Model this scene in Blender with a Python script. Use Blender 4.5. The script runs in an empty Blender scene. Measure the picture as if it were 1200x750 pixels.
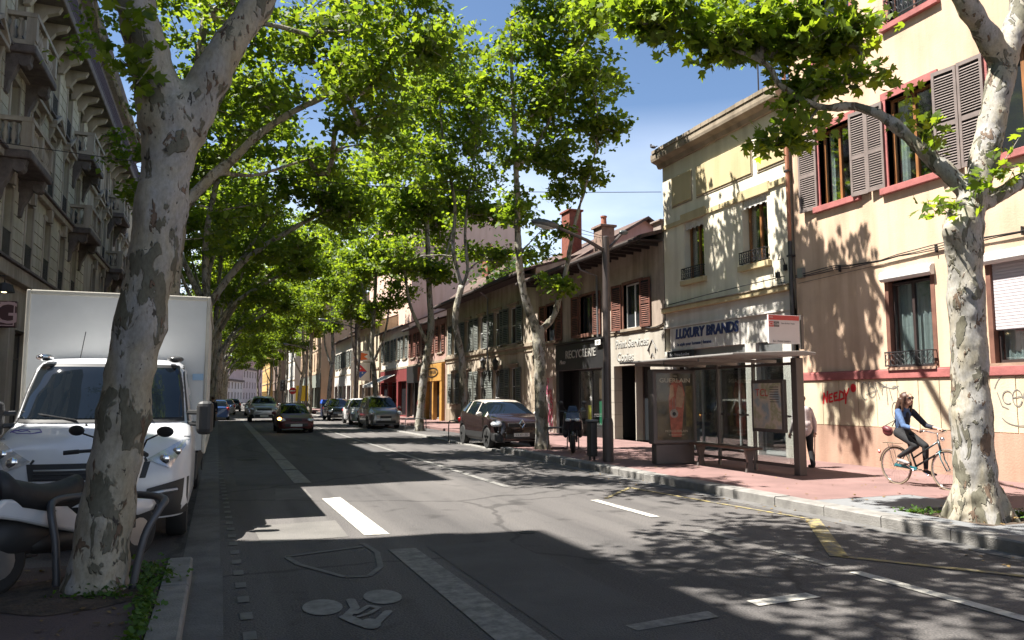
import bpy, bmesh, math, random
import numpy as np
from mathutils import Vector, Matrix, Euler, Quaternion
random.seed(7)
sc = bpy.context.scene
C = sc.collection
PI = math.pi
# ------------------------------------------------------------ camera
EYE = 1.67
cam_d = bpy.data.cameras.new('camera'); cam_d.lens = 27; cam_d.sensor_width = 36
cam_d.clip_start = .05; cam_d.clip_end = 3000
cam = bpy.data.objects.new('camera', cam_d); C.objects.link(cam)
TH = math.atan(90/900); PSI = math.atan(342/math.hypot(900, 90))
cam.location = (0, 0, EYE); cam.rotation_euler = (PI/2+TH, 0, -PSI)
sc.camera = cam
# ------------------------------------------------------------ light
SUN_EL = math.radians(61.3); SX, SY = -.971, .238
sun_dir = Vector((SX*math.cos(SUN_EL), SY*math.cos(SUN_EL), math.sin(SUN_EL)))
w = bpy.data.worlds.new('World'); sc.world = w; w.use_nodes = True
nt = w.node_tree; nt.nodes.clear()
def N(nt, t, **k):
    n = nt.nodes.new(t)
    for a, b in k.items():
        if a == 'inp':
            for i, v in b.items(): n.inputs[i].default_value = v
        else: setattr(n, a, b)
    return n
sky = N(nt, 'ShaderNodeTexSky', sky_type='NISHITA', sun_disc=False)
sky.sun_elevation = SUN_EL; sky.sun_rotation = math.atan2(SX, SY)
sky.altitude = 170; sky.air_density = 1.0; sky.dust_density = .4; sky.ozone_density = 3.5
bg = N(nt, 'ShaderNodeBackground'); bg.inputs[1].default_value = .052
wo = N(nt, 'ShaderNodeOutputWorld')
tc = N(nt, 'ShaderNodeTexCoord')
mp = N(nt, 'ShaderNodeMapping'); mp.inputs['Scale'].default_value = (1.6, 1.6, 5)
ns = N(nt, 'ShaderNodeTexNoise'); ns.inputs['Scale'].default_value = 1.7; ns.inputs['Detail'].default_value = 7; ns.inputs['Distortion'].default_value = .1
rp = N(nt, 'ShaderNodeValToRGB'); rp.color_ramp.elements[0].position = .2; rp.color_ramp.elements[1].position = .75
sep = N(nt, 'ShaderNodeSeparateXYZ')
mr = N(nt, 'ShaderNodeMapRange'); mr.inputs[1].default_value = .36; mr.inputs[2].default_value = .12
ml = N(nt, 'ShaderNodeMath', operation='MULTIPLY')
mx = N(nt, 'ShaderNodeMixRGB'); mx.inputs[2].default_value = (12, 12.6, 13.4, 1)
L = nt.links.new
L(tc.outputs['Generated'], mp.inputs[0]); L(mp.outputs[0], ns.inputs['Vector']); L(ns.outputs['Fac'], rp.inputs[0])
L(tc.outputs['Generated'], sep.inputs[0]); L(sep.outputs[2], mr.inputs[0])
L(rp.outputs[0], ml.inputs[0]); L(mr.outputs[0], ml.inputs[1]); L(ml.outputs[0], mx.inputs[0])
L(sky.outputs[0], mx.inputs[1]); L(mx.outputs[0], bg.inputs[0]); L(bg.outputs[0], wo.inputs[0])
sd = bpy.data.lights.new('sun', 'SUN'); sd.energy = 5.0; sd.angle = math.radians(.5); sd.color = (1, .955, .88)
so = bpy.data.objects.new('sun', sd); C.objects.link(so); so.rotation_euler = sun_dir.to_track_quat('Z', 'Y').to_euler()
so.location = (-30, 10, 60)
sc.view_settings.view_transform = 'Standard'; sc.view_settings.look = 'None'
sc.view_settings.exposure = 1.75; sc.view_settings.gamma = 1
sc.cycles.max_bounces = 6; sc.cycles.transparent_max_bounces = 12; sc.cycles.caustics_reflective = False; sc.cycles.caustics_refractive = False
# the place was surveyed from the photograph: a sight line meets the plane Y = y at this point
_s, _c = math.sin(PSI), math.cos(PSI)
_fw = Vector((_s*math.cos(TH), _c*math.cos(TH), math.sin(TH))); _rt = Vector((_c, -_s, 0)); _up = _rt.cross(_fw)
def at(px, py, y):
    d = _fw + _rt*((px-600)/900) - _up*((py-375)/900)
    t = y/d.y
    return Vector((d.x*t, y, EYE+d.z*t))
# ------------------------------------------------------------ materials
def srgb(h):
    h = h.lstrip('#'); v = [int(h[i:i+2], 16)/255 for i in (0, 2, 4)]
    return tuple((c/12.92 if c <= .04045 else ((c+.055)/1.055)**2.4) for c in v)
MATS = {}
def mat(name, col, rough=.7, metal=0, var=.12, scale=3, bump=0, bscale=None, col2=None, thr=None, spec=.5, emis=None, coat=0, detail=6, world=False, stretch=None):
    """principled with noise variation between col and col2 (default darker col)"""
    if name in MATS: return MATS[name]
    m = bpy.data.materials.new(name); m.use_nodes = True; nt = m.node_tree; L = nt.links.new
    p = nt.nodes['Principled BSDF']
    p.inputs['Roughness'].default_value = rough; p.inputs['Metallic'].default_value = metal
    p.inputs['Specular IOR Level'].default_value = spec; p.inputs['Coat Weight'].default_value = coat
    p.inputs['Coat Roughness'].default_value = .06
    c1 = tuple(col)+(1,)
    tc = N(nt, 'ShaderNodeTexCoord')
    vec = tc.outputs['Object']
    if world:
        g = N(nt, 'ShaderNodeNewGeometry'); vec = g.outputs['Position']
    if stretch:
        mpn = N(nt, 'ShaderNodeMapping'); mpn.inputs['Scale'].default_value = stretch; L(vec, mpn.inputs[0]); vec = mpn.outputs[0]
    if var or col2:
        n = N(nt, 'ShaderNodeTexNoise'); n.inputs['Scale'].default_value = scale; n.inputs['Detail'].default_value = detail; n.inputs['Roughness'].default_value = .62
        L(vec, n.inputs['Vector'])
        r = N(nt, 'ShaderNodeValToRGB'); a, b = thr or (.32, .68)
        r.color_ramp.elements[0].position = a; r.color_ramp.elements[1].position = b
        c2 = tuple(col2)+(1,) if col2 else tuple(c*(1-2*var) for c in col)+(1,)
        c0 = c1 if col2 else tuple(min(1, c*(1+var*.6)) for c in col)+(1,)
        r.color_ramp.elements[0].color = c2; r.color_ramp.elements[1].color = c0
        L(n.outputs['Fac'], r.inputs[0]); L(r.outputs[0], p.inputs['Base Color'])
    else: p.inputs['Base Color'].default_value = c1
    if bump:
        n2 = N(nt, 'ShaderNodeTexNoise'); n2.inputs['Scale'].default_value = bscale or scale*8; n2.inputs['Detail'].default_value = 5
        L(vec, n2.inputs['Vector'])
        b = N(nt, 'ShaderNodeBump'); b.inputs['Strength'].default_value = bump; b.inputs['Distance'].default_value = .02
        L(n2.outputs['Fac'], b.inputs['Height']); L(b.outputs[0], p.inputs['Normal'])
    if emis: p.inputs['Emission Color'].default_value = tuple(emis[0])+(1,); p.inputs['Emission Strength'].default_value = emis[1]
    MATS[name] = m; return m
def wall_mat(name, col, stain=.25, rough=.9, bump=.25):
    """rendered masonry: fine grain, broad blotches and rain streaks"""
    if name in MATS: return MATS[name]
    m = bpy.data.materials.new(name); m.use_nodes = True; nt = m.node_tree; L = nt.links.new
    p = nt.nodes['Principled BSDF']; p.inputs['Roughness'].default_value = rough; p.inputs['Specular IOR Level'].default_value = .25
    g = N(nt, 'ShaderNodeNewGeometry')
    n1 = N(nt, 'ShaderNodeTexNoise'); n1.inputs['Scale'].default_value = .7; n1.inputs['Detail'].default_value = 9; n1.inputs['Roughness'].default_value = .65
    mpn = N(nt, 'ShaderNodeMapping'); mpn.inputs['Scale'].default_value = (2.2, 2.2, .22)
    n2 = N(nt, 'ShaderNodeTexNoise'); n2.inputs['Scale'].default_value = 1.3; n2.inputs['Detail'].default_value = 7
    L(g.outputs['Position'], n1.inputs['Vector']); L(g.outputs['Position'], mpn.inputs[0]); L(mpn.outputs[0], n2.inputs['Vector'])
    r1 = N(nt, 'ShaderNodeValToRGB'); r1.color_ramp.elements[0].position = .3; r1.color_ramp.elements[1].position = .62
    r1.color_ramp.elements[0].color = tuple(c*(1-stain) for c in col)+(1,); r1.color_ramp.elements[1].color = tuple(col)+(1,)
    r2 = N(nt, 'ShaderNodeValToRGB'); r2.color_ramp.elements[0].position = .36; r2.color_ramp.elements[1].position = .56
    k = 1-stain*.8
    r2.color_ramp.elements[0].color = (k*.98, k*.96, k*.93, 1); r2.color_ramp.elements[1].color = (1, 1, 1, 1)
    mu = N(nt, 'ShaderNodeMixRGB', blend_type='MULTIPLY'); mu.inputs[0].default_value = 1
    L(n1.outputs['Fac'], r1.inputs[0]); L(n2.outputs['Fac'], r2.inputs[0]); L(r1.outputs[0], mu.inputs[1]); L(r2.outputs[0], mu.inputs[2])
    L(mu.outputs[0], p.inputs['Base Color'])
    n3 = N(nt, 'ShaderNodeTexNoise'); n3.inputs['Scale'].default_value = 28; n3.inputs['Detail'].default_value = 6
    L(g.outputs['Position'], n3.inputs['Vector'])
    b = N(nt, 'ShaderNodeBump'); b.inputs['Strength'].default_value = bump; b.inputs['Distance'].default_value = .02
    L(n3.outputs['Fac'], b.inputs['Height']); L(b.outputs[0], p.inputs['Normal'])
    MATS[name] = m; return m
def glass_mat(name, tint=(.9, .95, .95), refl=.14, top=.75):
    """thin clear pane: mostly transmits, mirrors more at grazing angles"""
    if name in MATS: return MATS[name]
    m = bpy.data.materials.new(name); m.use_nodes = True; nt = m.node_tree; nt.nodes.clear(); L = nt.links.new
    o = N(nt, 'ShaderNodeOutputMaterial'); t = N(nt, 'ShaderNodeBsdfTransparent'); gl = N(nt, 'ShaderNodeBsdfGlossy')
    t.inputs[0].default_value = tuple(tint)+(1,); gl.inputs['Roughness'].default_value = .03
    lw = N(nt, 'ShaderNodeLayerWeight'); lw.inputs[0].default_value = .35
    mrn = N(nt, 'ShaderNodeMapRange'); mrn.inputs[3].default_value = refl; mrn.inputs[4].default_value = top
    mxs = N(nt, 'ShaderNodeMixShader'); L(lw.outputs['Facing'], mrn.inputs[0]); L(mrn.outputs[0], mxs.inputs[0]); L(t.outputs[0], mxs.inputs[1]); L(gl.outputs[0], mxs.inputs[2]); L(mxs.outputs[0], o.inputs[0])
    MATS[name] = m; return m
def leaf_mat(name, c1, c2, trans=.5):
    m = bpy.data.materials.new(name); m.use_nodes = True; nt = m.node_tree; nt.nodes.clear(); L = nt.links.new
    o = N(nt, 'ShaderNodeOutputMaterial')
    at_ = N(nt, 'ShaderNodeAttribute', attribute_name='tone')
    r = N(nt, 'ShaderNodeValToRGB'); r.color_ramp.elements[0].color = tuple(c1)+(1,); r.color_ramp.elements[1].color = tuple(c2)+(1,)
    L(at_.outputs['Fac'], r.inputs[0])
    d = N(nt, 'ShaderNodeBsdfPrincipled'); d.inputs['Roughness'].default_value = .55; d.inputs['Specular IOR Level'].default_value = .3
    t = N(nt, 'ShaderNodeBsdfTranslucent')
    hs = N(nt, 'ShaderNodeMixRGB', blend_type='MULTIPLY'); hs.inputs[0].default_value = 1; hs.inputs[2].default_value = (2.5, 2.2, .62, 1)
    L(r.outputs[0], d.inputs['Base Color']); L(r.outputs[0], hs.inputs[1]); L(hs.outputs[0], t.inputs[0])
    mxs = N(nt, 'ShaderNodeMixShader'); mxs.inputs[0].default_value = trans
    L(d.outputs[0], mxs.inputs[1]); L(t.outputs[0], mxs.inputs[2]); L(mxs.outputs[0], o.inputs[0])
    return m
def bark_mat():
    """plane tree bark: cream and grey plates with olive and brown flakes"""
    m = bpy.data.materials.new('plane_bark'); m.use_nodes = True; nt = m.node_tree; L = nt.links.new
    p = nt.nodes['Principled BSDF']; p.inputs['Roughness'].default_value = .82; p.inputs['Specular IOR Level'].default_value = .25
    tc = N(nt, 'ShaderNodeNewGeometry')
    mpn = N(nt, 'ShaderNodeMapping'); mpn.inputs['Scale'].default_value = (1, 1, .5); L(tc.outputs['Position'], mpn.inputs[0])
    dn = N(nt, 'ShaderNodeTexNoise'); dn.inputs['Scale'].default_value = 9; dn.inputs['Detail'].default_value = 4; L(mpn.outputs[0], dn.inputs['Vector'])
    def layer(scale, a, b, off):
        n = N(nt, 'ShaderNodeTexNoise'); n.inputs['Scale'].default_value = scale; n.inputs['Detail'].default_value = 3.5; n.inputs['Roughness'].default_value = .6; n.inputs['Distortion'].default_value = .5
        mm = N(nt, 'ShaderNodeMapping'); mm.inputs['Location'].default_value = (off, off*2, off*3); L(mpn.outputs[0], mm.inputs[0]); L(mm.outputs[0], n.inputs['Vector'])
        r = N(nt, 'ShaderNodeValToRGB'); r.color_ramp.elements[0].position = a; r.color_ramp.elements[1].position = b; L(n.outputs['Fac'], r.inputs[0]); return r.outputs[0], n.outputs['Fac']
    base = N(nt, 'ShaderNodeMixRGB'); base.inputs[1].default_value = (.35, .315, .24, 1); base.inputs[2].default_value = (.31, .30, .285, 1)
    f0, _ = layer(3.0, .4, .6, 0); L(f0, base.inputs[0])
    a = N(nt, 'ShaderNodeMixRGB'); a.inputs[2].default_value = (.14, .132, .10, 1); f1, h1 = layer(5.2, .545, .57, 7); L(f1, a.inputs[0]); L(base.outputs[0], a.inputs[1])
    b = N(nt, 'ShaderNodeMixRGB'); b.inputs[2].default_value = (.15, .105, .075, 1); f2, h2 = layer(7.5, .61, .635, 17); L(f2, b.inputs[0]); L(a.outputs[0], b.inputs[1])
    c = N(nt, 'ShaderNodeMixRGB'); c.inputs[2].default_value = (.05, .045, .04, 1); f3, h3 = layer(15, .655, .68, 27); L(f3, c.inputs[0]); L(b.outputs[0], c.inputs[1])
    fn = N(nt, 'ShaderNodeTexNoise'); fn.inputs['Scale'].default_value = 38; fn.inputs['Detail'].default_value = 6; fn.inputs['Roughness'].default_value = .7; L(mpn.outputs[0], fn.inputs['Vector'])
    fr = N(nt, 'ShaderNodeValToRGB'); fr.color_ramp.elements[0].position = .33; fr.color_ramp.elements[1].position = .6; fr.color_ramp.elements[0].color = (.74, .72, .69, 1); fr.color_ramp.elements[1].color = (1.05, 1.05, 1.05, 1); L(fn.outputs['Fac'], fr.inputs[0])
    fm = N(nt, 'ShaderNodeMixRGB', blend_type='MULTIPLY'); fm.inputs[0].default_value = 1; L(c.outputs[0], fm.inputs[1]); L(fr.outputs[0], fm.inputs[2])
    sn = N(nt, 'ShaderNodeTexNoise'); sn.inputs['Scale'].default_value = 2.6; sn.inputs['Detail'].default_value = 5; sm = N(nt, 'ShaderNodeMapping'); sm.inputs['Scale'].default_value = (2.5, 2.5, .3); L(tc.outputs['Position'], sm.inputs[0]); L(sm.outputs[0], sn.inputs['Vector'])
    sr = N(nt, 'ShaderNodeValToRGB'); sr.color_ramp.elements[0].position = .35; sr.color_ramp.elements[1].position = .6; sr.color_ramp.elements[0].color = (.78, .77, .73, 1); L(sn.outputs['Fac'], sr.inputs[0])
    f2m = N(nt, 'ShaderNodeMixRGB', blend_type='MULTIPLY'); f2m.inputs[0].default_value = 1; L(fm.outputs[0], f2m.inputs[1]); L(sr.outputs[0], f2m.inputs[2])
    L(f2m.outputs[0], p.inputs['Base Color'])
    ad = N(nt, 'ShaderNodeMath', operation='ADD'); L(f1, ad.inputs[0]); L(f2, ad.inputs[1])
    ad2 = N(nt, 'ShaderNodeMath', operation='MULTIPLY_ADD'); ad2.inputs[1].default_value = .7; L(dn.outputs['Fac'], ad2.inputs[0]); L(ad.outputs[0], ad2.inputs[2])
    bu = N(nt, 'ShaderNodeBump'); bu.inputs['Strength'].default_value = .9; bu.inputs['Distance'].default_value = .015; L(ad2.outputs[0], bu.inputs['Height']); L(bu.outputs[0], p.inputs['Normal'])
    return m
BARK = bark_mat()
LEAF = leaf_mat('plane_leaf', (.052, .102, .02), (.15, .212, .032), .56)
LEAFD = leaf_mat('dark_leaf', (.02, .045, .012), (.05, .09, .02), .3)
# ------------------------------------------------------------ object helpers
def tag(o, label=None, cat=None, group=None, kind=None):
    for k, v in (('label', label), ('category', cat), ('group', group), ('kind', kind)):
        if v: o[k] = v
    return o
def thing(name, label, cat, loc=(0, 0, 0), rotz=0, group=None):
    o = bpy.data.objects.new(name, None); C.objects.link(o); o.empty_display_size = .2
    o.location = loc; o.rotation_euler = (0, 0, rotz); return tag(o, label, cat, group)
def wm(o):
    return (wm(o.parent) if o.parent else Matrix()) @ o.matrix_basis
class MB:
    def __init__(s): s.v = []; s.f = []; s.m = []
    def add(s, vs, fs, mi=0):
        b = len(s.v); s.v += [tuple(x) for x in vs]; s.f += [tuple(b+i for i in f) for f in fs]; s.m += [mi]*len(fs); return s
    def box(s, x0, x1, y0, y1, z0, z1, mi=0, M=None):
        vs = [Vector((x, y, z)) for x in (x0, x1) for y in (y0, y1) for z in (z0, z1)]
        if M: vs = [M @ v for v in vs]
        return s.add(vs, [(0, 1, 3, 2), (4, 6, 7, 5), (0, 4, 5, 1), (2, 3, 7, 6), (0, 2, 6, 4), (1, 5, 7, 3)], mi)
    def tube(s, path, r, n=8, mi=0, caps=True, jit=0, rng=None):
        P = [Vector(p) for p in path]; k = len(P)
        R = r if hasattr(r, '__len__') else [r]*k
        a = None; vs = []
        for i in range(k):
            t = (P[min(i+1, k-1)]-P[max(i-1, 0)])
            t = t.normalized() if t.length > 1e-9 else Vector((0, 0, 1))
            if a is None:
                a = t.orthogonal().normalized()
            a = (a-t*a.dot(t)); a = a.normalized() if a.length > 1e-6 else t.orthogonal().normalized()
            b = t.cross(a)
            for j in range(n):
                q = 2*PI*j/n; rr = R[i]*(1+(rng.uniform(-jit, jit) if jit else 0))
                vs.append(P[i]+(a*math.cos(q)+b*math.sin(q))*rr)
        fs = [(i*n+j, i*n+(j+1) % n, (i+1)*n+(j+1) % n, (i+1)*n+j) for i in range(k-1) for j in range(n)]
        if caps: fs += [tuple(range(n))[::-1], tuple((k-1)*n+j for j in range(n))]
        return s.add(vs, fs, mi)
    def ell(s, c, r, nu=12, nv=8, mi=0, M=None):
        c = Vector(c); vs = []; 
        for i in range(1, nv):
            th = PI*i/nv
            for j in range(nu):
                ph = 2*PI*j/nu; v = Vector((r[0]*math.sin(th)*math.cos(ph), r[1]*math.sin(th)*math.sin(ph), r[2]*math.cos(th)))
                vs.append(v)
        vs += [Vector((0, 0, r[2])), Vector((0, 0, -r[2]))]
        if M: vs = [M.to_3x3() @ v for v in vs]
        vs = [v+c for v in vs]; T = len(vs)-2
        fs = [((i*nu+j), (i+1)*nu+j, (i+1)*nu+(j+1) % nu, i*nu+(j+1) % nu) for i in range(nv-2) for j in range(nu)]
        fs += [(T, j, (j+1) % nu) for j in range(nu)] + [(T+1, (nv-2)*nu+(j+1) % nu, (nv-2)*nu+j) for j in range(nu)]
        return s.add(vs, fs, mi)
    def prism(s, poly, fn, a, b, mi=0):
        """poly 2-D list; fn(p, q, t) -> point; extruded from t=a to t=b"""
        n = len(poly); vs = [fn(p, q, a) for p, q in poly]+[fn(p, q, b) for p, q in poly]
        fs = [tuple(range(n)), tuple(range(2*n-1, n-1, -1))]+[(i, (i+1) % n, n+(i+1) % n, n+i) for i in range(n)]
        return s.add(vs, fs, mi)
    def lathe(s, prof, c, n=12, mi=0, axis='z', M=None):
        vs = []
        for r_, h in prof:
            for j in range(n):
                q = 2*PI*j/n; x, y = r_*math.cos(q), r_*math.sin(q)
                v = Vector((x, y, h)) if axis == 'z' else (Vector((h, x, y)) if axis == 'x' else Vector((x, h, y)))
                if M: v = M @ v
                vs.append(v+Vector(c))
        k = len(prof)
        fs = [(i*n+j, i*n+(j+1) % n, (i+1)*n+(j+1) % n, (i+1)*n+j) for i in range(k-1) for j in range(n)]
        fs += [tuple(range(n))[::-1], tuple((k-1)*n+j for j in range(n))]
        return s.add(vs, fs, mi)
    def mesh(s, name, mats, M=None, smooth=False):
        me = bpy.data.meshes.new(name)
        vs = [M @ Vector(v) for v in s.v] if M else s.v
        me.from_pydata([tuple(v) for v in vs], [], s.f)
        for m in (mats if isinstance(mats, (list, tuple)) else [mats]): me.materials.append(m)
        if any(s.m): me.polygons.foreach_set('material_index', s.m)
        bm = bmesh.new(); bm.from_mesh(me); bmesh.ops.recalc_face_normals(bm, faces=bm.faces); bm.to_mesh(me); bm.free()
        if smooth: me.polygons.foreach_set('use_smooth', [True]*len(me.polygons))
        me.update(); return me
    def build(s, name, mats, parent=None, smooth=False, bevel=0, label=None, kind=None, origin=None, auto=None, segs=2):
        if parent is not None:
            o = bpy.data.objects.new(name, s.mesh(name, mats, wm(parent).inverted(), smooth)); o.parent = parent
        else:
            if origin is None:
                A = np.array([tuple(v) for v in s.v]); origin = ((A[:, 0].min()+A[:, 0].max())/2, (A[:, 1].min()+A[:, 1].max())/2, A[:, 2].min())
            o = bpy.data.objects.new(name, s.mesh(name, mats, Matrix.Translation(-Vector(origin)), smooth)); o.location = origin
        C.objects.link(o)
        if bevel:
            b = o.modifiers.new('bevel', 'BEVEL'); b.width = bevel; b.segments = segs; b.limit_method = 'ANGLE'; b.angle_limit = math.radians(40)
        if auto: 
            o.data.set_sharp_from_angle(angle=math.radians(auto))
        if label: o['label'] = label
        if kind: o['kind'] = kind
        return o
def share(name, me, parent, M):
    """another object on the same mesh data; M is its world matrix (mesh local coords)"""
    o = bpy.data.objects.new(name, me); C.objects.link(o); o.parent = parent
    o.matrix_basis = (wm(parent).inverted() @ M) if parent else M
    return o
UNIT = {}
def unit_box(m):
    if m.name not in UNIT: UNIT[m.name] = MB().box(-.5, .5, -.5, .5, -.5, .5).mesh('unit_block_'+m.name, m)
    return UNIT[m.name]
def brick(name, parent, x0, x1, y0, y1, z0, z1, m):
    return share(name, unit_box(m), parent, Matrix.Translation(((x0+x1)/2, (y0+y1)/2, (z0+z1)/2)) @ Matrix.Diagonal((abs(x1-x0), abs(y1-y0), abs(z1-z0), 1)))
def copy_tree(o, parent=None):
    c = o.copy(); C.objects.link(c)
    if parent is not None: c.parent = parent
    for ch in list(o.children): copy_tree(ch, c)
    return c
def text_part(name, s, size, M, m, parent=None, depth=.004, align='CENTER', shear=0, bold=0, sx=1):
    cu = bpy.data.curves.new(name, 'FONT'); cu.body = s; cu.size = size; cu.extrude = depth; cu.align_x = align; cu.align_y = 'CENTER'; cu.shear = shear; cu.offset = bold; cu.resolution_u = 3
    t = bpy.data.objects.new(name, cu); C.objects.link(t)
    bpy.context.view_layer.update()
    dg = bpy.context.evaluated_depsgraph_get(); me = bpy.data.meshes.new_from_object(t.evaluated_get(dg))
    bpy.data.objects.remove(t); bpy.data.curves.remove(cu)
    me.materials.clear(); me.materials.append(m)
    o = bpy.data.objects.new(name, me); C.objects.link(o)
    if parent: o.parent = parent
    M = M @ Matrix.Diagonal((sx, 1, 1, 1))
    o.matrix_basis = (wm(parent).inverted() @ M) if parent else M
    return o
def basis(o, x, y, z):
    return Matrix(((x[0], y[0], z[0], o[0]), (x[1], y[1], z[1], o[1]), (x[2], y[2], z[2], o[2]), (0, 0, 0, 1)))
def mixmesh(me, off): return me
# ------------------------------------------------------------ ground, road, pavements
def asphalt():
    m = bpy.data.materials.new('asphalt'); m.use_nodes = True; nt = m.node_tree; L = nt.links.new
    p = nt.nodes['Principled BSDF']; p.inputs['Roughness'].default_value = .8; p.inputs['Specular IOR Level'].default_value = .3
    g = N(nt, 'ShaderNodeNewGeometry')
    n1 = N(nt, 'ShaderNodeTexNoise'); n1.inputs['Scale'].default_value = .35; n1.inputs['Detail'].default_value = 5
    mp1 = N(nt, 'ShaderNodeMapping'); mp1.inputs['Scale'].default_value = (1.6, .25, 1)
    L(g.outputs['Position'], mp1.inputs[0]); L(mp1.outputs[0], n1.inputs['Vector'])
    r1 = N(nt, 'ShaderNodeValToRGB'); r1.color_ramp.elements[0].position = .38; r1.color_ramp.elements[1].position = .62
    r1.color_ramp.elements[0].color = (.076, .072, .071, 1); r1.color_ramp.elements[1].color = (.122, .114, .109, 1)
    n2 = N(nt, 'ShaderNodeTexNoise'); n2.inputs['Scale'].default_value = 60; n2.inputs['Detail'].default_value = 3
    L(g.outputs['Position'], n2.inputs['Vector'])
    r2 = N(nt, 'ShaderNodeValToRGB'); r2.color_ramp.elements[0].position = .35; r2.color_ramp.elements[1].position = .65
    r2.color_ramp.elements[0].color = (.62, .62, .63, 1); r2.color_ramp.elements[1].color = (1.3, 1.28, 1.25, 1)
    mu = N(nt, 'ShaderNodeMixRGB', blend_type='MULTIPLY'); mu.inputs[0].default_value = 1
    L(n1.outputs['Fac'], r1.inputs[0]); L(n2.outputs['Fac'], r2.inputs[0]); L(r1.outputs[0], mu.inputs[1]); L(r2.outputs[0], mu.inputs[2])
    # sealed cracks
    v = N(nt, 'ShaderNodeTexVoronoi', feature='DISTANCE_TO_EDGE'); v.inputs['Scale'].default_value = .33
    dn = N(nt, 'ShaderNodeTexNoise'); dn.inputs['Scale'].default_value = 1.5; dn.inputs['Detail'].default_value = 5
    L(g.outputs['Position'], dn.inputs['Vector'])
    vm = N(nt, 'ShaderNodeMixRGB'); vm.inputs[0].default_value = .35; L(g.outputs['Position'], vm.inputs[1]); L(dn.outputs['Color'], vm.inputs[2]); L(vm.outputs[0], v.inputs['Vector'])
    r3 = N(nt, 'ShaderNodeValToRGB'); r3.color_ramp.elements[0].position = .004; r3.color_ramp.elements[1].position = .01
    r3.color_ramp.elements[0].color = (.6, .6, .6, 1); r3.color_ramp.elements[1].color = (1, 1, 1, 1)
    L(v.outputs['Distance'], r3.inputs[0])
    n4 = N(nt, 'ShaderNodeTexNoise'); n4.inputs['Scale'].default_value = 1.0; n4.inputs['Detail'].default_value = 6; mp4 = N(nt, 'ShaderNodeMapping'); mp4.inputs['Scale'].default_value = (2.6, .12, 1); L(g.outputs['Position'], mp4.inputs[0]); L(mp4.outputs[0], n4.inputs['Vector'])
    r4 = N(nt, 'ShaderNodeValToRGB'); r4.color_ramp.elements[0].position = .36; r4.color_ramp.elements[1].position = .56; r4.color_ramp.elements[0].color = (.76, .76, .77, 1); L(n4.outputs['Fac'], r4.inputs[0])
    n5 = N(nt, 'ShaderNodeTexNoise'); n5.inputs['Scale'].default_value = 2.3; n5.inputs['Detail'].default_value = 7; L(g.outputs['Position'], n5.inputs['Vector'])
    r5_ = N(nt, 'ShaderNodeValToRGB'); r5_.color_ramp.elements[0].position = .27; r5_.color_ramp.elements[1].position = .40; r5_.color_ramp.elements[0].color = (.6, .6, .6, 1); L(n5.outputs['Fac'], r5_.inputs[0])
    m4 = N(nt, 'ShaderNodeMixRGB', blend_type='MULTIPLY'); m4.inputs[0].default_value = 1; L(r4.outputs[0], m4.inputs[1]); L(r5_.outputs[0], m4.inputs[2])
    m5 = N(nt, 'ShaderNodeMixRGB', blend_type='MULTIPLY'); m5.inputs[0].default_value = 1; L(mu.outputs[0], m5.inputs[1]); L(m4.outputs[0], m5.inputs[2]); mu = m5
    m2 = N(nt, 'ShaderNodeMixRGB', blend_type='MULTIPLY'); m2.inputs[0].default_value = 1; L(mu.outputs[0], m2.inputs[1]); L(r3.outputs[0], m2.inputs[2])
    L(m2.outputs[0], p.inputs['Base Color'])
    b = N(nt, 'ShaderNodeBump'); b.inputs['Strength'].default_value = .8; b.inputs['Distance'].default_value = .012
    L(n2.outputs['Fac'], b.inputs['Height']); L(b.outputs[0], p.inputs['Normal'])
    return m
M_asph = asphalt()
M_patch = mat('asphalt_patch', (.078, .075, .074), .85, var=.15, scale=1.2, bump=.6, bscale=70, world=True)
M_patch2 = mat('asphalt_patch_worn', (.13, .122, .112), .85, var=.15, scale=1.2, bump=.6, bscale=70, world=True)
M_ground = mat('ground', (.12, .11, .1), .95, var=.2, scale=.3, world=True)
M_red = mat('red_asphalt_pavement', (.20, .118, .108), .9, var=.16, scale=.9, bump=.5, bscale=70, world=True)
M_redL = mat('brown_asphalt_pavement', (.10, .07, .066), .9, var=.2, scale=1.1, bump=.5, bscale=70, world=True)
M_granite = mat('granite', (.215, .205, .19), .85, var=.16, scale=5, bump=.5, bscale=60, world=True)
M_slab = mat('grey_paving', (.17, .175, .18), .85, var=.12, scale=2, bump=.3, bscale=60, world=True)
M_gutter = mat('gutter_concrete', (.13, .125, .12), .9, var=.2, scale=2, bump=.5, bscale=50, world=True)
M_soil = mat('soil', (.085, .06, .042), 1, var=.3, scale=8, bump=1, bscale=30, world=True)
def paint(name, col, lo=.40, hi=.56):
    m = bpy.data.materials.new(name); m.use_nodes = True; nt = m.node_tree; L = nt.links.new
    p = nt.nodes['Principled BSDF']; p.inputs['Roughness'].default_value = .7
    g = N(nt, 'ShaderNodeNewGeometry'); n = N(nt, 'ShaderNodeTexNoise'); n.inputs['Scale'].default_value = 7; n.inputs['Detail'].default_value = 8; n.inputs['Roughness'].default_value = .75
    L(g.outputs['Position'], n.inputs['Vector']); r = N(nt, 'ShaderNodeValToRGB')
    r.color_ramp.elements[0].position = lo-.1; r.color_ramp.elements[1].position = hi-.1
    r.color_ramp.elements[0].color = (.10, .097, .092, 1); r.color_ramp.elements[1].color = tuple(col)+(1,)
    L(n.outputs['Fac'], r.inputs[0]); L(r.outputs[0], p.inputs['Base Color']); return m
M_white = paint('white_road_paint', (.46, .44, .39), .42, .62); M_faded = paint('faded_road_paint', (.25, .24, .22), .5, .75)
M_yel = paint('yellow_road_paint', (.36, .28, .09), .5, .74); M_dots = paint('worn_dots_paint', (.17, .165, .155), .5, .8); M_sym = paint('worn_symbol_paint', (.21, .205, .195), .42, .7)

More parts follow.
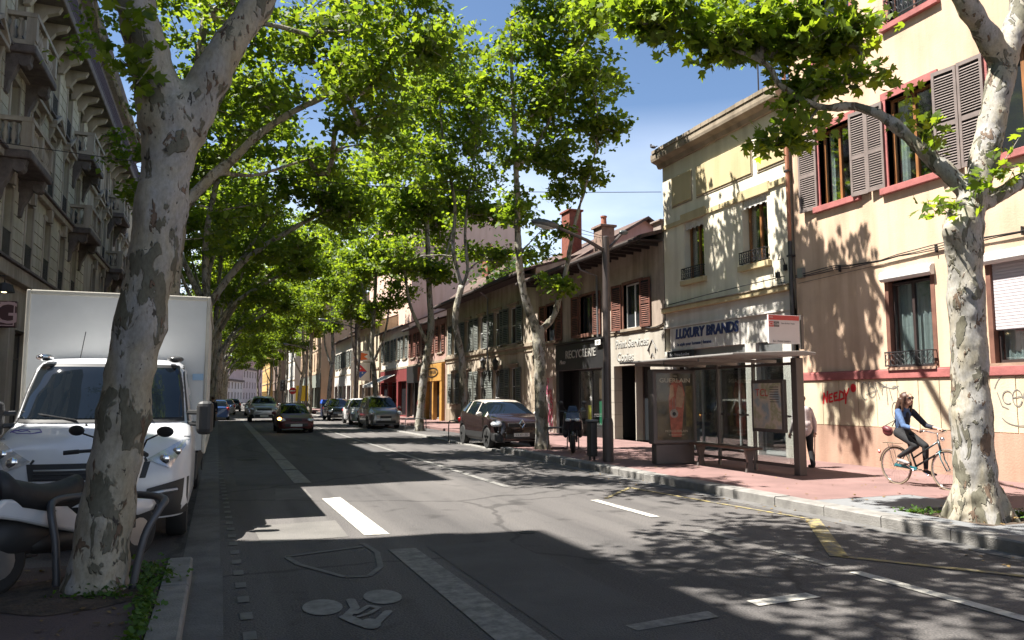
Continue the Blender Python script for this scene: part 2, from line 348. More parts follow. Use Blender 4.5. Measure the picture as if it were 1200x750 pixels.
def sheet(name, pts, z, m, kind='structure', parent=None):
    mb = MB(); mb.add([(x, y, z) for x, y in pts], [tuple(range(len(pts)))])
    return mb.build(name, m, parent, kind=kind)
sheet('ground', [(-900, -300), (900, -300), (900, 1500), (-900, 1500)], -.012, M_ground)
sheet('road', [(-2.7, -12), (10.2, -12), (10.2, 120), (34, 340), (14, 370), (-2.7, 200)], 0, M_asph)
def slabp(name, x0, x1, y0, y1, z, m, parent=None):
    o = MB().box(x0, x1, y0, y1, -.01, z).build(name, m, parent); o['kind'] = 'structure'; return o
GR = .14
slabp('pavement', 10.2, 13.52, -12, 130, GR, M_red)
# kerbside strip, raised up to the plane tree by the parked car and low (parking bays) beyond it; pits left open round the trees
pits = [(9.3, 7.4, .62, .62), (9.42, 21.1, .4, .5)]
def strip(y0, y1, z, m): return slabp('pavement', 8.275, 10.2, y0, y1, z, m)
strip(-12, 2.2, GR, M_red); strip(9.3, 20.6, GR, M_red); strip(21.6, 22.05, GR, M_red)
slabp('pavement', 8.275, 9.0, 20.6, 21.6, GR, M_red); slabp('pavement', 9.85, 10.2, 20.6, 21.6, GR, M_red)
strip(22.05, 130, .03, M_asph)
sheet('tree_pit', [(9.0, 20.6), (9.85, 20.6), (9.85, 21.6), (9.0, 21.6)], .1, M_soil)
# grey slabs round the near right tree
sl = MB().box(8.275, 8.62, 2.2, 9.3, -.01, GR).build('paving_band', M_slab, kind='structure')
for (x0, x1, y0, y1) in [(8.63, 10.2, 8.1, 8.7), (8.63, 10.2, 8.71, 9.3), (8.63, 10.2, 6.15, 6.7), (8.63, 10.2, 5.2, 6.14), (8.63, 10.2, 2.2, 5.19), (9.98, 10.2, 6.71, 8.09)]:
    brick('paving_slab', sl, x0, x1, y0, y1, -.01, GR+random.uniform(-.004, .004), M_slab)
sheet('tree_pit', [(8.62, 6.7), (9.98, 6.7), (9.98, 8.1), (8.62, 8.1)], .085, M_soil)
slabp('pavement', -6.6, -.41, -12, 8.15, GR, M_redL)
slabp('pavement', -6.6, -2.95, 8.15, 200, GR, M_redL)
# kerbs made of single stones
def kerb(name, x0, x1, y0, y1, top, step, n=70, dx=None):
    k = thing(name, None, None, (x0, y0, 0)); k['kind'] = 'structure'
    y = y0; i = 0
    while y < y1 and i < n:
        l = step*random.uniform(.93, 1.05); e = random.uniform(-.006, .006); sh = dx(y) if dx else 0
        o = MB()
        a0, a1, t = x0+e+sh, x1+e*.5+sh, top+random.uniform(-.006, .006)
        c = .018; face = (a0 if name == 'right_kerb' else a1); 
        pf = [(a0, -.01), (a0, t-c), (a0+c, t), (a1, t), (a1, -.01)] if name == 'right_kerb' else [(a0, -.01), (a0, t), (a1-c, t), (a1, t-c), (a1, -.01)]
        o.prism(pf, lambda p, q, s: (p, s, q), y+.007, min(y+l, y1)-.007)
        o.build('kerb_stone', M_granite, k); y += l; i += 1
    if y < y1:
        o = MB(); o.box(x0, x1, y, y1, -.01, top); o.build('kerb_stone_run', M_granite, k, kind='stuff')
    return k
def gutter(*a): return slabp(*a)
kerb('right_kerb', 7.97, 8.27, -3, 22.05, GR+.012, 1.0)
kerb('right_kerb', 7.97, 8.27, 22.06, 130, .055, 1.0, 30)
kerb('left_kerb', -.40, -.19, -2, 8.15, GR+.01, 1.0)
kerb('left_kerb', -2.95, -2.72, 8.17, 120, GR, 1.0, 25)
slabp('gutter', -.19, .08, -12, 8.3, .006, M_gutter); sheet('gutter', [(-.3, 8.3), (.06, 8.3), (-.1, 60), (-.4, 60)], .006, M_gutter)
slabp('gutter', 7.72, 7.97, -12, 22, .006, M_gutter)
# repair patches
sheet('repair_patch', [(2.3, 2.9), (3.3, 2.9), (3.2, 8.6), (2.22, 8.6)], .004, M_patch)
sheet('repair_patch', [(.35, 15.6), (1.25, 15.4), (1.3, 20.5), (.3, 20.6)], .004, M_patch)
sheet('repair_patch', [(2.3, 22), (4.6, 22.3), (4.7, 27), (2.2, 26.5)], .004, M_patch)
sheet('repair_patch', [(.5, 9.4), (1.5, 9.5), (1.52, 10.8), (.45, 10.7)], .004, M_patch2)
sheet('repair_patch', [(.9, 13.2), (1.5, 13.3), (1.5, 14.6), (1.0, 14.9)], .004, M_patch2)
# markings
Z = .008
def gnd(px, py):
    d = _fw + _rt*((px-600)/900) - _up*((py-375)/900); t = -EYE/d.z; return (d.x*t, d.y*t)
def marks(name): o = thing(name, None, None, (0, 0, 0)); o['kind'] = 'structure'; return o
def quad(parent, name, pts, m, z=Z): return MB().add([(x, y, z) for x, y in pts], [tuple(range(len(pts)))]).build(name, m, parent)
def line(parent, name, pts, wd, m):
    mb = MB()
    for (x0, y0), (x1, y1) in zip(pts, pts[1:]):
        d = Vector((x1-x0, y1-y0)).normalized(); n_ = Vector((-d.y, d.x))*wd/2; e = d*wd*.0
        mb.add([(x0+n_.x, y0+n_.y, Z), (x0-n_.x, y0-n_.y, Z), (x1-n_.x+e.x, y1-n_.y, Z), (x1+n_.x, y1+n_.y, Z)], [(0, 1, 2, 3)])
    return mb.build(name, m, parent)
mk = marks('cycle_lane_line')
quad(mk, 'dash', [(1.83, 5.0), (2.16, 5.0), (2.08, 8.53), (1.78, 8.53)], M_faded)
quad(mk, 'dash', [(1.69, 9.5), (1.99, 9.47), (1.93, 13.2), (1.62, 13.1)], M_white)
y = 15.6
while y < 60:
    f = (y-15)/50; quad(mk, 'dash', [(1.4+.03*f, y), (1.72+.03*f, y), (1.72+.03*f, y+2.85), (1.4+.03*f, y+2.85)], M_faded); y += 3.0
mk = marks('parking_line')
y = 4.2
while y < 34:
    x = .2-(y-9)*.015; quad(mk, 'dash', [(x-.04, y), (x+.05, y), (x+.05, y+.2), (x-.04, y+.2)], M_dots); y += .52 if y < 16 else .8
mk = marks('lane_line'); quad(mk, 'line', [(4.98, 13.6), (5.12, 13.6), (5.12, 70), (4.98, 70)], M_faded)
for a, b, m_ in ((9.5, 11.4, M_white), (7.6, 8.4, M_faded), (6.2, 7.0, M_faded), (2, 5.9, M_white)): quad(mk, 'dash', [(5.66, a), (5.80, a), (5.80, b), (5.66, b)], m_)
mk = marks('stop_marks')
quad(mk, 'dash', [(4.09, 5.23), (4.75, 5.27), (4.73, 5.43), (4.09, 5.39)], M_white); quad(mk, 'dash', [(2.85, 5.0), (3.6, 5.08), (3.62, 5.25), (2.83, 5.14)], M_faded)
mk = marks('bus_bay_marking')
line(mk, 'line', [(6.0, 11.5), (7.12, 12.7), (7.35, 10.6), (7.62, 8.55)], .07, M_yel)
line(mk, 'line', [(7.65, 8.6), (6.12, 6.5)], .19, M_yel); line(mk, 'line', [(6.15, 6.5), (7.15, 5.1), (7.7, 4.0)], .1, M_yel)
mk = marks('cycle_symbol')
def disc(cx, cy, rx, ry, name='disc'): quad(mk, name, [(cx+rx*math.cos(a*PI/12), cy+ry*math.sin(a*PI/12)) for a in range(24)], M_sym)
disc(.82, 6.43, .155, .24); disc(1.33, 6.58, .155, .24); disc(1.10, 5.85, .07, .13)
body = [(315, 605), (350, 610), (360, 640), (352, 662), (385, 668), (430, 648), (400, 632), (428, 628), (440, 645), (378, 682), (405, 692), (455, 650), (470, 654), (432, 702), (410, 712), (330, 690), (295, 668), (325, 640)]
gp = lambda L_: [gnd(300+x/3, 500+y_/3) for x, y_ in L_]
def stroke(pts, wd, dz):
    line(mk, 'stroke', gp(pts), wd, M_sym).location.z += dz
    for q_ in gp(pts): mk_c = quad(mk, 'joint', [(q_[0]+wd/2*math.cos(a*PI/6), q_[1]+wd/2*math.sin(a*PI/6)) for a in range(12)], M_sym, Z+dz+.0004)
stroke([(333, 612), (348, 640), (316, 672)], .075, .0006); stroke([(316, 672), (356, 690), (408, 708)], .10, .0012); stroke([(408, 708), (464, 654)], .07, .0018); stroke([(352, 660), (396, 634), (430, 640)], .05, .0024); stroke([(362, 672), (400, 660), (425, 645)], .04, .003)
mk = marks('lane_arrow')
line(mk, 'line', [gnd(*p) for p in [(425, 641), (335, 653), (350, 662), (405, 677), (432, 676), (446, 665), (442, 648), (425, 637)]], .06, M_dots)
# cast iron covers
def cover(x, y, r, z=.009):
    mb = MB(); mb.lathe([(r, z-.004), (r, z), (r*.86, z), (r*.84, z-.002), (r*.3, z-.002), (r*.28, z)], (x, y, 0), 24)
    tag(mb.build('manhole_cover', mat('cast_iron', (.05, .05, .05), .6, .6, world=True)), 'small round iron valve cover set in the asphalt %s' % ('near the sunlit patch edge' if x > 2 else 'in the shade ahead of the truck'), 'manhole cover')
cover(3.6, 9.0, .1); cover(.75, 22, .28)
# ------------------------------------------------------------ facade kit
class Fac:
    """u along the wall, v up, w outwards"""
    def __init__(s, root, o, ud, wd): s.root = root; s.o = Vector(o); s.ud = Vector(ud); s.wd = Vector(wd)
    def P(s, u, v, w=0): return s.o+s.ud*u+s.wd*w+Vector((0, 0, v))
    def box(s, mb, u0, u1, v0, v1, w0, w1, mi=0):
        vs = [s.P(u, v, w) for u in (u0, u1) for v in (v0, v1) for w in (w0, w1)]
        return mb.add(vs, [(0, 1, 3, 2), (4, 6, 7, 5), (0, 4, 5, 1), (2, 3, 7, 6), (0, 2, 6, 4), (1, 5, 7, 3)], mi)
    def bx(s, name, u0, u1, v0, v1, w0, w1, m, parent=None, bevel=0, label=None):
        mb = MB(); s.box(mb, u0, u1, v0, v1, w0, w1); return mb.build(name, m, parent or s.root, bevel=bevel, label=label)
    def piece(s, name, u0, u1, v0, v1, w0, w1, m, parent=None):
        a, b = s.P(u0, v0, w0), s.P(u1, v1, w1)
        return brick(name, parent or s.root, min(a.x, b.x), max(a.x, b.x), min(a.y, b.y), max(a.y, b.y), min(a.z, b.z), max(a.z, b.z), m)
    def tube(s, mb, pts, r, n=6, mi=0): return mb.tube([s.P(*p) for p in pts], r, n, mi)
    def wall(s, u0, u1, v0, v1, ops, m, depth=.25, name='wall', w=0, thick=None):
        us = sorted(set([u0, u1]+[x for o in ops for x in (max(u0, o[0]), min(u1, o[1]))])); vs = sorted(set([v0, v1]+[x for o in ops for x in (max(v0, o[2]), min(v1, o[3]))]))
        mb = MB()
        for a, b in zip(us, us[1:]):
            run = None
            for c, d in zip(vs, vs[1:]):
                inside = any(o[0]-1e-6 <= a and b <= o[1]+1e-6 and o[2]-1e-6 <= c and d <= o[3]+1e-6 for o in ops)
                if inside:
                    if run: mb.add([s.P(a, run[0], w), s.P(b, run[0], w), s.P(b, run[1], w), s.P(a, run[1], w)], [(0, 1, 2, 3)]); run = None
                else: run = (run[0], d) if run else (c, d)
            if run: mb.add([s.P(a, run[0], w), s.P(b, run[0], w), s.P(b, run[1], w), s.P(a, run[1], w)], [(0, 1, 2, 3)])
        for o in ops:
            a, b, c, d = o[:4]; q = w-(o[4] if len(o) > 4 else depth)
            mb.add([s.P(a, c, w), s.P(a, d, w), s.P(a, d, q), s.P(a, c, q)], [(0, 1, 2, 3)]); mb.add([s.P(b, c, w), s.P(b, d, w), s.P(b, d, q), s.P(b, c, q)], [(0, 1, 2, 3)])
            mb.add([s.P(a, d, w), s.P(b, d, w), s.P(b, d, q), s.P(a, d, q)], [(0, 1, 2, 3)]); mb.add([s.P(a, c, w), s.P(b, c, w), s.P(b, c, q), s.P(a, c, q)], [(0, 1, 2, 3)])
        return mb.build(name, m, s.root)
    def window(s, u0, u1, v0, v1, w, fm, pm, leaves=2, bars=0, fw=.06, curtain=None, name='window', arch=False, deep=.0):
        mb = MB(); t = .06
        s.box(mb, u0, u1, v0, v0+fw, w, w+t); s.box(mb, u0, u1, v1-fw, v1, w, w+t)
        s.box(mb, u0, u0+fw, v0+fw, v1-fw, w, w+t); s.box(mb, u1-fw, u1, v0+fw, v1-fw, w, w+t)
        W = (u1-u0-2*fw)/leaves
        for i in range(1, leaves): c = u0+fw+W*i; s.box(mb, c-fw*.55, c+fw*.55, v0+fw, v1-fw, w-.003, w+t+.004)
        H = (v1-v0-2*fw)/(bars+1)
        for j in range(1, bars+1): c = v0+fw+H*j; s.box(mb, u0+fw, u1-fw, c-.018, c+.018, w+.01, w+t-.01)
        win = mb.build(name, fm, s.root)
        for i in range(leaves):
            a = u0+fw+W*i+(fw*.5 if i else 0); b = u0+fw+W*(i+1)-(fw*.5 if i < leaves-1 else 0)
            s.bx('pane', a-.005, b+.005, v0+fw-.005, v1-fw+.005, w+.02, w+.03, pm, win)
        if curtain:
            c = MB(); n = int((u1-u0)*28); pts = []
            for i in range(n+1): u = u0+.03+(u1-u0-.06)*i/n; pts.append((u, w-.10+.022*math.sin(i*1.9)+.012*math.sin(i*.7)))
            mid = n//2
            for i in range(n):
                if curtain[1] and abs(i-mid) < curtain[1]: continue
                (a, wa), (b, wb) = pts[i], pts[i+1]; c.add([s.P(a, v0+.05, wa), s.P(b, v0+.05, wb), s.P(b, v1-.04, wb), s.P(a, v1-.04, wa)], [(0, 1, 2, 3)])
            c.build('curtain', curtain[0], win)
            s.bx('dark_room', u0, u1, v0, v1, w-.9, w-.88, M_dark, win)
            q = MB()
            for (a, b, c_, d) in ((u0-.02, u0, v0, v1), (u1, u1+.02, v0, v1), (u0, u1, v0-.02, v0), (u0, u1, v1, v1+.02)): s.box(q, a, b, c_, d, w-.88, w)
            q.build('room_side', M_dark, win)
        return win
    def shutter(s, u0, u1, v0, v1, w, m, hinge=0, ang=0, name='shutter', slat=.055, rails=(.5,), parent=None):
        """louvred leaf: frame plus slats as one sub-part; ang swings it off the wall about its hinge edge"""
        uh = u0 if hinge == 0 else u1
        def T(u, v, ww):
            du = u-uh; return s.P(uh+du*math.cos(ang)-(ww)*math.sin(ang)*(1 if hinge == 0 else -1)*0, v, w+ww+abs(du)*math.sin(ang))
        def b(mb, a0, a1, c0, c1, e0, e1):
            vs = [T(u, v, q) for u in (a0, a1) for v in (c0, c1) for q in (e0, e1)]
            mb.add(vs, [(0, 1, 3, 2), (4, 6, 7, 5), (0, 4, 5, 1), (2, 3, 7, 6), (0, 2, 6, 4), (1, 5, 7, 3)])
        mb = MB(); f = .055; t = .036
        b(mb, u0, u0+f, v0, v1, 0, t); b(mb, u1-f, u1, v0, v1, 0, t)
        edges = [v0]+[v0+(v1-v0)*r for r in rails]+[v1]
        for i, e in enumerate(edges):
            a, c = (e, e+.09) if i == 0 else ((e-.08, e) if i == len(edges)-1 else (e-.05, e+.05)); b(mb, u0+f, u1-f, a, c, .002, t-.002)
        sh = mb.build(name, m, parent or s.root)
        q = MB(); vv = v0+.11
        skip = [v0+(v1-v0)*r for r in rails]
        while vv < v1-.1:
            if not any(abs(vv-k) < .07 for k in skip):
                vs = [T(u0+f, vv, .004), T(u1-f, vv, .004), T(u1-f, vv-slat*.55, t-.002), T(u0+f, vv-slat*.55, t-.002)]
                vs += [p_+Vector((0, 0, .009)) for p_ in vs]
                q.add(vs, [(0, 1, 2, 3), (7, 6, 5, 4), (0, 1, 5, 4), (3, 2, 6, 7)])
            vv += slat
        q.build('slats', m, sh)
        bk = MB(); b(bk, u0+f-.005, u1-f+.005, v0+.02, v1-.02, -.004, .001); bk.build('backing', M_dark, sh)
        return sh
    def railing(s, u0, u1, v0, v1, w, m, name='railing', scroll=True, step=.09, proj=.12, depth=.02):
        mb = MB()
        for v in (v0+.03, v1): s.box(mb, u0, u1, v-.015, v+.01, w+proj-.015, w+proj+.01)
        for u in (u0, u1-.02): s.box(mb, u, u+.02, v1-.02, v1+.004, w, w+proj-.015); s.box(mb, u, u+.02, v0+.02, v0+.04, w, w+proj-.015)
        n = max(2, int((u1-u0)/step))
        for i in range(n+1): u = u0+(u1-u0-.014)*i/n; s.box(mb, u, u+.014, v0+.04, v1-.012, w+proj-.012, w+proj+.004)
        if scroll:
            for i in range(n):
                u = u0+(u1-u0)*(i+.5)/n
                for k in (.3, .68):
                    c = v0+(v1-v0)*k; r = step*.34
                    mb.tube([s.P(u+r*math.cos(t*PI/4), c+r*math.sin(t*PI/4)*1.3, w+proj) for t in range(8 if (i+int(k*10)) % 2 else 9)], .007, 4)
        return mb.build(name, m, s.root)
    def body(s, u0, u1, v1, depth, m, name='shell', w=-.3, v0=0):
        """the rest of the building volume behind its front wall"""
        mb = MB(); P = [s.P(u0, v0, w), s.P(u1, v0, w), s.P(u1, v0, -depth), s.P(u0, v0, -depth)]; T = [p+Vector((0, 0, v1-v0)) for p in P]
        f0, f1 = s.P(u0, v0, 0), s.P(u1, v0, 0)
        up = Vector((0, 0, v1-v0))
        mb.add([s.P(u0, v0, 0), s.P(u0, v0, -depth), s.P(u0, v1, -depth), s.P(u0, v1, 0)], [(0, 1, 2, 3)])
        mb.add([s.P(u1, v0, 0), s.P(u1, v0, -depth), s.P(u1, v1, -depth), s.P(u1, v1, 0)], [(0, 1, 2, 3)])
        mb.add([s.P(u0, v0, -depth), s.P(u1, v0, -depth), s.P(u1, v1, -depth), s.P(u0, v1, -depth)], [(0, 1, 2, 3)])
        mb.add([s.P(u0, v1, 0), s.P(u1, v1, 0), s.P(u1, v1, -depth), s.P(u0, v1, -depth)], [(0, 1, 2, 3)])
        return mb.build(name, m, s.root)
    def pitched(s, u0, u1, v, rise, depth, over, m, th=.12, name='roof', gutter=None, eave_m=None):
        """single visible slope rising away from the street plus the back slope"""
        mb = MB(); k = rise/(depth/2)
        pf = [(-(-over), v-over*k), (-depth/2, v+rise), (-depth-over, v-over*k), (-depth-over, v-over*k-th), (-depth/2, v+rise-th), (over, v-over*k-th)]
        pf = [(over, v-over*k), (-depth/2, v+rise), (-depth-over, v-over*k), (-depth-over, v-over*k-th), (-depth/2, v+rise-th), (over, v-over*k-th)]
        mb.prism([pf[0], pf[1], pf[4], pf[5]], lambda p, q, t: s.P(t, q, p), u0, u1)
        mb.prism([pf[1], pf[2], pf[3], pf[4]], lambda p, q, t: s.P(t, q, p), u0, u1)
        r = mb.build(name, m, s.root)
        for uu in (u0+.02, u1-.02):
            g = MB(); g.add([s.P(uu, v-.3, 0), s.P(uu, v-.3, -depth), s.P(uu, v-.02, -depth), s.P(uu, v+rise-.03, -depth/2), s.P(uu, v-.02, 0)], [(0, 1, 2, 3, 4)])
            g.build('gable', eave_m or m, s.root)
        if gutter:
            q = MB(); z = v-over*k-.02; q.tube([s.P(u0, z, over+.05), s.P(u1, z, over+.05)], .07, 8); q.build('gutter', gutter, s.root)
        return r
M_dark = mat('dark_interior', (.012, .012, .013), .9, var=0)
M_darkglass = mat('dark_window_glass', (.018, .021, .024), .06, var=0, spec=.7)
M_sheer = mat('sheer_curtain', (.62, .66, .64), .9, var=.08, scale=5)
M_glass = glass_mat('clear_glass')
M_iron = mat('wrought_iron', (.035, .033, .035), .55, .3, var=.1)
# ------------------------------------------------------------ right-hand buildings (street wall at X = 13.5)
FX = 13.5
def right(label, cat, y0, x=FX, name='town_house'):
    r = thing(name, label, cat, (x, y0, 0)); return r, Fac(r, (x, 0, 0), (0, 1, 0), (-1, 0, 0))
TR = lambda f, u, v, w: basis(f.P(u, v, w), (0, -1, 0), (0, 0, 1), (-1, 0, 0))
M_peach = wall_mat('peach_render', (.61, .44, .315), .2)
M_peachlow = wall_mat('peach_plinth', (.42, .27, .20), .25)
M_cream1 = wall_mat('pale_yellow_panel', (.58, .49, .35), .18)
M_pinktrim = mat('dusty_red_trim', (.36, .115, .105), .8, var=.15, scale=4, bump=.2)
M_shut = mat('taupe_shutter_paint', (.19, .15, .135), .65, var=.12, scale=5)
M_shutb = mat('rusty_brown_shutter_paint', (.15, .055, .035), .75, var=.3, scale=5)
M_shutg = mat('grey_green_shutter_paint', (.13, .14, .125), .75, var=.2, scale=5)
M_wood = mat('varnished_oak', (.30, .13, .045), .45, var=.25, scale=14, stretch=(1, 1, .15))
M_pvc = mat('white_frame', (.62, .62, .60), .4, var=.04)
M_brownfr = mat('dark_brown_frame', (.045, .032, .03), .4, var=.1)
M_alu = mat('grey_aluminium', (.36, .37, .37), .38, .7, var=.05)
M_rust = mat('rust_red_frame', (.17, .075, .05), .7, var=.2)
M_zinc = mat('zinc_pipe', (.20, .20, .21), .5, .5, var=.1)
M_tile = mat('roof_tiles', (.11, .07, .055), .9, var=.3, scale=3, bump=.5, bscale=20)
M_tiledark = mat('dark_eave_board', (.04, .03, .027), .9, var=.2, scale=5)
# ---- B1 peach house
r, f = right('tall peach rendered house with dusty red window surrounds and taupe louvred shutters, behind the cyclist', 'house', 2)
gf = [(11.47, 12.62, 2.28, 4.36), (8.75, 10.25, 2.28, 4.36), (5.9, 7.1, 2.28, 4.36), (3, 4.1, 2.28, 4.36)]
ff = [(13.40, 14.45, 6.28, 8.12), (11.2, 12.40, 6.22, 8.18), (8.85, 10.0, 6.18, 8.15), (6.2, 7.3, 6.2, 8.15), (3.6, 4.7, 6.2, 8.15)]
sf = [(13.30, 14.45, 9.85, 11.6), (11.12, 12.2, 9.85, 11.6), (8.85, 9.9, 9.85, 11.6), (6.2, 7.3, 9.85, 11.6), (3.6, 4.7, 9.85, 11.6)]
f.wall(2, 15.42, 0, 13.6, gf+ff+sf, M_peach, .22)
f.body(2, 15.42, 13.6, 11, M_peach)
f.pitched(2, 15.5, 13.6, 2.6, 11, .6, M_tile)
f.bx('string_course', 2, 15.42, 2.06, 2.24, 0, .055, M_pinktrim, bevel=.012)
f.bx('string_cap', 2, 15.42, 2.24, 2.262, 0, .04, M_pinktrim)
pu = [2.0]
while pu[-1] < 14.9: pu.append(pu[-1]+random.choice([.5, .53, .56, .6]))
pu[-1] = 15.4
for a, b in zip(pu, pu[1:]): f.piece('panel', a+.007, b-.007, 1.02, 2.05, 0, .018+random.uniform(-.003, .003), M_cream1)
f.bx('plinth', 2, 15.42, .1, 1.005, 0, .03, M_peachlow)
# ground-floor windows
f.window(11.50, 12.59, 2.3, 4.12, -.17, M_brownfr, M_glass, 2, 0, .055, (M_sheer, 0))
f.window(8.78, 10.22, 2.3, 4.12, -.17, M_brownfr, M_glass, 2, 0, .055, (M_sheer, 0))
f.window(5.93, 7.07, 2.3, 4.12, -.17, M_brownfr, M_darkglass, 2)
f.window(3.03, 4.07, 2.3, 4.12, -.17, M_brownfr, M_darkglass, 2)
for a, b, c, d in gf[:3]:
    f.bx('window_jamb', a-.05, a+.045, c, 4.16, -.15, .012, M_rust); f.bx('window_jamb', b-.045, b+.05, c, 4.16, -.15, .012, M_rust)
    mb = MB(); q = [(0, 0), (.10, 0), (.145, .05), (.145, .16), (.09, .22), (0, .235)]
    mb.prism(q, lambda p, h, t: f.P(t, 4.15+h, p), a-.07, b+.07); mb.build('roller_shutter_box', M_pvc, r, bevel=.008)
    f.bx('sill', a-.06, b+.06, c-.05, c+.012, -.15, .05, M_peachlow)
z = 2.92
rs = f.bx('roller_shutter', 8.8, 10.2, 2.9, 4.15, -.075, -.06, mat('roller_shutter_slats', (.50, .46, .47), .5, var=.04), r)
while z < 4.13:
    f.piece('slat', 8.8, 10.2, z, z+.052, -.06, -.045, MATS['roller_shutter_slats'], rs); z += .06
f.railing(11.44, 12.65, 2.30, 2.62, 0, M_iron, step=.13)
# first floor: red surrounds, oak frames, shutters
for i, (a, b, c, d) in enumerate(ff+sf):
    mb = MB(); e = .13
    f.box(mb, a-e, b+e, d, d+.17, -.2, .03); f.box(mb, a-e, a, c, d, -.2, .028); f.box(mb, b, b+e, c, d, -.2, .028)
    mb.build('window_surround', M_pinktrim, r, bevel=.006)
    f.bx('sill', a-.2, b+.2, c-.15, c-.005, -.2, .10, M_pinktrim, bevel=.01)
    if i < 5: f.window(a, b, c, d, -.2, M_wood, M_darkglass if i > 1 else M_glass, 2, 0, .06, (M_sheer, 10) if i < 2 else None)
    else: f.window(a, b, c, d, -.2, M_rust, M_darkglass, 2, 0, .05)
for (a, b, c, d, q) in [(14.50, 15.06, 6.22, 8.17, .10), (12.93, 13.36, 6.22, 8.17, .16), (12.46, 12.9, 6.22, 8.17, .10), (10.62, 11.12, 6.12, 8.24, .16), (10.06, 10.58, 6.12, 8.24, .06), (8.3, 8.8, 6.12, 8.2, .1), (7.75, 8.25, 6.12, 8.2, .05)]:
    f.shutter(a, b, c, d, .045, M_shut, 0, q, rails=(.46,))
for a, b in ((13.28, 14.46), (11.1, 12.22)): f.railing(a, b, 9.87, 10.35, 0, M_iron, step=.12)
mb = MB(); 
for k in range(3): mb.tube([f.P(15.38-(i*.45), 4.66+.03*k-.05*math.sin(i*.9+k)*.5-(.05 if i % 7 > 3 else 0), .05+.012*k) for i in range(30)], .011, 5)
mb.tube([f.P(15.3-i*.5, 4.5+.012*i, .03) for i in range(8)], .006, 4)
mb.build('facade_cable', mat('black_cable', (.03, .028, .027), .7, var=0), r)
mb = MB()
for k in (3.5, 6, 9.5, 11.3, 13.9): f.box(mb, k, k+.02, 4.58, 4.74, 0, .07)
mb.build('cable_clip', M_iron, r)
f.bx('junction_box', 15.08, 15.26, 4.62, 4.86, 0, .1, M_alu)
mb = MB(); mb.box(0, 1, 0, 1, 0, 1)
f.bx('vent_plate', 10.62, 10.78, 1.42, 1.72, .018, .03, M_darkglass)
# graffiti as thin sprayed paint lines on the wall
def spray(name, strokes, m, th, label, parent, w=.026):
    mb = MB()
    for st in strokes:
        for (a, b), (c, d) in zip(st, st[1:]):
            p0, p1 = f.P(a, b, w), f.P(c, d, w); t = (p1-p0)
            if t.length < 1e-5: continue
            t.normalize(); n_ = t.cross(Vector((-1, 0, 0)))*th/2; e = t*th*.3
            mb.add([p0+n_-e, p0-n_-e, p1-n_+e, p1+n_+e], [(0, 1, 2, 3)])
            w = .022 if w > .03 else w+.0004
    return mb.build(name, m, parent, label=label)
def arc(cx, cy, rx, ry, a0, a1, n=12): return [(cx-rx*math.cos(math.radians(a0+(a1-a0)*i/n)), cy+ry*math.sin(math.radians(a0+(a1-a0)*i/n))) for i in range(n+1)]
M_spr = mat('grey_spray_paint', (.17, .16, .15), .8, var=0); M_sprr = mat('red_spray_paint', (.55, .015, .02), .6, var=0)
# red tag NEEDY o  (u decreases to the right)
U = lambda x, y: (14.62-x*.01, 1.50+y*.01)
RT = [[U(0, 2), U(3, 26), U(12, 4), U(15, 30)], [U(30, 24), U(21, 22), U(19, 14), U(28, 15)], [U(19, 14), U(20, 5), U(31, 7)], [U(46, 27), U(37, 25), U(35, 17), U(44, 18)], [U(35, 17), U(36, 8), U(48, 10)],
      [U(50, 8), U(54, 30), U(64, 26), U(66, 14), U(50, 9)], [U(68, 32), U(72, 18), U(82, 36)], [U(72, 18), U(70, 2)], arc(14.62-.95, 1.50+.37, .06, .075, 0, 360), arc(14.62-.95, 1.50+.37, .02, .03, 0, 360)]
spray('graffiti_tag', RT, M_sprr, .045, 'red sprayed lettering graffiti reading NEEDY', r)
GT = [arc(13.34, 1.80, .10, .19, 300, 60), arc(13.14, 1.78, .10, .12, 180, -160), [(13.3, 1.72), (12.98, 1.82)], [(13.05, 2.0), (12.93, 1.62)], [(12.98, 2.0), (12.80, 1.92)], arc(12.78, 1.76, .08, .14, 60, 200), [(12.86, 1.9), (12.55, 1.84), (12.42, 1.9)],
      [(12.74, 1.95), (12.72, 1.5)], [(12.66, 1.84), (12.6, 1.6)], arc(12.52, 1.86, .05, .04, 0, 200), [(12.46, 1.9), (12.38, 1.62), (12.42, 1.35)], arc(12.53, 1.38, .09, .18, 60, 330), arc(13.2, 1.9, .04, .1, 0, 200)]
spray('graffiti_tag', GT, M_spr, .016, 'thin grey looping graffiti scrawl left of the cyclist', r)
GR2 = [arc(9.85, 1.66, .42, .48, 20, 160, 18), [(10.2, 1.75), (10.12, 1.5), (10.0, 1.45)], arc(10.0, 1.66, .10, .12, 300, 20), arc(9.82, 1.65, .09, .15, 0, 340), [(9.9, 1.65), (9.75, 1.68)], arc(9.6, 1.66, .10, .14, 330, 30), arc(9.42, 1.62, .09, .1, 20, 350),
       [(9.3, 1.85), (9.28, 1.35)], arc(9.2, 1.72, .1, .12, 0, 300), arc(9.8, 1.35, .35, .2, 200, 330), [(8.98, 1.8), (8.9, 1.5), (8.8, 1.8)]]
spray('graffiti_tag', GR2, M_spr, .018, 'thin grey looping graffiti right of the near tree', r)
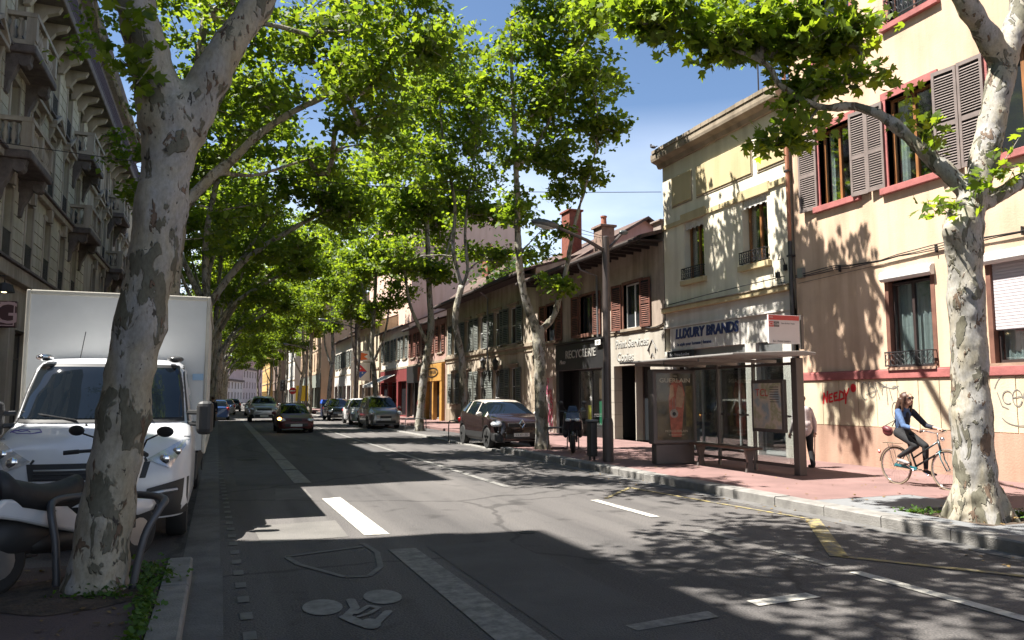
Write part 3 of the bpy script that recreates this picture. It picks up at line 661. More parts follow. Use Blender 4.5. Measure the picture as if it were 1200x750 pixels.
# downpipe between B1 and B2
mb = MB(); mb.tube([(FX-.11, 15.47, .14), (FX-.11, 15.47, 5.6)], .055, 10); dp = mb.build('downpipe', mat('black_pipe', (.04, .036, .034), .5, var=.1), r, smooth=False)
mb = MB(); mb.tube([(FX-.11, 15.47, 5.6), (FX-.11, 15.47, 13.2)], .05, 10); mb.build('downpipe', mat('terracotta_pipe', (.38, .16, .09), .6, var=.1), r)
mb = MB()
for z in (1.2, 3.2, 5.2, 7.4, 9.6): mb.box(FX-.17, FX, 15.40, 15.54, z, z+.05)
mb.build('pipe_bracket', M_iron, r)
# ---- B2 yellow and white shop house
r, f = right('narrow white and ochre house over the clothes shop with the blue lettered fascia', 'shop', 15.5, name='shop_house')
M_w2 = wall_mat('cream_render', (.72, .66, .52), .16)
M_och = wall_mat('ochre_panel_render', (.50, .41, .24), .12)
M_stone2 = wall_mat('old_stone', (.34, .28, .21), .35)
M_fas = wall_mat('pale_fascia', (.58, .55, .50), .15)
y0, y1 = 15.55, 21.55
w2 = [(19.32, 20.36, 5.28, 7.12, .28), (16.42, 17.48, 5.28, 7.12, .28)]
f.wall(y0, y1, 4.5, 9.35, w2, M_w2, .28)
f.body(y0, y1, 9.6, 11, M_w2)
mb = MB(); pf = [(0, 9.22), (.10, 9.22), (.16, 9.34), (.36, 9.42), (.38, 9.5), (.38, 9.66), (0, 9.72)]
mb.prism(pf, lambda p, q, t: f.P(t, q, p), y0-.05, y1+.12); mb.build('cornice', M_stone2, r)
i = y0
mb = MB()
while i < y1: mb2 = f.piece('coping_tile', i+.005, min(i+.4, y1)-.005, 9.66, 9.76+random.uniform(0, .02), -.05, .41, M_stone2); i += .4
for a, b in ((19.9, 20.98), (17.0, 19.6), (15.66, 16.74)):
    f.bx('relief_panel', a, b, 7.8, 8.72, 0, .045, M_och, bevel=.01)
    m_ = MB(); f.box(m_, a-.03, b+.03, 7.74, 7.775, 0, .02); f.box(m_, a-.045, a-.012, 7.776, 8.72, 0, .02); m_.build('panel_painted_shadow', M_stone2, r)  # darker strips below and beside each raised panel stand in for its shadow
f.bx('string_course', y0, 16.3, 7.18, 7.34, 0, .05, M_och); f.bx('string_course', 17.6, 19.2, 7.14, 7.28, 0, .05, M_och); f.bx('string_course', 20.5, y1, 7.12, 7.26, 0, .05, M_och)
for a, b, c, d, _ in w2:
    f.bx('lintel', a-.13, b+.13, d, d+.28, 0, .06, M_och, bevel=.008)
    f.bx('sill', a-.12, b+.12, c-.16, c-.004, -.25, .13, M_och, bevel=.012)
    wn = f.window(a+.02, b-.02, c, d, -.27, M_wood, M_glass, 2, 0, .07, (mat('cream_curtain', (.5, .44, .3), .9), 9))
    f.railing(a-.03, b+.03, c+.02, c+.36, 0, M_iron, step=.1)
    n = 9; fr = MB()
    for k in range(n):
        u = a+.02+(b-a-.04)*k/n; f.box(fr, u+.008, u+(b-a)/n-.01, d-.24+.03*(k % 2), d-.01, -.06, -.045)
    fr.build('awning_valance', mat('white_scalloped_fabric', (.6, .58, .54), .9, var=.1), r)
f.bx('ledge', y0, y1, 4.36, 4.5, 0, .16, M_och, bevel=.015)
f.bx('ledge_top', y0, y1, 4.503, 4.53, 0, .19, M_stone2)
f.bx('fascia_band', y0, y1, 3.92, 4.355, -.05, .03, M_fas)
f.bx('fascia_trim', y0, y1, 3.86, 3.92, -.05, .08, M_fas)
# sign board and shopfront
f.bx('sign_board', 17.7, 21.2, 3.12, 3.85, -.05, .05, M_fas, bevel=.006)
f.bx('fascia_back', y0, 17.7, 3.12, 3.86, -.05, .0, M_fas)
M_blue = mat('navy_lettering', (.02, .035, .11), .5, var=0)
text_part('lettering', 'LUXURY BRANDS', .42, TR(f, 19.3, 3.62, .055), M_blue, r, .02, shear=.12, bold=.013, sx=.95)
text_part('lettering', 'le style pour homme | femme', .15, TR(f, 19.9, 3.3, .055), M_blue, r, .004, bold=.003)
sg = f.bx('side_street_sign', 19.9, 21.3, 2.86, 3.1, .051, .12, M_darkglass)
text_part('lettering', 'Bat - Frères Lumière', .13, TR(f, 20.6, 2.98, .124), M_pvc, r, .002)
M_shopw = mat('shop_aluminium_frame', (.42, .43, .42), .35, .4, var=.04)
M_pil = wall_mat('white_pilaster', (.52, .49, .44), .15)
f.bx('pilaster', 21.1, y1, .1, 3.12, -.1, .05, M_pil); f.bx('pilaster', 15.55, 15.95, .1, 3.9, -.1, .05, M_pil); f.bx('pilaster', 17.0, 17.45, .1, 3.12, -.1, .06, M_pil)
f.bx('soffit', 17.45, 21.1, 2.72, 3.118, -1.1, -.04, M_alu)
f.bx('soffit', 15.95, 17.0, 2.72, 3.118, -1.1, -.04, M_alu)
def shopglass(f, r, u0, u1, v0, v1, w, divs, fm=M_shopw, pm=M_glass, transom=None):
    W = (u1-u0)/divs
    mb = MB(); t = .05
    for i in range(divs+1): u = u0+W*i; f.box(mb, u-.03, u+.03, v0, v1, w, w+t)
    f.box(mb, u0, u1, v1-.06, v1, w+.002, w+t+.003); f.box(mb, u0, u1, v0, v0+.10, w+.002, w+t+.003)
    if transom: f.box(mb, u0, u1, transom-.03, transom+.03, w+.002, w+t+.002)
    fr = mb.build('shopfront_frame', fm, r)
    for i in range(divs): f.bx('pane', u0+W*i+.02, u0+W*(i+1)-.02, v0+.05, v1-.03, w+.015, w+.023, pm, fr)
    return fr
shopglass(f, r, 17.45, 21.1, .16, 2.72, -.45, 4)
shopglass(f, r, 15.95, 17.0, .16, 2.72, -.2, 1)
def room(f, r, u0, u1, v0, v1, w0, w1, floor, back, name='interior'):
    """open-fronted inner room so the glass shows real depth"""
    q = MB(); q.add([f.P(u0, v0, w0), f.P(u1, v0, w0), f.P(u1, v0, w1), f.P(u0, v0, w1)], [(0, 1, 2, 3)]); q.build('shop_floor', floor, r)
    q = MB(); q.add([f.P(u0, v0, w1), f.P(u1, v0, w1), f.P(u1, v1, w1), f.P(u0, v1, w1)], [(0, 1, 2, 3)])
    q.add([f.P(u0, v0, w0), f.P(u0, v0, w1), f.P(u0, v1, w1), f.P(u0, v1, w0)], [(0, 1, 2, 3)]); q.add([f.P(u1, v0, w0), f.P(u1, v0, w1), f.P(u1, v1, w1), f.P(u1, v1, w0)], [(0, 1, 2, 3)])
    q.add([f.P(u0, v1, w0), f.P(u1, v1, w0), f.P(u1, v1, w1), f.P(u0, v1, w1)], [(0, 1, 2, 3)]); q.build(name, back, r)
M_int = mat('shop_wall', (.10, .09, .08), .9, var=.2); M_fl = mat('shop_floor_tile', (.25, .23, .2), .5, var=.1)
room(f, r, 15.6, 21.5, .15, 3.1, -.47, -3.6, M_fl, M_int)
for i, (u, c_) in enumerate([(18.3, (.35, .3, .26)), (19.2, (.05, .06, .09)), (20.3, (.3, .22, .12)), (16.5, (.28, .15, .05))]):
    k = MB(); k.tube([f.P(u, .16, -1.5), f.P(u, 1.0, -1.5)], .02, 6); k.ell(f.P(u, 1.28, -1.5), (.13, .2, .34), 10, 8); k.ell(f.P(u, 1.72, -1.5), (.08, .08, .11), 8, 6); k.lathe([(.16, 0), (.16, .03)], f.P(u, .16, -1.5), 12)
    tag(k.build('shop_mannequin', mat('clothing_%d' % i, c_, .85, var=.15)), ['mannequin in pale top inside the shop window, nearest the middle door', 'mannequin in navy top behind the shop glass', 'mannequin in tan top inside the shop near the left pilaster', 'mannequin in orange brown top behind the narrow right window'][i], 'mannequin', 'mannequins in the clothes shop')
# small bracket and cables on the wall
mb = MB(); pts = [(16.2, 5.05), (16.2, 4.8), (16.05, 4.8), (16.05, 4.6), (15.8, 4.6)]
f.tube(mb, [(a, b, .05) for a, b in pts], .012); f.tube(mb, [(15.95, 5.35, .04), (15.95, 5.2, .1), (15.75, 5.2, .1), (15.75, 5.0, .04)], .014); f.box(mb, 16.0, 16.1, 4.75, 4.9, 0, .07); f.box(mb, 15.72, 15.8, 4.9, 5.05, 0, .07)
f.tube(mb, [(21.5, 4.0, .04), (21.5, 4.7, .04), (21.3, 4.62, .06), (19, 4.66, .2), (17, 4.7, .2), (15.6, 4.72, .2)], .014)
mb.build('wall_wiring', M_iron, r)
# ---- B3 low house with brown shutters
r, f = right('low old house with rust brown shutters over the black scooter shop and grey copy shop', 'house', 21.6)
M_w3 = wall_mat('weathered_beige_render', (.42, .34, .28), .4)
M_black = mat('black_shopfront_paint', (.02, .02, .021), .45, var=.1)
y0, y1 = 21.6, 32.6
w3 = [(23.05, 24.3, 4.08, 5.68), (26.65, 27.85, 4.08, 5.68), (30.2, 31.3, 4.1, 5.68)]
f.wall(y0, y1, 3.95, 7.2, w3, M_w3, .2); f.body(y0, y1, 7.2, 9, M_w3)
f.pitched(y0-.02, y1, 7.2, 1.3, 9, .85, M_tile, eave_m=M_w3); f.bx('eave_soffit', y0, y1, 6.79, 6.81, .002, .84, M_tiledark)
mb = MB(); f.box(mb, y0, y1, 6.72, 6.86, .85, .88); mb.build('eave_board', M_tiledark, r)
mb = MB(); z = 6.80; f.tube(mb, [(y0, z, .95), (y1, z, .95)], .075, 8); mb.build('gutter', M_tiledark, r)
mb = MB(); f.tube(mb, [(26.2, 6.74, .92), (26.2, 6.5, .8), (26.2, 6.3, .12), (26.2, 3.95, .08)], .045, 8); mb.build('downpipe', M_zinc, r)
u = y0+.3
while u < y1: f.piece('rafter_end', u, u+.09, 6.68, 6.785, 0, .8, M_tiledark); u += .55
for k, (a, b, c, d) in enumerate(w3):
    mb = MB(); f.box(mb, a-.1, a, c, d+.1, -.18, .03); f.box(mb, b, b+.1, c, d+.1, -.18, .03); f.box(mb, a, b, d, d+.1, -.18, .029); mb.build('window_surround', M_rust, r)
    f.window(a, b, c, d, -.17, M_pvc if k == 0 else M_brownfr, M_darkglass, 2, 0, .05)
    f.bx('sill', a-.12, b+.12, c-.1, c-.004, -.15, .1, M_stone2)
for a, b, q in ((24.42, 25.0, .14), (22.4, 22.95, .14), (27.97, 28.5, .14), (26.05, 26.55, .14), (31.4, 31.9, .14), (29.6, 30.1, .14)): f.shutter(a, b, 4.05, 5.72, .04, M_shutb, 0, q, rails=(.5,), slat=.07)
f.bx('band', 21.6, 25.6, 3.9, 4.02, 0, .05, M_stone2)
mb = MB(); f.tube(mb, [(25.6-i*.4, 4.02+.06*math.sin(i*1.3), .08) for i in range(11)], .02, 5); mb.build('facade_cable', M_iron, r)
# flower box
mb = MB(); f.box(mb, 26.7, 27.8, 4.0, 4.14, .08, .24); fb = tag(mb.build('flower_box', M_rust), 'small terracotta flower box on the sill above the black shopfront', 'planter')
# copy shop
M_cs = wall_mat('stone_cladding_grey', (.40, .37, .32), .2)
f.bx('fascia_wall', 21.6, 25.55, 2.78, 3.88, -.3, .02, M_cs)
M_let = mat('dark_relief_letters', (.055, .05, .048), .5, var=0); M_letl = mat('silver_letters', (.55, .54, .5), .4, .3, var=0)
text_part('lettering', 'Print Services', .42, TR(f, 23.75, 3.56, .025), M_letl, r, .012, bold=.006); text_part('lettering', 'Copies', .42, TR(f, 24.2, 3.08, .025), M_letl, r, .012, bold=.006)
text_part('lettering', 'Print Services', .42, TR(f, 23.79, 3.54, .021), M_let, r, .003, bold=.014); text_part('lettering', 'Copies', .42, TR(f, 24.24, 3.06, .021), M_let, r, .003, bold=.014)
mb = MB(); c0 = (22.35, 3.22)
for st in ([(c0[0]+.3, c0[1]), (c0[0], c0[1]+.36), (c0[0]-.3, c0[1])], [(c0[0]+.2, c0[1]-.1), (c0[0]+.2, c0[1]+.1)], [(c0[0]-.2, c0[1]-.1), (c0[0]-.2, c0[1]+.1)], [(c0[0]+.1, c0[1]-.25), (c0[0], c0[1]-.1), (c0[0]-.1, c0[1]-.25)]):
    f.tube(mb, [(a, b, .035) for a, b in st], .018, 5)
mb.build('house_emblem', M_let, r)
v = .14; k = 0
for (a, b) in ((25.05, 25.55), (21.6, 22.5)):
    v = .14
    while v < 2.7: f.piece('stone_block', a+.004, b-.004, v+.004, v+.436, -.3, .03+random.uniform(-.004, .004), M_cs); v += .44
f.bx('lobby_wall', 24.1, 25.05, .14, 2.78, -.9, -.85, M_cs)
mb = MB(); f.box(mb, 24.05, 24.1, .14, 2.78, -.9, -.3); f.box(mb, 22.5, 22.55, .14, 2.78, -.9, -.3); mb.build('lobby_side', M_cs, r)
f.bx('door', 22.55, 24.05, .15, 2.75, -.66, -.6, M_darkglass); f.bx('door_notice', 23.1, 23.3, 1.5, 1.85, -.6, -.59, M_pvc)
mb = MB()
for u in (22.6, 23.3, 24.0): f.box(mb, u-.03, u+.03, .15, 2.75, -.598, -.57)
mb.build('door_frame', M_brownfr, r)
# black shop
f.bx('fascia', 25.6, 30.1, 2.75, 3.85, -.1, .12, M_black, bevel=.02); f.bx('fascia_trim', 25.6, 30.1, 3.86, 3.92, -.1, .2, M_black)
text_part('lettering', 'RECYCLERIE', .46, TR(f, 27.7, 3.38, .13), mat('worn_silver_letters', (.42, .41, .38), .5, .3, var=.1), r, .01, bold=.004, sx=1.1); text_part('lettering', 'Moto', .26, TR(f, 29.4, 3.1, .13), MATS['worn_silver_letters'], r, .006, shear=.3)
np_ = f.bx('number_plate', 25.75, 26.2, 3.62, 3.82, .2, .215, M_pvc, label='white house number plate'); text_part('lettering', '131', .16, TR(f, 25.98, 3.72, .22), M_black, r, .002)
for a, b in ((25.6, 25.9), (29.8, 30.1)): f.bx('pilaster', a, b, .12, 2.75, -.1, .1, M_black)
f.bx('stallriser', 25.9, 27.3, .12, .5, -.05, .05, M_black)
shopglass(f, r, 25.9, 28.2, .5, 2.74, -.12, 2, M_black); f.bx('door_leaf', 28.2, 29.8, .15, 2.74, -.5, -.46, M_black)
room(f, r, 25.6, 30.1, .15, 2.8, -.15, -2.6, M_fl, M_dark)
f.bx('poster', 25.95, 26.5, .6, 1.5, -.105, -.10, mat('green_poster', (.02, .18, .09), .5, var=0)); f.bx('poster', 27.2, 27.5, .55, 1.35, -.105, -.1, mat('yellow_poster', (.6, .6, .05), .5, var=0)); f.bx('poster', 26.0, 26.5, 1.6, 2.4, -.105, -.1, mat('brown_poster', (.12, .08, .05), .5, var=.3)); text_part('emblem', '*', .5, TR(f, 27.2, 1.5, -.09), M_pvc, r, .002)
# graffitied door bay
f.wall(30.1, 32.6, 0, 3.95, [(30.7, 31.9, .14, 2.5)], M_w3, .2)
f.wall(21.6, 30.1, 3.88, 3.96, [], M_w3, w=-.02)
gd = f.bx('door', 30.7, 31.9, .14, 2.5, -.2, -.15, mat('white_graffitied_door', (.5, .42, .42), .7, var=.1))
rng = random.Random(3); 
for m_ in (mat('pink_spray', (.5, .12, .2), .7, var=0), M_spr, mat('red_spray_dull', (.35, .05, .06), .7, var=0)):
    st = []
    for _ in range(7): cx, cy = rng.uniform(30.8, 31.8), rng.uniform(.5, 2.3); st.append([(cx+rng.uniform(-.25, .25), cy+rng.uniform(-.35, .35)) for _ in range(6)])
    spray('graffiti_tag', st, m_, .05, None, gd, -.145)
def wall_lantern(f, u, v, label):
    r = thing('wall_lantern', label, 'lantern', tuple(f.P(u, v, 0)))
    mb = MB(); mb.tube([f.P(u, v-.25, 0), f.P(u, v-.3, .3), f.P(u, v-.05, .42), f.P(u, v+.0, .42)], .02, 6); mb.tube([f.P(u, v+.1, 0), f.P(u, v-.15, .25)], .014, 5); mb.build('bracket', M_iron, r)
    c = f.P(u, v, .42); mb = MB()
    mb.lathe([(.02, 0), (.10, .03), (.10, .05)], c, 6); mb.lathe([(.17, .42), (.19, .44), (.13, .52), (.05, .6), (.03, .66), (.01, .70)], c, 6)
    for j in range(6): a = 2*PI*j/6; mb.tube([c+Vector((.10*math.cos(a), .10*math.sin(a), .05)), c+Vector((.165*math.cos(a), .165*math.sin(a), .42))], .01, 4)
    mb.build('lantern_frame', M_iron, r); mb = MB(); mb.lathe([(.085, .05), (.15, .42)], c, 6); mb.build('lantern_glass', mat('smoked_glass', (.06, .065, .06), .1, var=0), r)
wall_lantern(f, 31.6, 3.0, 'black wall lantern above the graffitied door')
# ---- B4 cream house, grey shutters
r, f = right('cream two storey house with grey green shutters behind the parked brown car', 'house', 32.6)
M_w4 = wall_mat('cream_old_render', (.47, .40, .315), .35)
y0, y1 = 32.6, 47.6
wu = [(34.85, 36.1, 4.3, 6.12), (37.3, 38.4, 4.3, 6.12), (39.9, 41.0, 4.3, 6.12), (42.5, 43.6, 4.3, 6.12), (45.2, 46.3, 4.3, 6.12)]
wl = [(34.95, 36.0, 1.25, 3.1), (37.2, 38.5, .15, 3.1), (39.9, 41.0, 1.25, 3.1), (42.5, 43.6, 1.25, 3.1), (45.2, 46.3, 1.25, 3.1)]
f.wall(y0, y1, 0, 7.75, wu+wl, M_w4, .2); f.body(y0, y1, 7.75, 10, M_w4)
f.pitched(y0-.1, y1+.3, 7.75, 1.5, 10, .8, M_tile, eave_m=M_w4); f.bx('eave_soffit', y0, y1, 7.31, 7.33, .002, .8, M_tiledark)
mb = MB(); f.box(mb, y0, y1, 7.24, 7.4, .8, .83); mb.build('eave_board', M_tiledark, r)
mb = MB(); f.tube(mb, [(y0, 7.34, .9), (y1, 7.34, .9)], .08, 8); mb.build('gutter', M_tiledark, r)
mb = MB(); f.tube(mb, [(39.2, 7.4, .6), (39.2, 7.0, .1), (39.2, .2, .08)], .045, 8); mb.build('downpipe', M_zinc, r)
f.bx('string_course', y0, y1, 4.02, 4.2, 0, .1, M_stone2, bevel=.02); f.bx('string_course', y0, y1, 3.8, 3.86, 0, .05, M_stone2)
f.bx('plinth', y0, 37.1, .1, .9, 0, .04, M_stone2); f.bx('plinth', 38.6, y1, .1, .9, 0, .04, M_stone2)
v = .1; i = 0
while v < 3.95:
    f.piece('quoin', y0, y0+(.5 if i % 2 else .35), v+.006, v+.34, 0, .035, M_stone2); v += .35; i += 1
for k, (a, b, c, d) in enumerate(wu+wl):
    f.window(a, b, c, d, -.18, M_pvc, M_darkglass, 2, 1, .05)
    mb = MB(); f.box(mb, a-.12, b+.12, d+.002, d+.14, 0, .05); f.box(mb, a-.16, b+.16, d+.14, d+.2, 0, .12); mb.build('lintel', M_stone2, r)
    if c > 1: f.bx('sill', a-.1, b+.1, c-.1, c-.004, -.15, .08, M_stone2)
    f.shutter(b+.02, b+.02+(b-a)/2, c, d, .03, M_shutg, 0, .14, slat=.09); f.shutter(a-.02-(b-a)/2, a-.02, c, d, .03, M_shutg, 0, .14, slat=.09)
wall_lantern(f, 38.95, 3.15, 'black wall lantern on the cream house beside its door'); wall_lantern(f, 37.0, 3.0, 'black wall lantern right of the cream house door')
# chimneys behind the low houses
M_brick = mat('chimney_brick', (.22, .065, .04), .9, var=.2, scale=6)
def chimney(x, y, w_, d_, z0, z1, m, label, pots=2, name='chimney_stack', top=.1):
    r = thing(name, label, 'chimney', (x, y, z0)); mb = MB(); mb.box(x-w_/2, x+w_/2, y-d_/2, y+d_/2, z0, z1); mb.box(x-w_/2-.08, x+w_/2+.08, y-d_/2-.08, y+d_/2+.08, z1, z1+top); mb.build('stack', m, r, bevel=.01)
    for i in range(pots):
        mb = MB(); q = (i-(pots-1)/2)*.4; mb.lathe([(.13, z1+top), (.11, z1+top+.35), (.14, z1+top+.38), (.14, z1+top+.44)], (x, y+q, 0), 10); mb.build('chimney_pot', mat('terracotta', (.34, .13, .08), .85, var=.15), r)
    return r
p = at(708, 300, 28.5); chimney(p.x, p.y, .6, .75, 6.5, at(708, 268, 28.5).z, mat('pale_brick', (.27, .18, .14), .9, var=.2, scale=6), 'pale brick chimney with a pot behind the lamp post arms', 1)
p = at(670, 300, 36); chimney(p.x, p.y, .7, 1.0, 6, at(670, 250, 36).z, M_brick, 'tall red brick chimney seen through the leaves left of the street lamp', 0)
p = at(575, 320, 52); chimney(p.x, p.y, .9, 1.2, 6, at(575, 296, 52).z, M_brick, 'wide red brick chimney rising behind the cream house roof', 2)
p = at(763, 275, 23); chimney(13.9, 22.2, .5, .5, 6.9, 7.55, mat('grey_brick', (.28, .23, .2), .9, var=.2), 'small grey chimney beside the white house corner', 0, top=.06)
# pink gabled building behind the low houses
M_pink = wall_mat('pink_render', (.52, .33, .30), .12)
def block(name, label, x0, x1, y0, y1, z, m, rise=0, cat='building', rm=None):
    r = thing(name, label, cat, ((x0+x1)/2, y0, 0)); mb = MB(); mb.box(x0, x1, y0, y1, 0, z)
    if rise: xm = (x0+x1)/2; mb.add([(x0, y0, z), (x1, y0, z), (xm, y0, z+rise)], [(0, 1, 2)]); mb.add([(x0, y1, z), (x1, y1, z), (xm, y1, z+rise)], [(0, 1, 2)])
    mb.build('wall', m, r)
    rf = MB()
    if rise:
        e = .35
        for sx in (-1, 1):
            xe = x0-e if sx < 0 else x1+e; k = rise/((x1-x0)/2); rf.add([(xe, y0-e, z-e*k), (xm, y0-e, z+rise), (xm, y1+e, z+rise), (xe, y1+e, z-e*k), (xe, y0-e, z-e*k+.14), (xm, y0-e, z+rise+.14), (xm, y1+e, z+rise+.14), (xe, y1+e, z-e*k+.14)], [(0, 1, 2, 3), (4, 5, 6, 7), (0, 1, 5, 4), (2, 3, 7, 6), (0, 3, 7, 4), (1, 2, 6, 5)])
    else: rf.box(x0-.15, x1+.15, y0-.15, y1+.15, z, z+.25)
    rf.build('roof', rm or M_tile, r); return r
b = block('gabled_house', 'pink rendered house with a low grey gable behind the street houses', 15.5, 22.5, 32, 46, 8.1, M_pink, 2.1, 'house')
block('apartment_tower', 'tall plain pinkish beige apartment block behind the cream house', 15.0, 24.5, 64, 84, 18.7, wall_mat('beige_pink_render', (.66, .46, .37), .1))
block('gabled_house', 'small pink roofed house by the brick chimneys behind the black shop', 16.5, 20, 48, 56, 9.3, M_pink, 1.4, 'house')
# ------------------------------------------------------------ farther right buildings
def simple_house(label, x, y0, y1, z, m, cols, rows, shut=None, shop=None, roof=1.6, depth=10, gfz=3.9, rm=None, frame=None, wsize=(1.0, 1.8), name='town_house', step=True, over=.5, side=True):
    r, f = right(label, 'house', y0, x, name)
    W = (y1-y0)/cols; ops = []
    nr = rows; fh = (z-gfz)/max(1, nr)
    for j in range(nr):
        for i in range(cols):
            u = y0+W*(i+.5); v = gfz+fh*j+fh*.22; ops.append((u-wsize[0]/2, u+wsize[0]/2, v, v+min(wsize[1], fh*.66)))
    f.wall(y0, y1, gfz, z, ops, m, .2); f.body(y0, y1, z, depth, m)
    if roof: f.pitched(y0-.05, y1+.05, z, roof, depth, over, rm or M_tile, eave_m=m, gutter=M_tiledark)
    else: f.bx('cornice', y0, y1, z-.1, z+.3, -.3, .35, M_stone2)
    for a, b, c, d in ops:
        f.window(a, b, c, d, -.18, frame or M_pvc, M_darkglass, 2, 0, .05); f.bx('sill', a-.1, b+.1, c-.1, c-.004, -.1, .08, M_stone2)
        if shut:
            for q0, q1 in ((a-.02-(b-a)*.5, a-.02), (b+.02, b+.02+(b-a)*.5)): f.shutter(q0, q1, c, d, .03, shut, 0, .12, slat=.16)
    f.bx('string_course', y0, y1, gfz-.02, gfz+.14, 0, .08, M_stone2)
    for j in range(1, nr): f.bx('string_course', y0, y1, gfz+fh*j-.02, gfz+fh*j+.1, 0, .06, M_stone2)
    # shop level
    sops = []
    n = max(1, int((y1-y0)/3.2)); S = (y1-y0)/n
    for i in range(n): sops.append((y0+S*i+.35, y0+S*(i+1)-.25, .2, 2.9, .3))
    sm = shop or m
    f.wall(y0, y1, 0, gfz, sops, sm, .3, w=.0 if not shop else .06)
    for a, b, c, d, _ in sops: shopglass(f, r, a, b, c, d, -.28, 2, M_brownfr if shop else M_pvc, M_darkglass)
    return r, f, ops
M_w5 = wall_mat('mauve_pink_render', (.40, .26, .22), .25)
r5, f5, _ = simple_house('mauve pink two storey house over the yellow shopfront behind the third tree', 13.5, 47.7, 58.2, 6.9, M_w5, 4, 1, M_shutb, None, gfz=3.95)
M_yelshop = mat('mustard_shopfront', (.42, .22, .05), .6, var=.15)
f5.bx('fascia', 47.9, 52.4, 2.7, 3.85, -.05, .25, M_yelshop, bevel=.02)
for a, b in ((47.9, 48.4), (51.9, 52.4), (50.0, 50.3)): f5.bx('pilaster', a, b, .12, 2.7, -.05, .22, M_yelshop)
mb = MB(); c_ = f5.P(50.2, 3.3, .26); pts = [c_+Vector((0, 1.5*math.cos(t*PI/12), .3*math.sin(t*PI/12))) for t in range(25)]; mb.tube(pts, .04, 4); mb.build('emblem', M_black, r5)
text_part('lettering', 'BOULANGERIE', .34, TR(f5, 50.2, 3.3, .27), M_black, r5, .003)
f5.bx('fascia', 53.0, 58.0, 2.7, 3.95, -.05, .2, M_black); f5.bx('poster_panel', 53.1, 54.4, 2.8, 3.8, .2, .22, mat('orange_panel', (.35, .09, .03), .6, var=.2))
for a in (53.0, 55.4, 57.7): f5.bx('pilaster', a, a+.3, .12, 2.7, -.05, .18, M_black)
M_w6 = wall_mat('white_render', (.62, .57, .50), .15)
simple_house('white house with grey green shutters over the red shop with the sloping awning', 13.5, 58.3, 69, 7.4, M_w6, 4, 1, M_shutg, wall_mat('dark_red_shopfront', (.16, .03, .03), .1), gfz=3.9, roof=2)
aw = thing('awning', 'white sloping fabric awning over the red shopfront far along the right pavement', 'awning', (13.4, 65, 3.2))
mb = MB(); mb.prism([(13.4, 3.5), (11.6, 2.65), (11.6, 2.45), (11.62, 2.45), (11.62, 2.62), (13.4, 3.46)], lambda p, q, t: (p, t, q), 62.5, 67.5); mb.build('canopy', mat('white_awning_fabric', (.62, .6, .55), .9), aw)
mb = MB(); mb.tube([(13.35, 62.6, 2.6), (11.65, 62.6, 2.6)], .02, 5); mb.tube([(13.35, 67.4, 2.6), (11.65, 67.4, 2.6)], .02, 5); mb.build('awning_arm', M_iron, aw)
M_w7 = wall_mat('cream_stone', (.56, .47, .35), .18)
simple_house('cream three storey house beyond the white awning with rows of tall windows', 13.3, 69.1, 83, 8.6, M_w7, 6, 1, None, None, gfz=4.2, wsize=(1.0, 2.6), roof=1.8)
simple_house('narrow white and pink house before the beige apartment building', 13.1, 83.1, 96, 8.2, M_w6, 5, 1, M_shutg, wall_mat('white_shop', (.5, .48, .46), .1), gfz=4.0)
simple_house('four storey beige apartment building with a blank gable facing the camera', 12.0, 101, 128, 14.4, wall_mat('beige_apartment', (.50, .36, .25), .12), 9, 3, None, wall_mat('green_grey_shop', (.2, .22, .19), .1), gfz=4.6, roof=1.2, wsize=(1.1, 2.3), name='apartment_building')
simple_house('white five storey apartment building far down the right side', 11.4, 132, 150, 17.5, wall_mat('white_apartment', (.62, .60, .56), .08), 5, 4, None, None, gfz=4.4, roof=0, name='apartment_building')
simple_house('brown gabled high block far down the right side beyond the white apartments', 10.2, 152, 168, 20, wall_mat('brown_gable', (.22, .16, .13), .15), 4, 5, None, None, gfz=4.4, roof=0, name='apartment_building')
simple_house('ochre yellow house with white bands far down the right side', 9.6, 170, 200, 14.5, wall_mat('ochre_far', (.55, .36, .14), .1), 7, 3, None, None, gfz=4.4, roof=1, name='apartment_building')
# takeaway signs on the cream house
sg = thing('shop_sign', 'white sign boards with a red and blue diamond emblem below an orange flame', 'sign', (12.0, 74, 3.6))
def sboard(n, x0, x1, z0, z1, y, m): mb = MB(); mb.box(x0, x1, y-.05, y+.05, z0, z1); return mb.build(n, m, sg)
sboard('sign_board', 11.4, 13.2, 5.0, 6.0, 73.0, M_pvc); sboard('sign_board', 11.4, 13.2, 3.2, 4.9, 73.0, M_pvc)
mb = MB(); c_ = Vector((12.3, 72.94, 4.05)); d = .62
mb.add([c_+Vector((0, 0, d)), c_+Vector((d, 0, 0)), c_+Vector((-d, 0, 0))], [(0, 1, 2)]); mb.build('emblem', mat('sign_red', (.5, .02, .03), .5, var=0), sg, label='red upper half of the diamond')
mb = MB(); mb.add([c_+Vector((0, 0, -d)), c_+Vector((-d, 0, 0)), c_+Vector((d, 0, 0))], [(0, 1, 2)]); mb.build('emblem', mat('sign_blue', (.03, .1, .35), .5, var=0), sg, label='blue lower half of the diamond')
mb = MB(); 
for dx, dz in ((0, .3), (-.16, -.06), (.2, -.16)): mb.lathe([(.07, -.004), (.07, 0)], c_+Vector((dx*.9, -.01, dz*.9)), 10, axis='y')
mb.build('emblem_dot', M_pvc, sg)
mb = MB(); mb.prism([(11.6, 5.3), (12.2, 5.85), (13.0, 5.7), (12.6, 5.45), (13.0, 5.2), (12.2, 5.1)], lambda p, q, t: (p, t, q), 72.94, 72.93); mb.build('flame_shape', mat('sign_orange', (.6, .12, .02), .5, var=0), sg)
mb = MB(); mb.box(13.2, 13.35, 72.96, 73.04, 3.4, 5.9); mb.build('bracket', M_iron, sg)
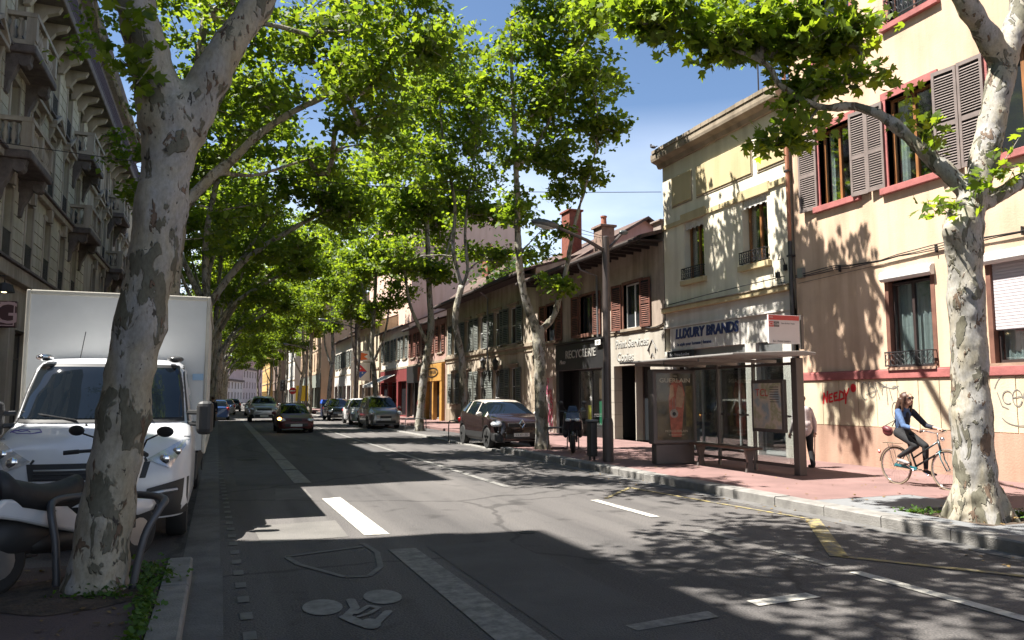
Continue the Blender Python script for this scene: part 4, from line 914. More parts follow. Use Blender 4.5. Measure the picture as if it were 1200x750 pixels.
def far_sign(name, label, x, y, z, shape, m, pole=True, s=.4):
    r = thing(name, label, 'sign', (x, y, 0)); mb = MB(); mb.tube([(x, y, 0), (x, y, z+s)], .05, 8); mb.build('pole', M_zinc, r)
    mb = MB()
    if shape == 'disc': mb.lathe([(s, -.03), (s, 0)], (x, y-.06, z), 20, axis='y')
    else: mb.box(x-s, x+s, y-.12, y-.06, z-s, z+s)
    mb.build('sign_plate', m, r)
    if shape == 'disc': mb = MB(); mb.box(x-s*.7, x+s*.7, y-.105, y-.10, z-s*.16, z+s*.16); mb.build('white_bar', M_pvc, r)
    return r
p = at(343, 458, 95); far_sign('no_entry_sign', 'round red no entry sign with a white bar far down the right side', p.x, 95, p.z, 'disc', MATS['sign_red'], s=.42)
p = at(356, 461, 98); far_sign('yellow_sign', 'tall yellow street sign right of the round red no entry sign', p.x, 98, p.z, 'box', mat('sign_yellow', (.6, .42, .02), .5, var=0), s=.95)
# ------------------------------------------------------------ end of the street: row that turns with the bend
for i, (px0, px1, py, y, colr, lab) in enumerate([(266, 284, 446, 215, (.55, .47, .45), 'pale grey pink house at the bend of the street, leftmost of the far row'), (284, 300, 432, 240, (.52, .40, .38), 'light pink house at the bend, second from the left in the far row'), (300, 316, 420, 262, (.50, .33, .31), 'rose pink building at the bend in the middle of the far row'),
        (316, 330, 424, 285, (.45, .24, .2), 'salmon pink building at the bend, right of the rose pink one'), (330, 352, 448, 310, (.5, .42, .32), 'low beige building closing the far end of the street')]):
    a, b = at(px0, 463, y), at(px1, 463, y+22); z = at((px0+px1)/2, py, y).z
    r = thing('far_building', lab, 'building', (a.x, a.y, 0)); mm = wall_mat('far_wall_%d' % i, colr, .1)
    d = (Vector((b.x, b.y, 0))-Vector((a.x, a.y, 0))); ln = d.length; d.normalize(); nrm = Vector((d.y, -d.x, 0))
    f = Fac(r, (a.x, a.y, 0), d, nrm); rows = max(2, int(z/3.2)); cols = max(3, int(ln/4)); ops = []
    for j in range(rows):
        for c in range(cols): u = ln*(c+.5)/cols; v = 1.0+z*j/rows*.97; ops.append((u-.7, u+.7, v, min(v+1.9, z-.3)))
    f.wall(0, ln, 0, z, ops, mm, .3); f.body(0, ln, z, 12, mm)
    for o in ops: f.bx('window', o[0], o[1], o[2], o[3], -.3, -.25, M_darkglass)
    f.bx('roof', -.3, ln+.3, z, z+.5, -12.3, .5, M_tile)
# ------------------------------------------------------------ left-hand apartment buildings (street wall at X = -6.5)
LX = -6.5
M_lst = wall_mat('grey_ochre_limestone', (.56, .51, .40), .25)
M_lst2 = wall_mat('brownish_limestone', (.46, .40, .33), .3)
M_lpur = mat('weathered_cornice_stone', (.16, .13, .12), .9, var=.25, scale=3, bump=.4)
ZL = [0, 5.7, 9.1, 12.4, 15.6, 18.7]
def baluster_mesh(m):
    return MB().lathe([(.075, 0), (.075, .06), (.04, .1), (.085, .24), (.085, .32), (.04, .52), (.035, .6), (.07, .64), (.07, .7)], (0, 0, 0), 8).mesh('baluster', m, smooth=True)
BAL = baluster_mesh(M_lst2)
def stone_balcony(f, u0, u1, v, r, proj=.9, n=None):
    bl = f.bx('balcony', u0, u1, v-.28, v-.02, 0, proj, M_lpur, r, bevel=.05)
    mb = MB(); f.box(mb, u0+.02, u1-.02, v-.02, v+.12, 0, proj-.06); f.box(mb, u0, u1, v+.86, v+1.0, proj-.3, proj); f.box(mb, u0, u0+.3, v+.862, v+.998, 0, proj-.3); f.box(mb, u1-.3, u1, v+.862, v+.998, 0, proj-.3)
    for u in (u0+.02, (u0+u1)/2-.13, u1-.3): f.box(mb, u, u+.28, v+.12, v+.86, proj-.3, proj-.02)
    mb.build('balustrade', M_lst2, bl)
    n = n or int((u1-u0)/.26)
    for i in range(n):
        u = u0+.42+(u1-u0-.84)*i/(n-1)
        if abs(u-(u0+u1)/2) < .2: continue
        share('baluster', BAL, bl, Matrix.Translation(f.P(u, v+.14, proj-.16)))
    for k in range(3):
        for u in (u0+.16, u1-.16): share('baluster', BAL, bl, Matrix.Translation(f.P(u, v+.14, .15+k*.22)))
    for u in (u0+.3, u1-.3):
        mb = MB(); pf = [(0, -.28), (proj*.85, -.28), (proj*.8, -.45), (proj*.45, -.62), (proj*.3, -.95), (.16, -1.15), (.1, -1.5), (0, -1.55)]
        mb.prism(pf, lambda p, q, t: f.P(t, v+q, p), u-.16, u+.16); c_ = f.P(u, v-.52, proj*.62)
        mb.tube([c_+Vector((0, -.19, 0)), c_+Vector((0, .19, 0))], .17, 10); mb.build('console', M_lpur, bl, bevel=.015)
    return bl
def pediment(f, u, v, w_, r):
    mb = MB(); mb.prism([(-w_, 0), (w_, 0), (w_, .12), (0, .58), (-w_, .12)], lambda p, q, t: f.P(u+p, v+q, t), 0, .1)
    for sg_ in (-1, 1): mb.prism([(sg_*w_*1.05, .1), (0, .58), (0, .72), (sg_*w_*1.12, .24)], lambda p, q, t: f.P(u+p, v+q, t), 0, .32)
    f.box(mb, u-w_*1.05, u+w_*1.05, v-.02, v+.11, .0, .30)
    for sg_ in (-1, 1): mb.prism([(0, 0), (.22, 0), (.18, -.2), (.08, -.42), (0, -.45)], lambda p, q, t: f.P(t, v+q, p), u+sg_*w_*.86-.09, u+sg_*w_*.86+.09)
    mb.build('pediment', M_lst2, r, bevel=.01)
def hauss(label, y0, y1, m, balc, top=18.7, vis=True, phase=27.8, sp=2.9, rust=(0, 0), name='apartment_building', details=True):
    r = thing(name, label, 'building', (LX, y0, 0)); f = Fac(r, (LX, 0, 0), (0, 1, 0), (1, 0, 0))
    cs = []; u = phase-sp*40
    while u < y1:
        if u > y0+1: cs.append(u)
        u += sp
    ops = []
    dims = [(None), (5.95, 8.35), (9.15, 11.7), (12.45, 14.8), (15.95, 17.7)]
    for j in range(1, 5):
        a, b = dims[j]
        for u in cs: ops.append((u-.52, u+.52, a, b, .3))
    gops = [(u-1.05, u+1.05, .2, 3.9, .35) for u in cs]
    f.wall(y0, y1, 5.2, top, ops, m, .3); f.wall(y0, y1, 0, 5.2, gops, M_lst2, .35, w=.04); f.body(y0, y1, top, 13, m)
    for a, b, c, d, _ in gops:
        if vis and a < 60: shopglass(f, r, a, b, c, d, -.3, 2, M_brownfr, M_darkglass, 3.0)
        else: f.bx('shop_window', a, b, c, d, -.33, -.28, M_darkglass)
    near = lambda u: vis and u < 62
    for a, b, c, d, _ in ops:
        u = (a+b)/2
        if near(u):
            f.window(a, b, c, d, -.28, M_brownfr, M_darkglass, 2, 1, .05)
            f.railing(a-.02, b+.02, c+.02, c+.95, -.1, M_iron, scroll=False, step=.11, proj=.14)
            mb = MB(); e = .16
            f.box(mb, a-e, a, c, d, 0, .06); f.box(mb, b, b+e, c, d, 0, .06); f.box(mb, a-e, b+e, d, d+.18, 0, .07); f.box(mb, a-e-.05, b+e+.05, c-.14, c-.003, 0, .14); mb.build('window_surround', M_lst2, r)
        else: f.bx('window', a, b, c, d, -.3, -.24, M_darkglass)
    # courses
    for v, h, pr in ((5.35, .45, .32), (8.85, .22, .2), (12.1, .2, .16)): f.bx('string_course', y0, y1, v, v+h, 0, pr, M_lst2, bevel=.03); f.bx('string_course', y0, y1, v+h+.002, v+h+.08, 0, pr+.1, M_lpur)
    # running balcony under the attic, its brackets and railing
    f.bx('cornice_balcony', y0, y1, 15.25, 15.6, 0, 1.0, M_lpur, bevel=.05); mb = MB()
    for v in (15.75, 16.45): f.box(mb, y0, y1, v-.015, v+.015, .93, .96)
    u = y0
    while u < min(y1, 75): f.box(mb, u, u+.014, 15.6, 16.44, .94, .955); u += .11
    mb.build('railing', mat('plum_iron', (.09, .06, .075), .6, var=.1), r)
    if vis:
        u = y0+.3
        while u < min(y1, 80):
            mb = MB(); mb.prism([(0, 15.25), (.85, 15.25), (.75, 15.05), (.4, 14.9), (.18, 14.55), (0, 14.5)], lambda p, q, t: f.P(t, q, p), u, u+.24); mb.build('console', M_lst2, r); u += sp/2
    # top cornice
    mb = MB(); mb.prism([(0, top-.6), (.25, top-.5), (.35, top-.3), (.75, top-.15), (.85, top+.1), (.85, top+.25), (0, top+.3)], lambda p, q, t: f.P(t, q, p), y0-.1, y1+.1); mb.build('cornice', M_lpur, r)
    mb = MB(); mb.prism([(.3, top+.3), (-2.2, top+2.2), (-13, top+2.4), (-13, top+.25)], lambda p, q, t: f.P(t, q, p), y0, y1); mb.build('roof', mat('zinc_roof', (.16, .17, .18), .5, .4), r)
    if details:
        for u in cs:
            if near(u):
                bal = any(a < u < b for a, b in balc)
                if not bal: pediment(f, u, 11.75+.18, .78, r)
                mb = MB(); mb.prism([(u-.14, 8.35), (u+.14, 8.35), (u+.2, 8.82), (u-.2, 8.82)], lambda p, q, t: f.P(p, q, t), 0, .2); mb.build('keystone', M_lst2, r)
        for a, b in balc: stone_balcony(f, a, b, 9.12, r); stone_balcony(f, a, b, 12.42, r, .85)
    # rusticated courses between the windows
    a0, a1 = rust; n = 0
    edges = [max(y0, a0)]+[x for u in cs if a0 < u < a1 for x in (u-.69, u+.69)]+[min(y1, a1)]
    v = 5.9
    while v < 14.3 and a1 > a0:
        if not (8.3 < v < 9.2 or 11.9 < v < 12.4):
            for k in range(0, len(edges)-1, 2):
                if edges[k+1]-edges[k] > .3: f.piece('stone_course', edges[k]+.01, edges[k+1]-.01, v+.02, v+.40, 0, .035+random.uniform(-.003, .003), m); n += 1
        v += .42
    return r, f
hauss('ornate grey ochre stone apartment building with carved balconies nearest on the left', 17.7, 42.2, M_lst, [(26.3, 29.5), (37.8, 41.0)], rust=(26.2, 42.2))
r2, f2 = hauss('second stone apartment building on the left, with plum coloured railings and a long cornice', 42.3, 59.5, M_lst2, [(49.4, 52.6)], top=18.6)
hauss('left side building beyond the first side street gap', 65.5, 98, M_lst, [], vis=False, top=17.5, details=False)
hauss('left side building past the second sunlit gap', 108, 150, M_lst2, [], vis=False, top=15.5, details=False)
hauss('corner building on the left beside the camera that shades the near road', -14, 11.35, M_lst, [], vis=False, top=17.6, details=False)
hauss('left side building farthest down the street', 152, 200, M_lst, [], vis=False, top=14.5, details=False)
# shop on the left with dark red projecting sign
fL = Fac(None, (LX, 0, 0), (0, 1, 0), (1, 0, 0))
sgn = thing('projecting_sign', 'dark maroon box sign with a pale letter G at the far left beside the truck', 'sign', (-6.3, 24.5, 3.6))
a = at(-14, 352, 24.0); b = at(19, 384, 24.0)
mb = MB(); mb.box(a.x, b.x, 23.9, 24.1, b.z, a.z); mb.build('sign_box', mat('maroon_sign', (.045, .008, .012), .4, var=0), sgn, bevel=.02)
mb = MB(); x0, x1, z0, z1 = a.x, b.x, b.z, a.z; t = .025
for q in ((x0+.04, x1-.04, z1-.06, z1-.06+t), (x0+.04, x1-.04, z0+.06-t, z0+.06), (x1-.06, x1-.06+t, z0+.06, z1-.06)): mb.box(q[0], q[1], 23.885, 23.9, q[2], q[3])
mb.build('sign_border', mat('pale_pink_line', (.45, .3, .3), .5, var=0), sgn)
text_part('lettering', 'G', .85, basis(((at(8, 368, 24).x), 23.89, (z0+z1)/2), (1, 0, 0), (0, 0, 1), (0, -1, 0)), MATS['pale_pink_line'], sgn, .003)
mb = MB(); mb.tube([(x0, 24, z1-.1), (LX, 24, z1-.1)], .03, 6); mb.build('bracket', M_iron, sgn)
lp = thing('shop_lamp', 'small lit lamp with a dark shade above the maroon sign at the far left', 'lamp', tuple(at(4, 335, 24.2)))
c = at(5, 338, 24.2); mb = MB(); mb.lathe([(.26, -.1), (.2, .1), (.05, .16)], c, 12); mb.tube([c+Vector((0, 0, .15)), c+Vector((0, 0, .35)), Vector((LX, 24.2, c.z+.35))], .02, 5); mb.build('lamp_shade', M_iron, lp)
mb = MB(); mb.ell(c+Vector((0, 0, .02)), (.14, .14, .14), 10, 8); mb.build('bulb', mat('warm_bulb', (.8, .6, .3), .5, var=0, emis=((1, .75, .4), 2.5)), lp)
# ------------------------------------------------------------ plane trees
LOBE = np.array([(0, 0), (.30, .02), (.50, .26), (.27, .36), (.44, .72), (.17, .62), (0, 1.02), (-.17, .62), (-.44, .72), (-.27, .36), (-.50, .26), (-.30, .02)], float)
TRI = np.array([(0, 0), (.42, .22), (.22, .42), (.30, .78), (0, 1.0), (-.30, .78), (-.22, .42), (-.42, .22)], float)
KITE = np.array([(0, 0), (.42, .42), (0, 1), (-.42, .42)], float)
def leaf_mesh(name, pts, size, shape, rng, up=.75, m=None):
    pts = np.asarray(pts); n = len(pts); k = len(shape)
    nr = rng.normal(size=(n, 3))*.62; nr[:, 2] += up; nr /= np.linalg.norm(nr, axis=1)[:, None]
    t = rng.normal(size=(n, 3)); t[:, 2] -= .45; t -= nr*(t*nr).sum(1)[:, None]; t /= np.linalg.norm(t, axis=1)[:, None]+1e-9
    b = np.cross(nr, t); s = size*rng.uniform(.6, 1.25, n)
    fold = rng.uniform(.05, .35, n)
    V = pts[:, None, :] + s[:, None, None]*(shape[None, :, 0:1]*b[:, None, :] + shape[None, :, 1:2]*t[:, None, :] + (np.abs(shape[None, :, 0:1])*fold[:, None, None] - .12*shape[None, :, 1:2]**2)*nr[:, None, :])
    V = V.reshape(-1, 3)
    me = bpy.data.meshes.new(name); me.vertices.add(n*k); me.vertices.foreach_set('co', V.ravel())
    me.loops.add(n*k); me.loops.foreach_set('vertex_index', np.arange(n*k)); me.polygons.add(n)
    me.polygons.foreach_set('loop_start', np.arange(n)*k); me.polygons.foreach_set('loop_total', np.full(n, k))
    at_ = me.attributes.new('tone', 'FLOAT', 'POINT'); at_.data.foreach_set('value', np.repeat(np.clip(rng.beta(2, 2.2, n), 0, 1), k))
    me.materials.append(m or LEAF); me.update(); return me
def curve(p0, p1, n, rng, wob=.12, sag=.1):
    p0, p1 = Vector(p0), Vector(p1); L_ = (p1-p0).length; pts = []
    o = Vector(rng.normal(size=3))*wob*L_
    for i in range(n+1):
        t = i/n; p = p0.lerp(p1, t) + o*math.sin(PI*t)*.6 + Vector((0, 0, -sag*L_*math.sin(PI*t))); pts.append(p)
    return pts
def smooth_path(pts, sub=4):
    P = [Vector(p[:3]) for p in pts]; R = [p[3] for p in pts]; out = []; rr = []
    for i in range(len(P)-1):
        p0, p1, p2, p3 = P[max(i-1, 0)], P[i], P[i+1], P[min(i+2, len(P)-1)]
        for j in range(sub):
            t = j/sub; out.append(.5*((2*p1)+(p2-p0)*t+(2*p0-5*p1+4*p2-p3)*t*t+(3*p1-p0-3*p2+p3)*t**3)); rr.append(R[i]*(1-t)+R[i+1]*t)
    out.append(P[-1]); rr.append(R[-1]); return out, rr
def tree(name, label, base, limbs, blobs, leaves, lsize, shape, seed, group=None, twig=.011, spread=.42, remesh=0, roots=0, flat=.7, lmat=None, nseg=10):
    """limbs: lists of (x, y, z, radius); blobs: (x, y, z, rx, ry, rz, number of leaf clusters)"""
    rng = np.random.default_rng(seed); r = thing(name, label, 'tree', base, 0, group)
    mb = MB(); nodes = []; 
    for li, l in enumerate(limbs):
        P, R = smooth_path(l, 5)
        R = [q*(1+.05*math.sin(i*1.7+li)+.03*math.sin(i*.9)) for i, q in enumerate(R)]
        mb.tube(P, R, 14 if l[0][3] > .12 else 8, jit=.0)
        nodes += [(p, q) for p, q in zip(P, R)]
    if roots:
        b = Vector(limbs[0][0][:3])
        for i in range(roots):
            a = 2*PI*i/roots+rng.uniform(-.2, .2); k = limbs[0][0][3]; d = Vector((math.cos(a), math.sin(a), 0))
            mb.tube([b+Vector((0, 0, .62))+d*k*.25, b+Vector((0, 0, .3))+d*k*.62, b+d*k*.95+Vector((0, 0, .08)), b+d*k*1.3-Vector((0, 0, .1))], [k*.28, k*.36, k*.3, k*.18], 8)
    trunk = mb.build('trunk', BARK, r, smooth=True)
    if remesh:
        m_ = trunk.modifiers.new('remesh', 'REMESH'); m_.mode = 'VOXEL'; m_.voxel_size = remesh; m_.use_smooth_shade = True
        s_ = trunk.modifiers.new('smooth', 'SMOOTH'); s_.iterations = 6; s_.factor = .6
        tx = bpy.data.textures.get('bark_lumps') or bpy.data.textures.new('bark_lumps', 'CLOUDS'); tx.noise_scale = .22
        d_ = trunk.modifiers.new('lumps', 'DISPLACE'); d_.texture = tx; d_.strength = .05; d_.mid_level = .5; d_.texture_coords = 'LOCAL'
    # clusters joined to the nearest lower branch
    cl = []
    for (x, y, z, rx, ry, rz, n) in blobs:
        for _ in range(n):
            v = rng.normal(size=3); v /= np.linalg.norm(v); v *= rng.uniform(0, 1)**(1/2.4)
            cl.append(Vector((x+v[0]*rx, y+v[1]*ry, z+v[2]*rz)))
    start = [Vector(p) for p, q in nodes]
    arr = np.array([tuple(p) for p in start])
    trunk_h = limbs[0][-1][2]
    d0 = [min(np.linalg.norm(arr-np.array(c), axis=1)) for c in cl]
    order = np.argsort(d0)
    NP = [np.array(p) for p in arr]; par = [-1]*len(NP); cnt = [0]*len(NP); rad0 = [q for p, q in nodes]; isl = [True]*len(NP)
    hmin = trunk_h*.8
    A = np.zeros((len(NP)+len(cl)*4+8, 3)); A[:len(NP)] = np.array(NP); pen = np.zeros(len(A)); n_ = len(NP)
    for i in range(n_): pen[i] = 6 if A[i, 2] < hmin else 0
    paths = []
    for ci in order:
        c = np.array(cl[ci]); dv = c-A[:n_]; ds = np.linalg.norm(dv, axis=1) + np.maximum(0, -dv[:, 2])*.9 + pen[:n_]
        j = int(np.argmin(ds)); pts = curve(A[j], c, 3, rng, .09, -.04); ids = [j]
        for p in pts[1:]:
            A[n_] = tuple(p); par.append(ids[-1]); cnt.append(0); rad0.append(None); ids.append(n_); n_ += 1
        q = ids[-1]
        while q >= 0: cnt[q] += 1; q = par[q]
        paths.append(ids)
    tw = MB()
    rr = lambda i: twig*math.sqrt(cnt[i]) if rad0[i] is None else None
    for ids in paths:
        R = [rr(i) for i in ids]
        if R[0] is None: R[0] = min(rad0[ids[0]]*.8, R[1]*1.25)
        tw.tube([A[i] for i in ids], R, 5, caps=False)
        if False: pass
    # leaf positions: sprays along short twigs round each cluster
    per = max(4, leaves//max(1, len(cl))); pts = []
    for c in cl:
        k = rng.integers(3, 6)
        for _ in range(k):
            d = rng.normal(size=3); d[2] = abs(d[2])*.4-.1; d /= np.linalg.norm(d); e = np.array(c)+d*spread*rng.uniform(.7, 1.7)
            tw.tube([c, c.lerp(Vector(e), .5)+Vector((0, 0, .03)), Vector(e)], [twig*.8, twig*.55, twig*.3], 3, caps=False)
            n = int(per/k*rng.uniform(.6, 1.4))+1; t = rng.uniform(.1, 1.08, n)
            pts.append(np.array(c)[None]*(1-t[:, None])+e[None]*t[:, None]+rng.normal(size=(n, 3))*np.array([1, 1, flat])*spread*.36)
    tw.build('branches', BARK, r, smooth=True)
    P = np.concatenate(pts); me = leaf_mesh('crown', P, lsize, shape, rng, m=lmat)
    b = np.array(base); me.transform(Matrix.Translation(-Vector(base)))
    o = bpy.data.objects.new('crown', me); C.objects.link(o); o.parent = r
    return r
def B(px, py, y, rx, ry, rz, n):
    p = at(px, py, y); return (p.x, p.y, p.z, rx, ry, rz, n)
def W(px, py, y, r): p = at(px, py, y); return (p.x, p.y, p.z, r)
# L1 big leaning tree at the left
Y1 = 7.0
tr = [W(112, 695, Y1, .25), W(117, 655, Y1, .222), W(129, 575, Y1, .20), W(142, 500, Y1, .196), W(154, 430, Y1, .194), W(171, 345, Y1, .195), W(188, 250, Y1, .205), W(201, 165, Y1, .225), W(204, 120, Y1, .215)]
l1 = [W(196, 150, Y1, .23), W(183, 95, Y1, .19), W(168, 45, Y1, .172), W(157, 0, Y1, .165), W(146, -60, Y1, .15), (-1.3, 7.2, 6.6, .13), (-1.5, 7.4, 8.5, .1), (-1.2, 7.6, 10.5, .07)]
l2 = [W(212, 155, Y1, .21), W(236, 110, Y1, .17), W(263, 62, Y1, .148), W(304, 0, Y1, .135), (.42, 7.0, 5.9, .155), (.9, 6.9, 7.2, .13), (1.5, 6.7, 9, .1), (1.9, 6.4, 10.6, .07)]
l3 = [(.5, 6.95, 6.2, .09), (1.2, 6.2, 7.4, .07), (2.4, 5.2, 8.4, .05)]
tree('plane_tree', 'big leaning plane tree with mottled grey bark forking low, in front of the white lorry', (-.98, 7.08, 0), [tr, l1, l2, l3],
     [(-1.2, 7.5, 10.8, 2.4, 2.2, 1.6, 34), (1.6, 5.9, 10.8, 2.4, 2.4, 1.4, 36), (2.3, 4.4, 9.6, 1.7, 1.5, 1.0, 20), (-.6, 5.0, 10.8, 2.2, 1.6, 1.4, 18), (1.4, 8.4, 9.6, 1.9, 1.8, 1.1, 34), (2.6, 7.2, 8.7, 1.3, 1.2, .6, 13)], 6300, .17, LOBE, 11, remesh=.03, roots=0, spread=.5)
# small shoots hanging on its left limb
def shoots(parent_label, spots, seed, size=.15, n=22, r_=.2, parent=None, m=None):
    rng = np.random.default_rng(seed)
    for (s, e) in spots:
        mb = MB(); P = []
        s, e = Vector(s), Vector(e); c = curve(s, e, 4, rng, .1, .05); mb.tube(c, [.011, .009, .007, .005, .003], 5)
        t = rng.uniform(.25, 1.05, n)
        for q in t: p = s.lerp(e, q); P.append((p.x+rng.normal()*r_*.5, p.y+rng.normal()*r_*.5, p.z+rng.normal()*r_*.4))
        mb.build('shoot', BARK, parent)
        me = leaf_mesh('leaf_spray', np.array(P), size, LOBE, rng, m=m); me.transform(wm(parent).inverted()); o = bpy.data.objects.new('leaf_spray', me); C.objects.link(o); o.parent = parent
big = bpy.data.objects['plane_tree']
S = lambda px, py, y: tuple(at(px, py, y))
shoots('', [(S(183, 95, 6.9), S(140, 68, 6.7)), (S(183, 95, 6.9), S(113, 62, 6.6)), (S(170, 40, 6.9), S(160, 75, 6.6)), (S(165, 20, 6.9), S(155, 30, 6.6)), (S(178, 70, 6.8), S(160, 98, 6.6)), (S(160, 8, 6.9), S(128, 3, 6.6))], 5, .105, 20, .16, big)
# R1 right tree with the branch over the pavement
T = 7.4
t1 = [(9.3, T, .03, .36), (9.29, T, .22, .31), (9.28, T, .55, .27), W(1139, 500, T, .245), W(1135, 400, T, .222), W(1131, 320, T, .222), W(1129, 268, T, .25), W(1131, 248, T, .235)]
t2 = [W(1130, 262, T, .21), W(1146, 215, T, .19), W(1160, 155, T, .18), W(1172, 95, T, .185), W(1180, 60, T, .18), W(1196, 10, T, .16), (10.9, 7.5, 8.1, .15), (11.1, 7.8, 10, .11), (11.0, 8, 12, .07)]
t3 = [W(1176, 78, T, .17), W(1150, 30, T, .15), W(1130, 0, T, .145), (9.4, 7.4, 7.9, .13), (9.0, 7.3, 9.6, .1), (8.7, 7.2, 11.6, .06)]
t4 = [W(1140, 232, T, .12), W(1110, 202, 7.6, .135), W(1085, 180, 7.8, .105), W(1040, 140, 8.1, .085), W(1000, 125, 8.4, .07), W(960, 125, 8.6, .062), W(915, 100, 8.8, .05), W(898, 75, 8.9, .042), W(850, 55, 9.1, .032), W(770, 25, 9.4, .018)]
t5 = [W(1134, 245, T, .13), W(1165, 232, 7.3, .11), W(1200, 210, 7.2, .1), W(1250, 180, 7.0, .08), W(1300, 140, 6.9, .06)]
kn = [W(1124, 290, T, .17), W(1116, 272, 7.37, .13), W(1114, 262, 7.34, .08)]
R1 = tree('plane_tree', 'stout plane tree with pale mottled trunk in front of the peach house', (9.28, T, 0), [t1, t2, t3, t4, t5, kn],
     [B(985, 45, 8.6, .42, .5, .38, 13), B(925, 45, 8.8, .5, .6, .38, 16), B(860, 45, 9.0, .45, .6, .30, 13), B(800, 30, 9.2, .42, .6, .24, 11), B(750, 20, 9.4, .25, .5, .18, 6), B(940, 120, 8.9, .26, .4, .28, 6), B(915, 160, 9.0, .18, .3, .2, 4), B(1000, 100, 8.4, .25, .3, .2, 4), B(900, -40, 9, .8, .8, .35, 16), B(1000, -30, 8.8, .5, .6, .3, 8), (9.0, 15.2, 10.9, .8, 1.0, .6, 14), (9.2, 16.2, 12.4, 1.1, 1.1, .8, 20),
      (10.3, 6.0, 12.8, 1.6, 1.6, 1.2, 30), (8.7, 5.2, 11.8, 1.6, 1.5, 1.2, 30), (9.3, 15.0, 11.6, 1.0, 1.1, .8, 24)], 10500, .165, LOBE, 21, remesh=.03, roots=6, twig=.009, spread=.34)
shoots('', [(S(1130, 250, 7.3), S(1098, 232, 7.1)), (S(1132, 240, 7.3), S(1085, 245, 7.1)), (S(1138, 235, 7.3), S(1150, 205, 7.0)), (S(1110, 200, 7.6), S(1090, 130, 7.4)), (S(1095, 185, 7.9), S(1105, 150, 7.6)), (S(1140, 225, 7.3), S(1180, 200, 7.1)), (S(1150, 210, 7.3), S(1195, 160, 7.1)), (S(1160, 230, 7.2), S(1190, 195, 7.0)), (S(1060, 160, 8.3), S(1065, 110, 8.1)), (S(1055, 150, 8.4), S(1070, 150, 8.2))], 9, .15, 17, .2, R1)
# R2 tree by the parked car
Yb = 21.1
k = Yb
a1 = [W(636, 533, k, .25), W(635, 505, k, .205), W(634, 470, k, .19), W(632, 410, k, .185), W(630, 385, k, .19)]
a2 = [W(630, 390, k, .15), W(614, 345, k, .125), W(608, 300, k, .11), W(606, 240, k, .1), W(604, 170, k, .085), W(600, 90, k, .065), W(598, 20, k, .04)]
a3 = [W(632, 388, k, .12), W(648, 372, k, .105), W(655, 350, k, .09), W(663, 320, k, .085), W(672, 270, k, .07), W(684, 225, k, .06), W(700, 170, k, .04)]
a4 = [W(607, 300, k, .05), W(622, 283, k, .045), W(642, 262, k-.3, .03)]
a5 = [W(605, 200, k, .07), W(640, 150, k, .055), W(660, 80, k, .04), W(680, 20, k, .03)]
tree('plane_tree', 'tall young plane tree with a forked trunk beside the parked brown car', (9.4, k, 0), [a1, a2, a3, a4, a5],
     [B(655, 25, k, 1.5, 1.5, 1.5, 52), B(610, 60, k, .9, 1.2, 1.3, 24), B(680, 95, k, 1.4, 1.3, 1.0, 46), B(625, 130, k, 1.2, 1.2, .9, 32), B(700, 150, k, 1.0, 1.0, .55, 22), B(650, 185, k, .9, 1.0, .45, 18), B(598, 190, k, .45, .6, .6, 7), B(665, 222, k, .5, .5, .25, 6), B(695, 205, k, .6, .6, .25, 8), B(600, 240, k, .5, .6, .5, 7), B(655, 270, k, .35, .4, .3, 4), B(655, 335, k-.2, .3, .3, .45, 6), B(635, 300, k, .3, .3, .3, 3), B(575, 100, k, .6, .8, .6, 10), B(630, -40, k, 1.4, 1.4, 1.0, 22), (9.5, 18.7, 12.7, .9, .9, .8, 20), (9.9, 19.4, 11.2, .8, .8, .8, 10)], 13500, .18, TRI, 31, remesh=.04, spread=.36, twig=.008, roots=4)
# R3
k = 30
a1 = [W(547, 515, k, .2), W(544, 480, k, .15), W(541, 420, k, .135), W(533, 375, k, .13), W(541, 335, k, .13)]
a2 = [W(541, 337, k, .1), W(531, 293, k, .085), W(533, 240, k, .07), W(520, 170, k, .05), W(515, 110, k, .03)]
a3 = [W(541, 337, k, .08), W(548, 316, k, .07), W(545, 275, k, .06), W(550, 220, k, .045), W(560, 150, k, .03)]
a4 = [W(548, 318, k, .04), W(565, 305, k, .03), W(595, 308, k, .015)]
tree('plane_tree', 'slim plane tree with a crooked forked trunk before the cream house with grey shutters', (9.3, k, 0), [a1, a2, a3, a4],
     [B(520, 120, k, 1.7, 1.6, 1.4, 40), B(560, 150, k, 1.4, 1.4, 1.4, 34), B(540, 210, k, 1.7, 1.5, 1.2, 34), B(500, 180, k, 1.3, 1.3, 1.6, 26), B(570, 250, k, .9, .9, .6, 12), B(583, 300, k, .5, .5, .4, 7), B(600, 255, k, .9, .9, .7, 14), B(560, 300, k+2, .9, 1, .5, 10), B(470, 290, k+3, .8, 1, .7, 12), B(520, 60, k, 1.5, 1.5, 1.3, 30), B(560, 110, k+1, 1.4, 1.6, 1.3, 24), (10.2, 31, 9.5, 1.3, 2.0, 1.2, 8)], 12500, .2, KITE, 41, spread=.45, twig=.009, roots=3)
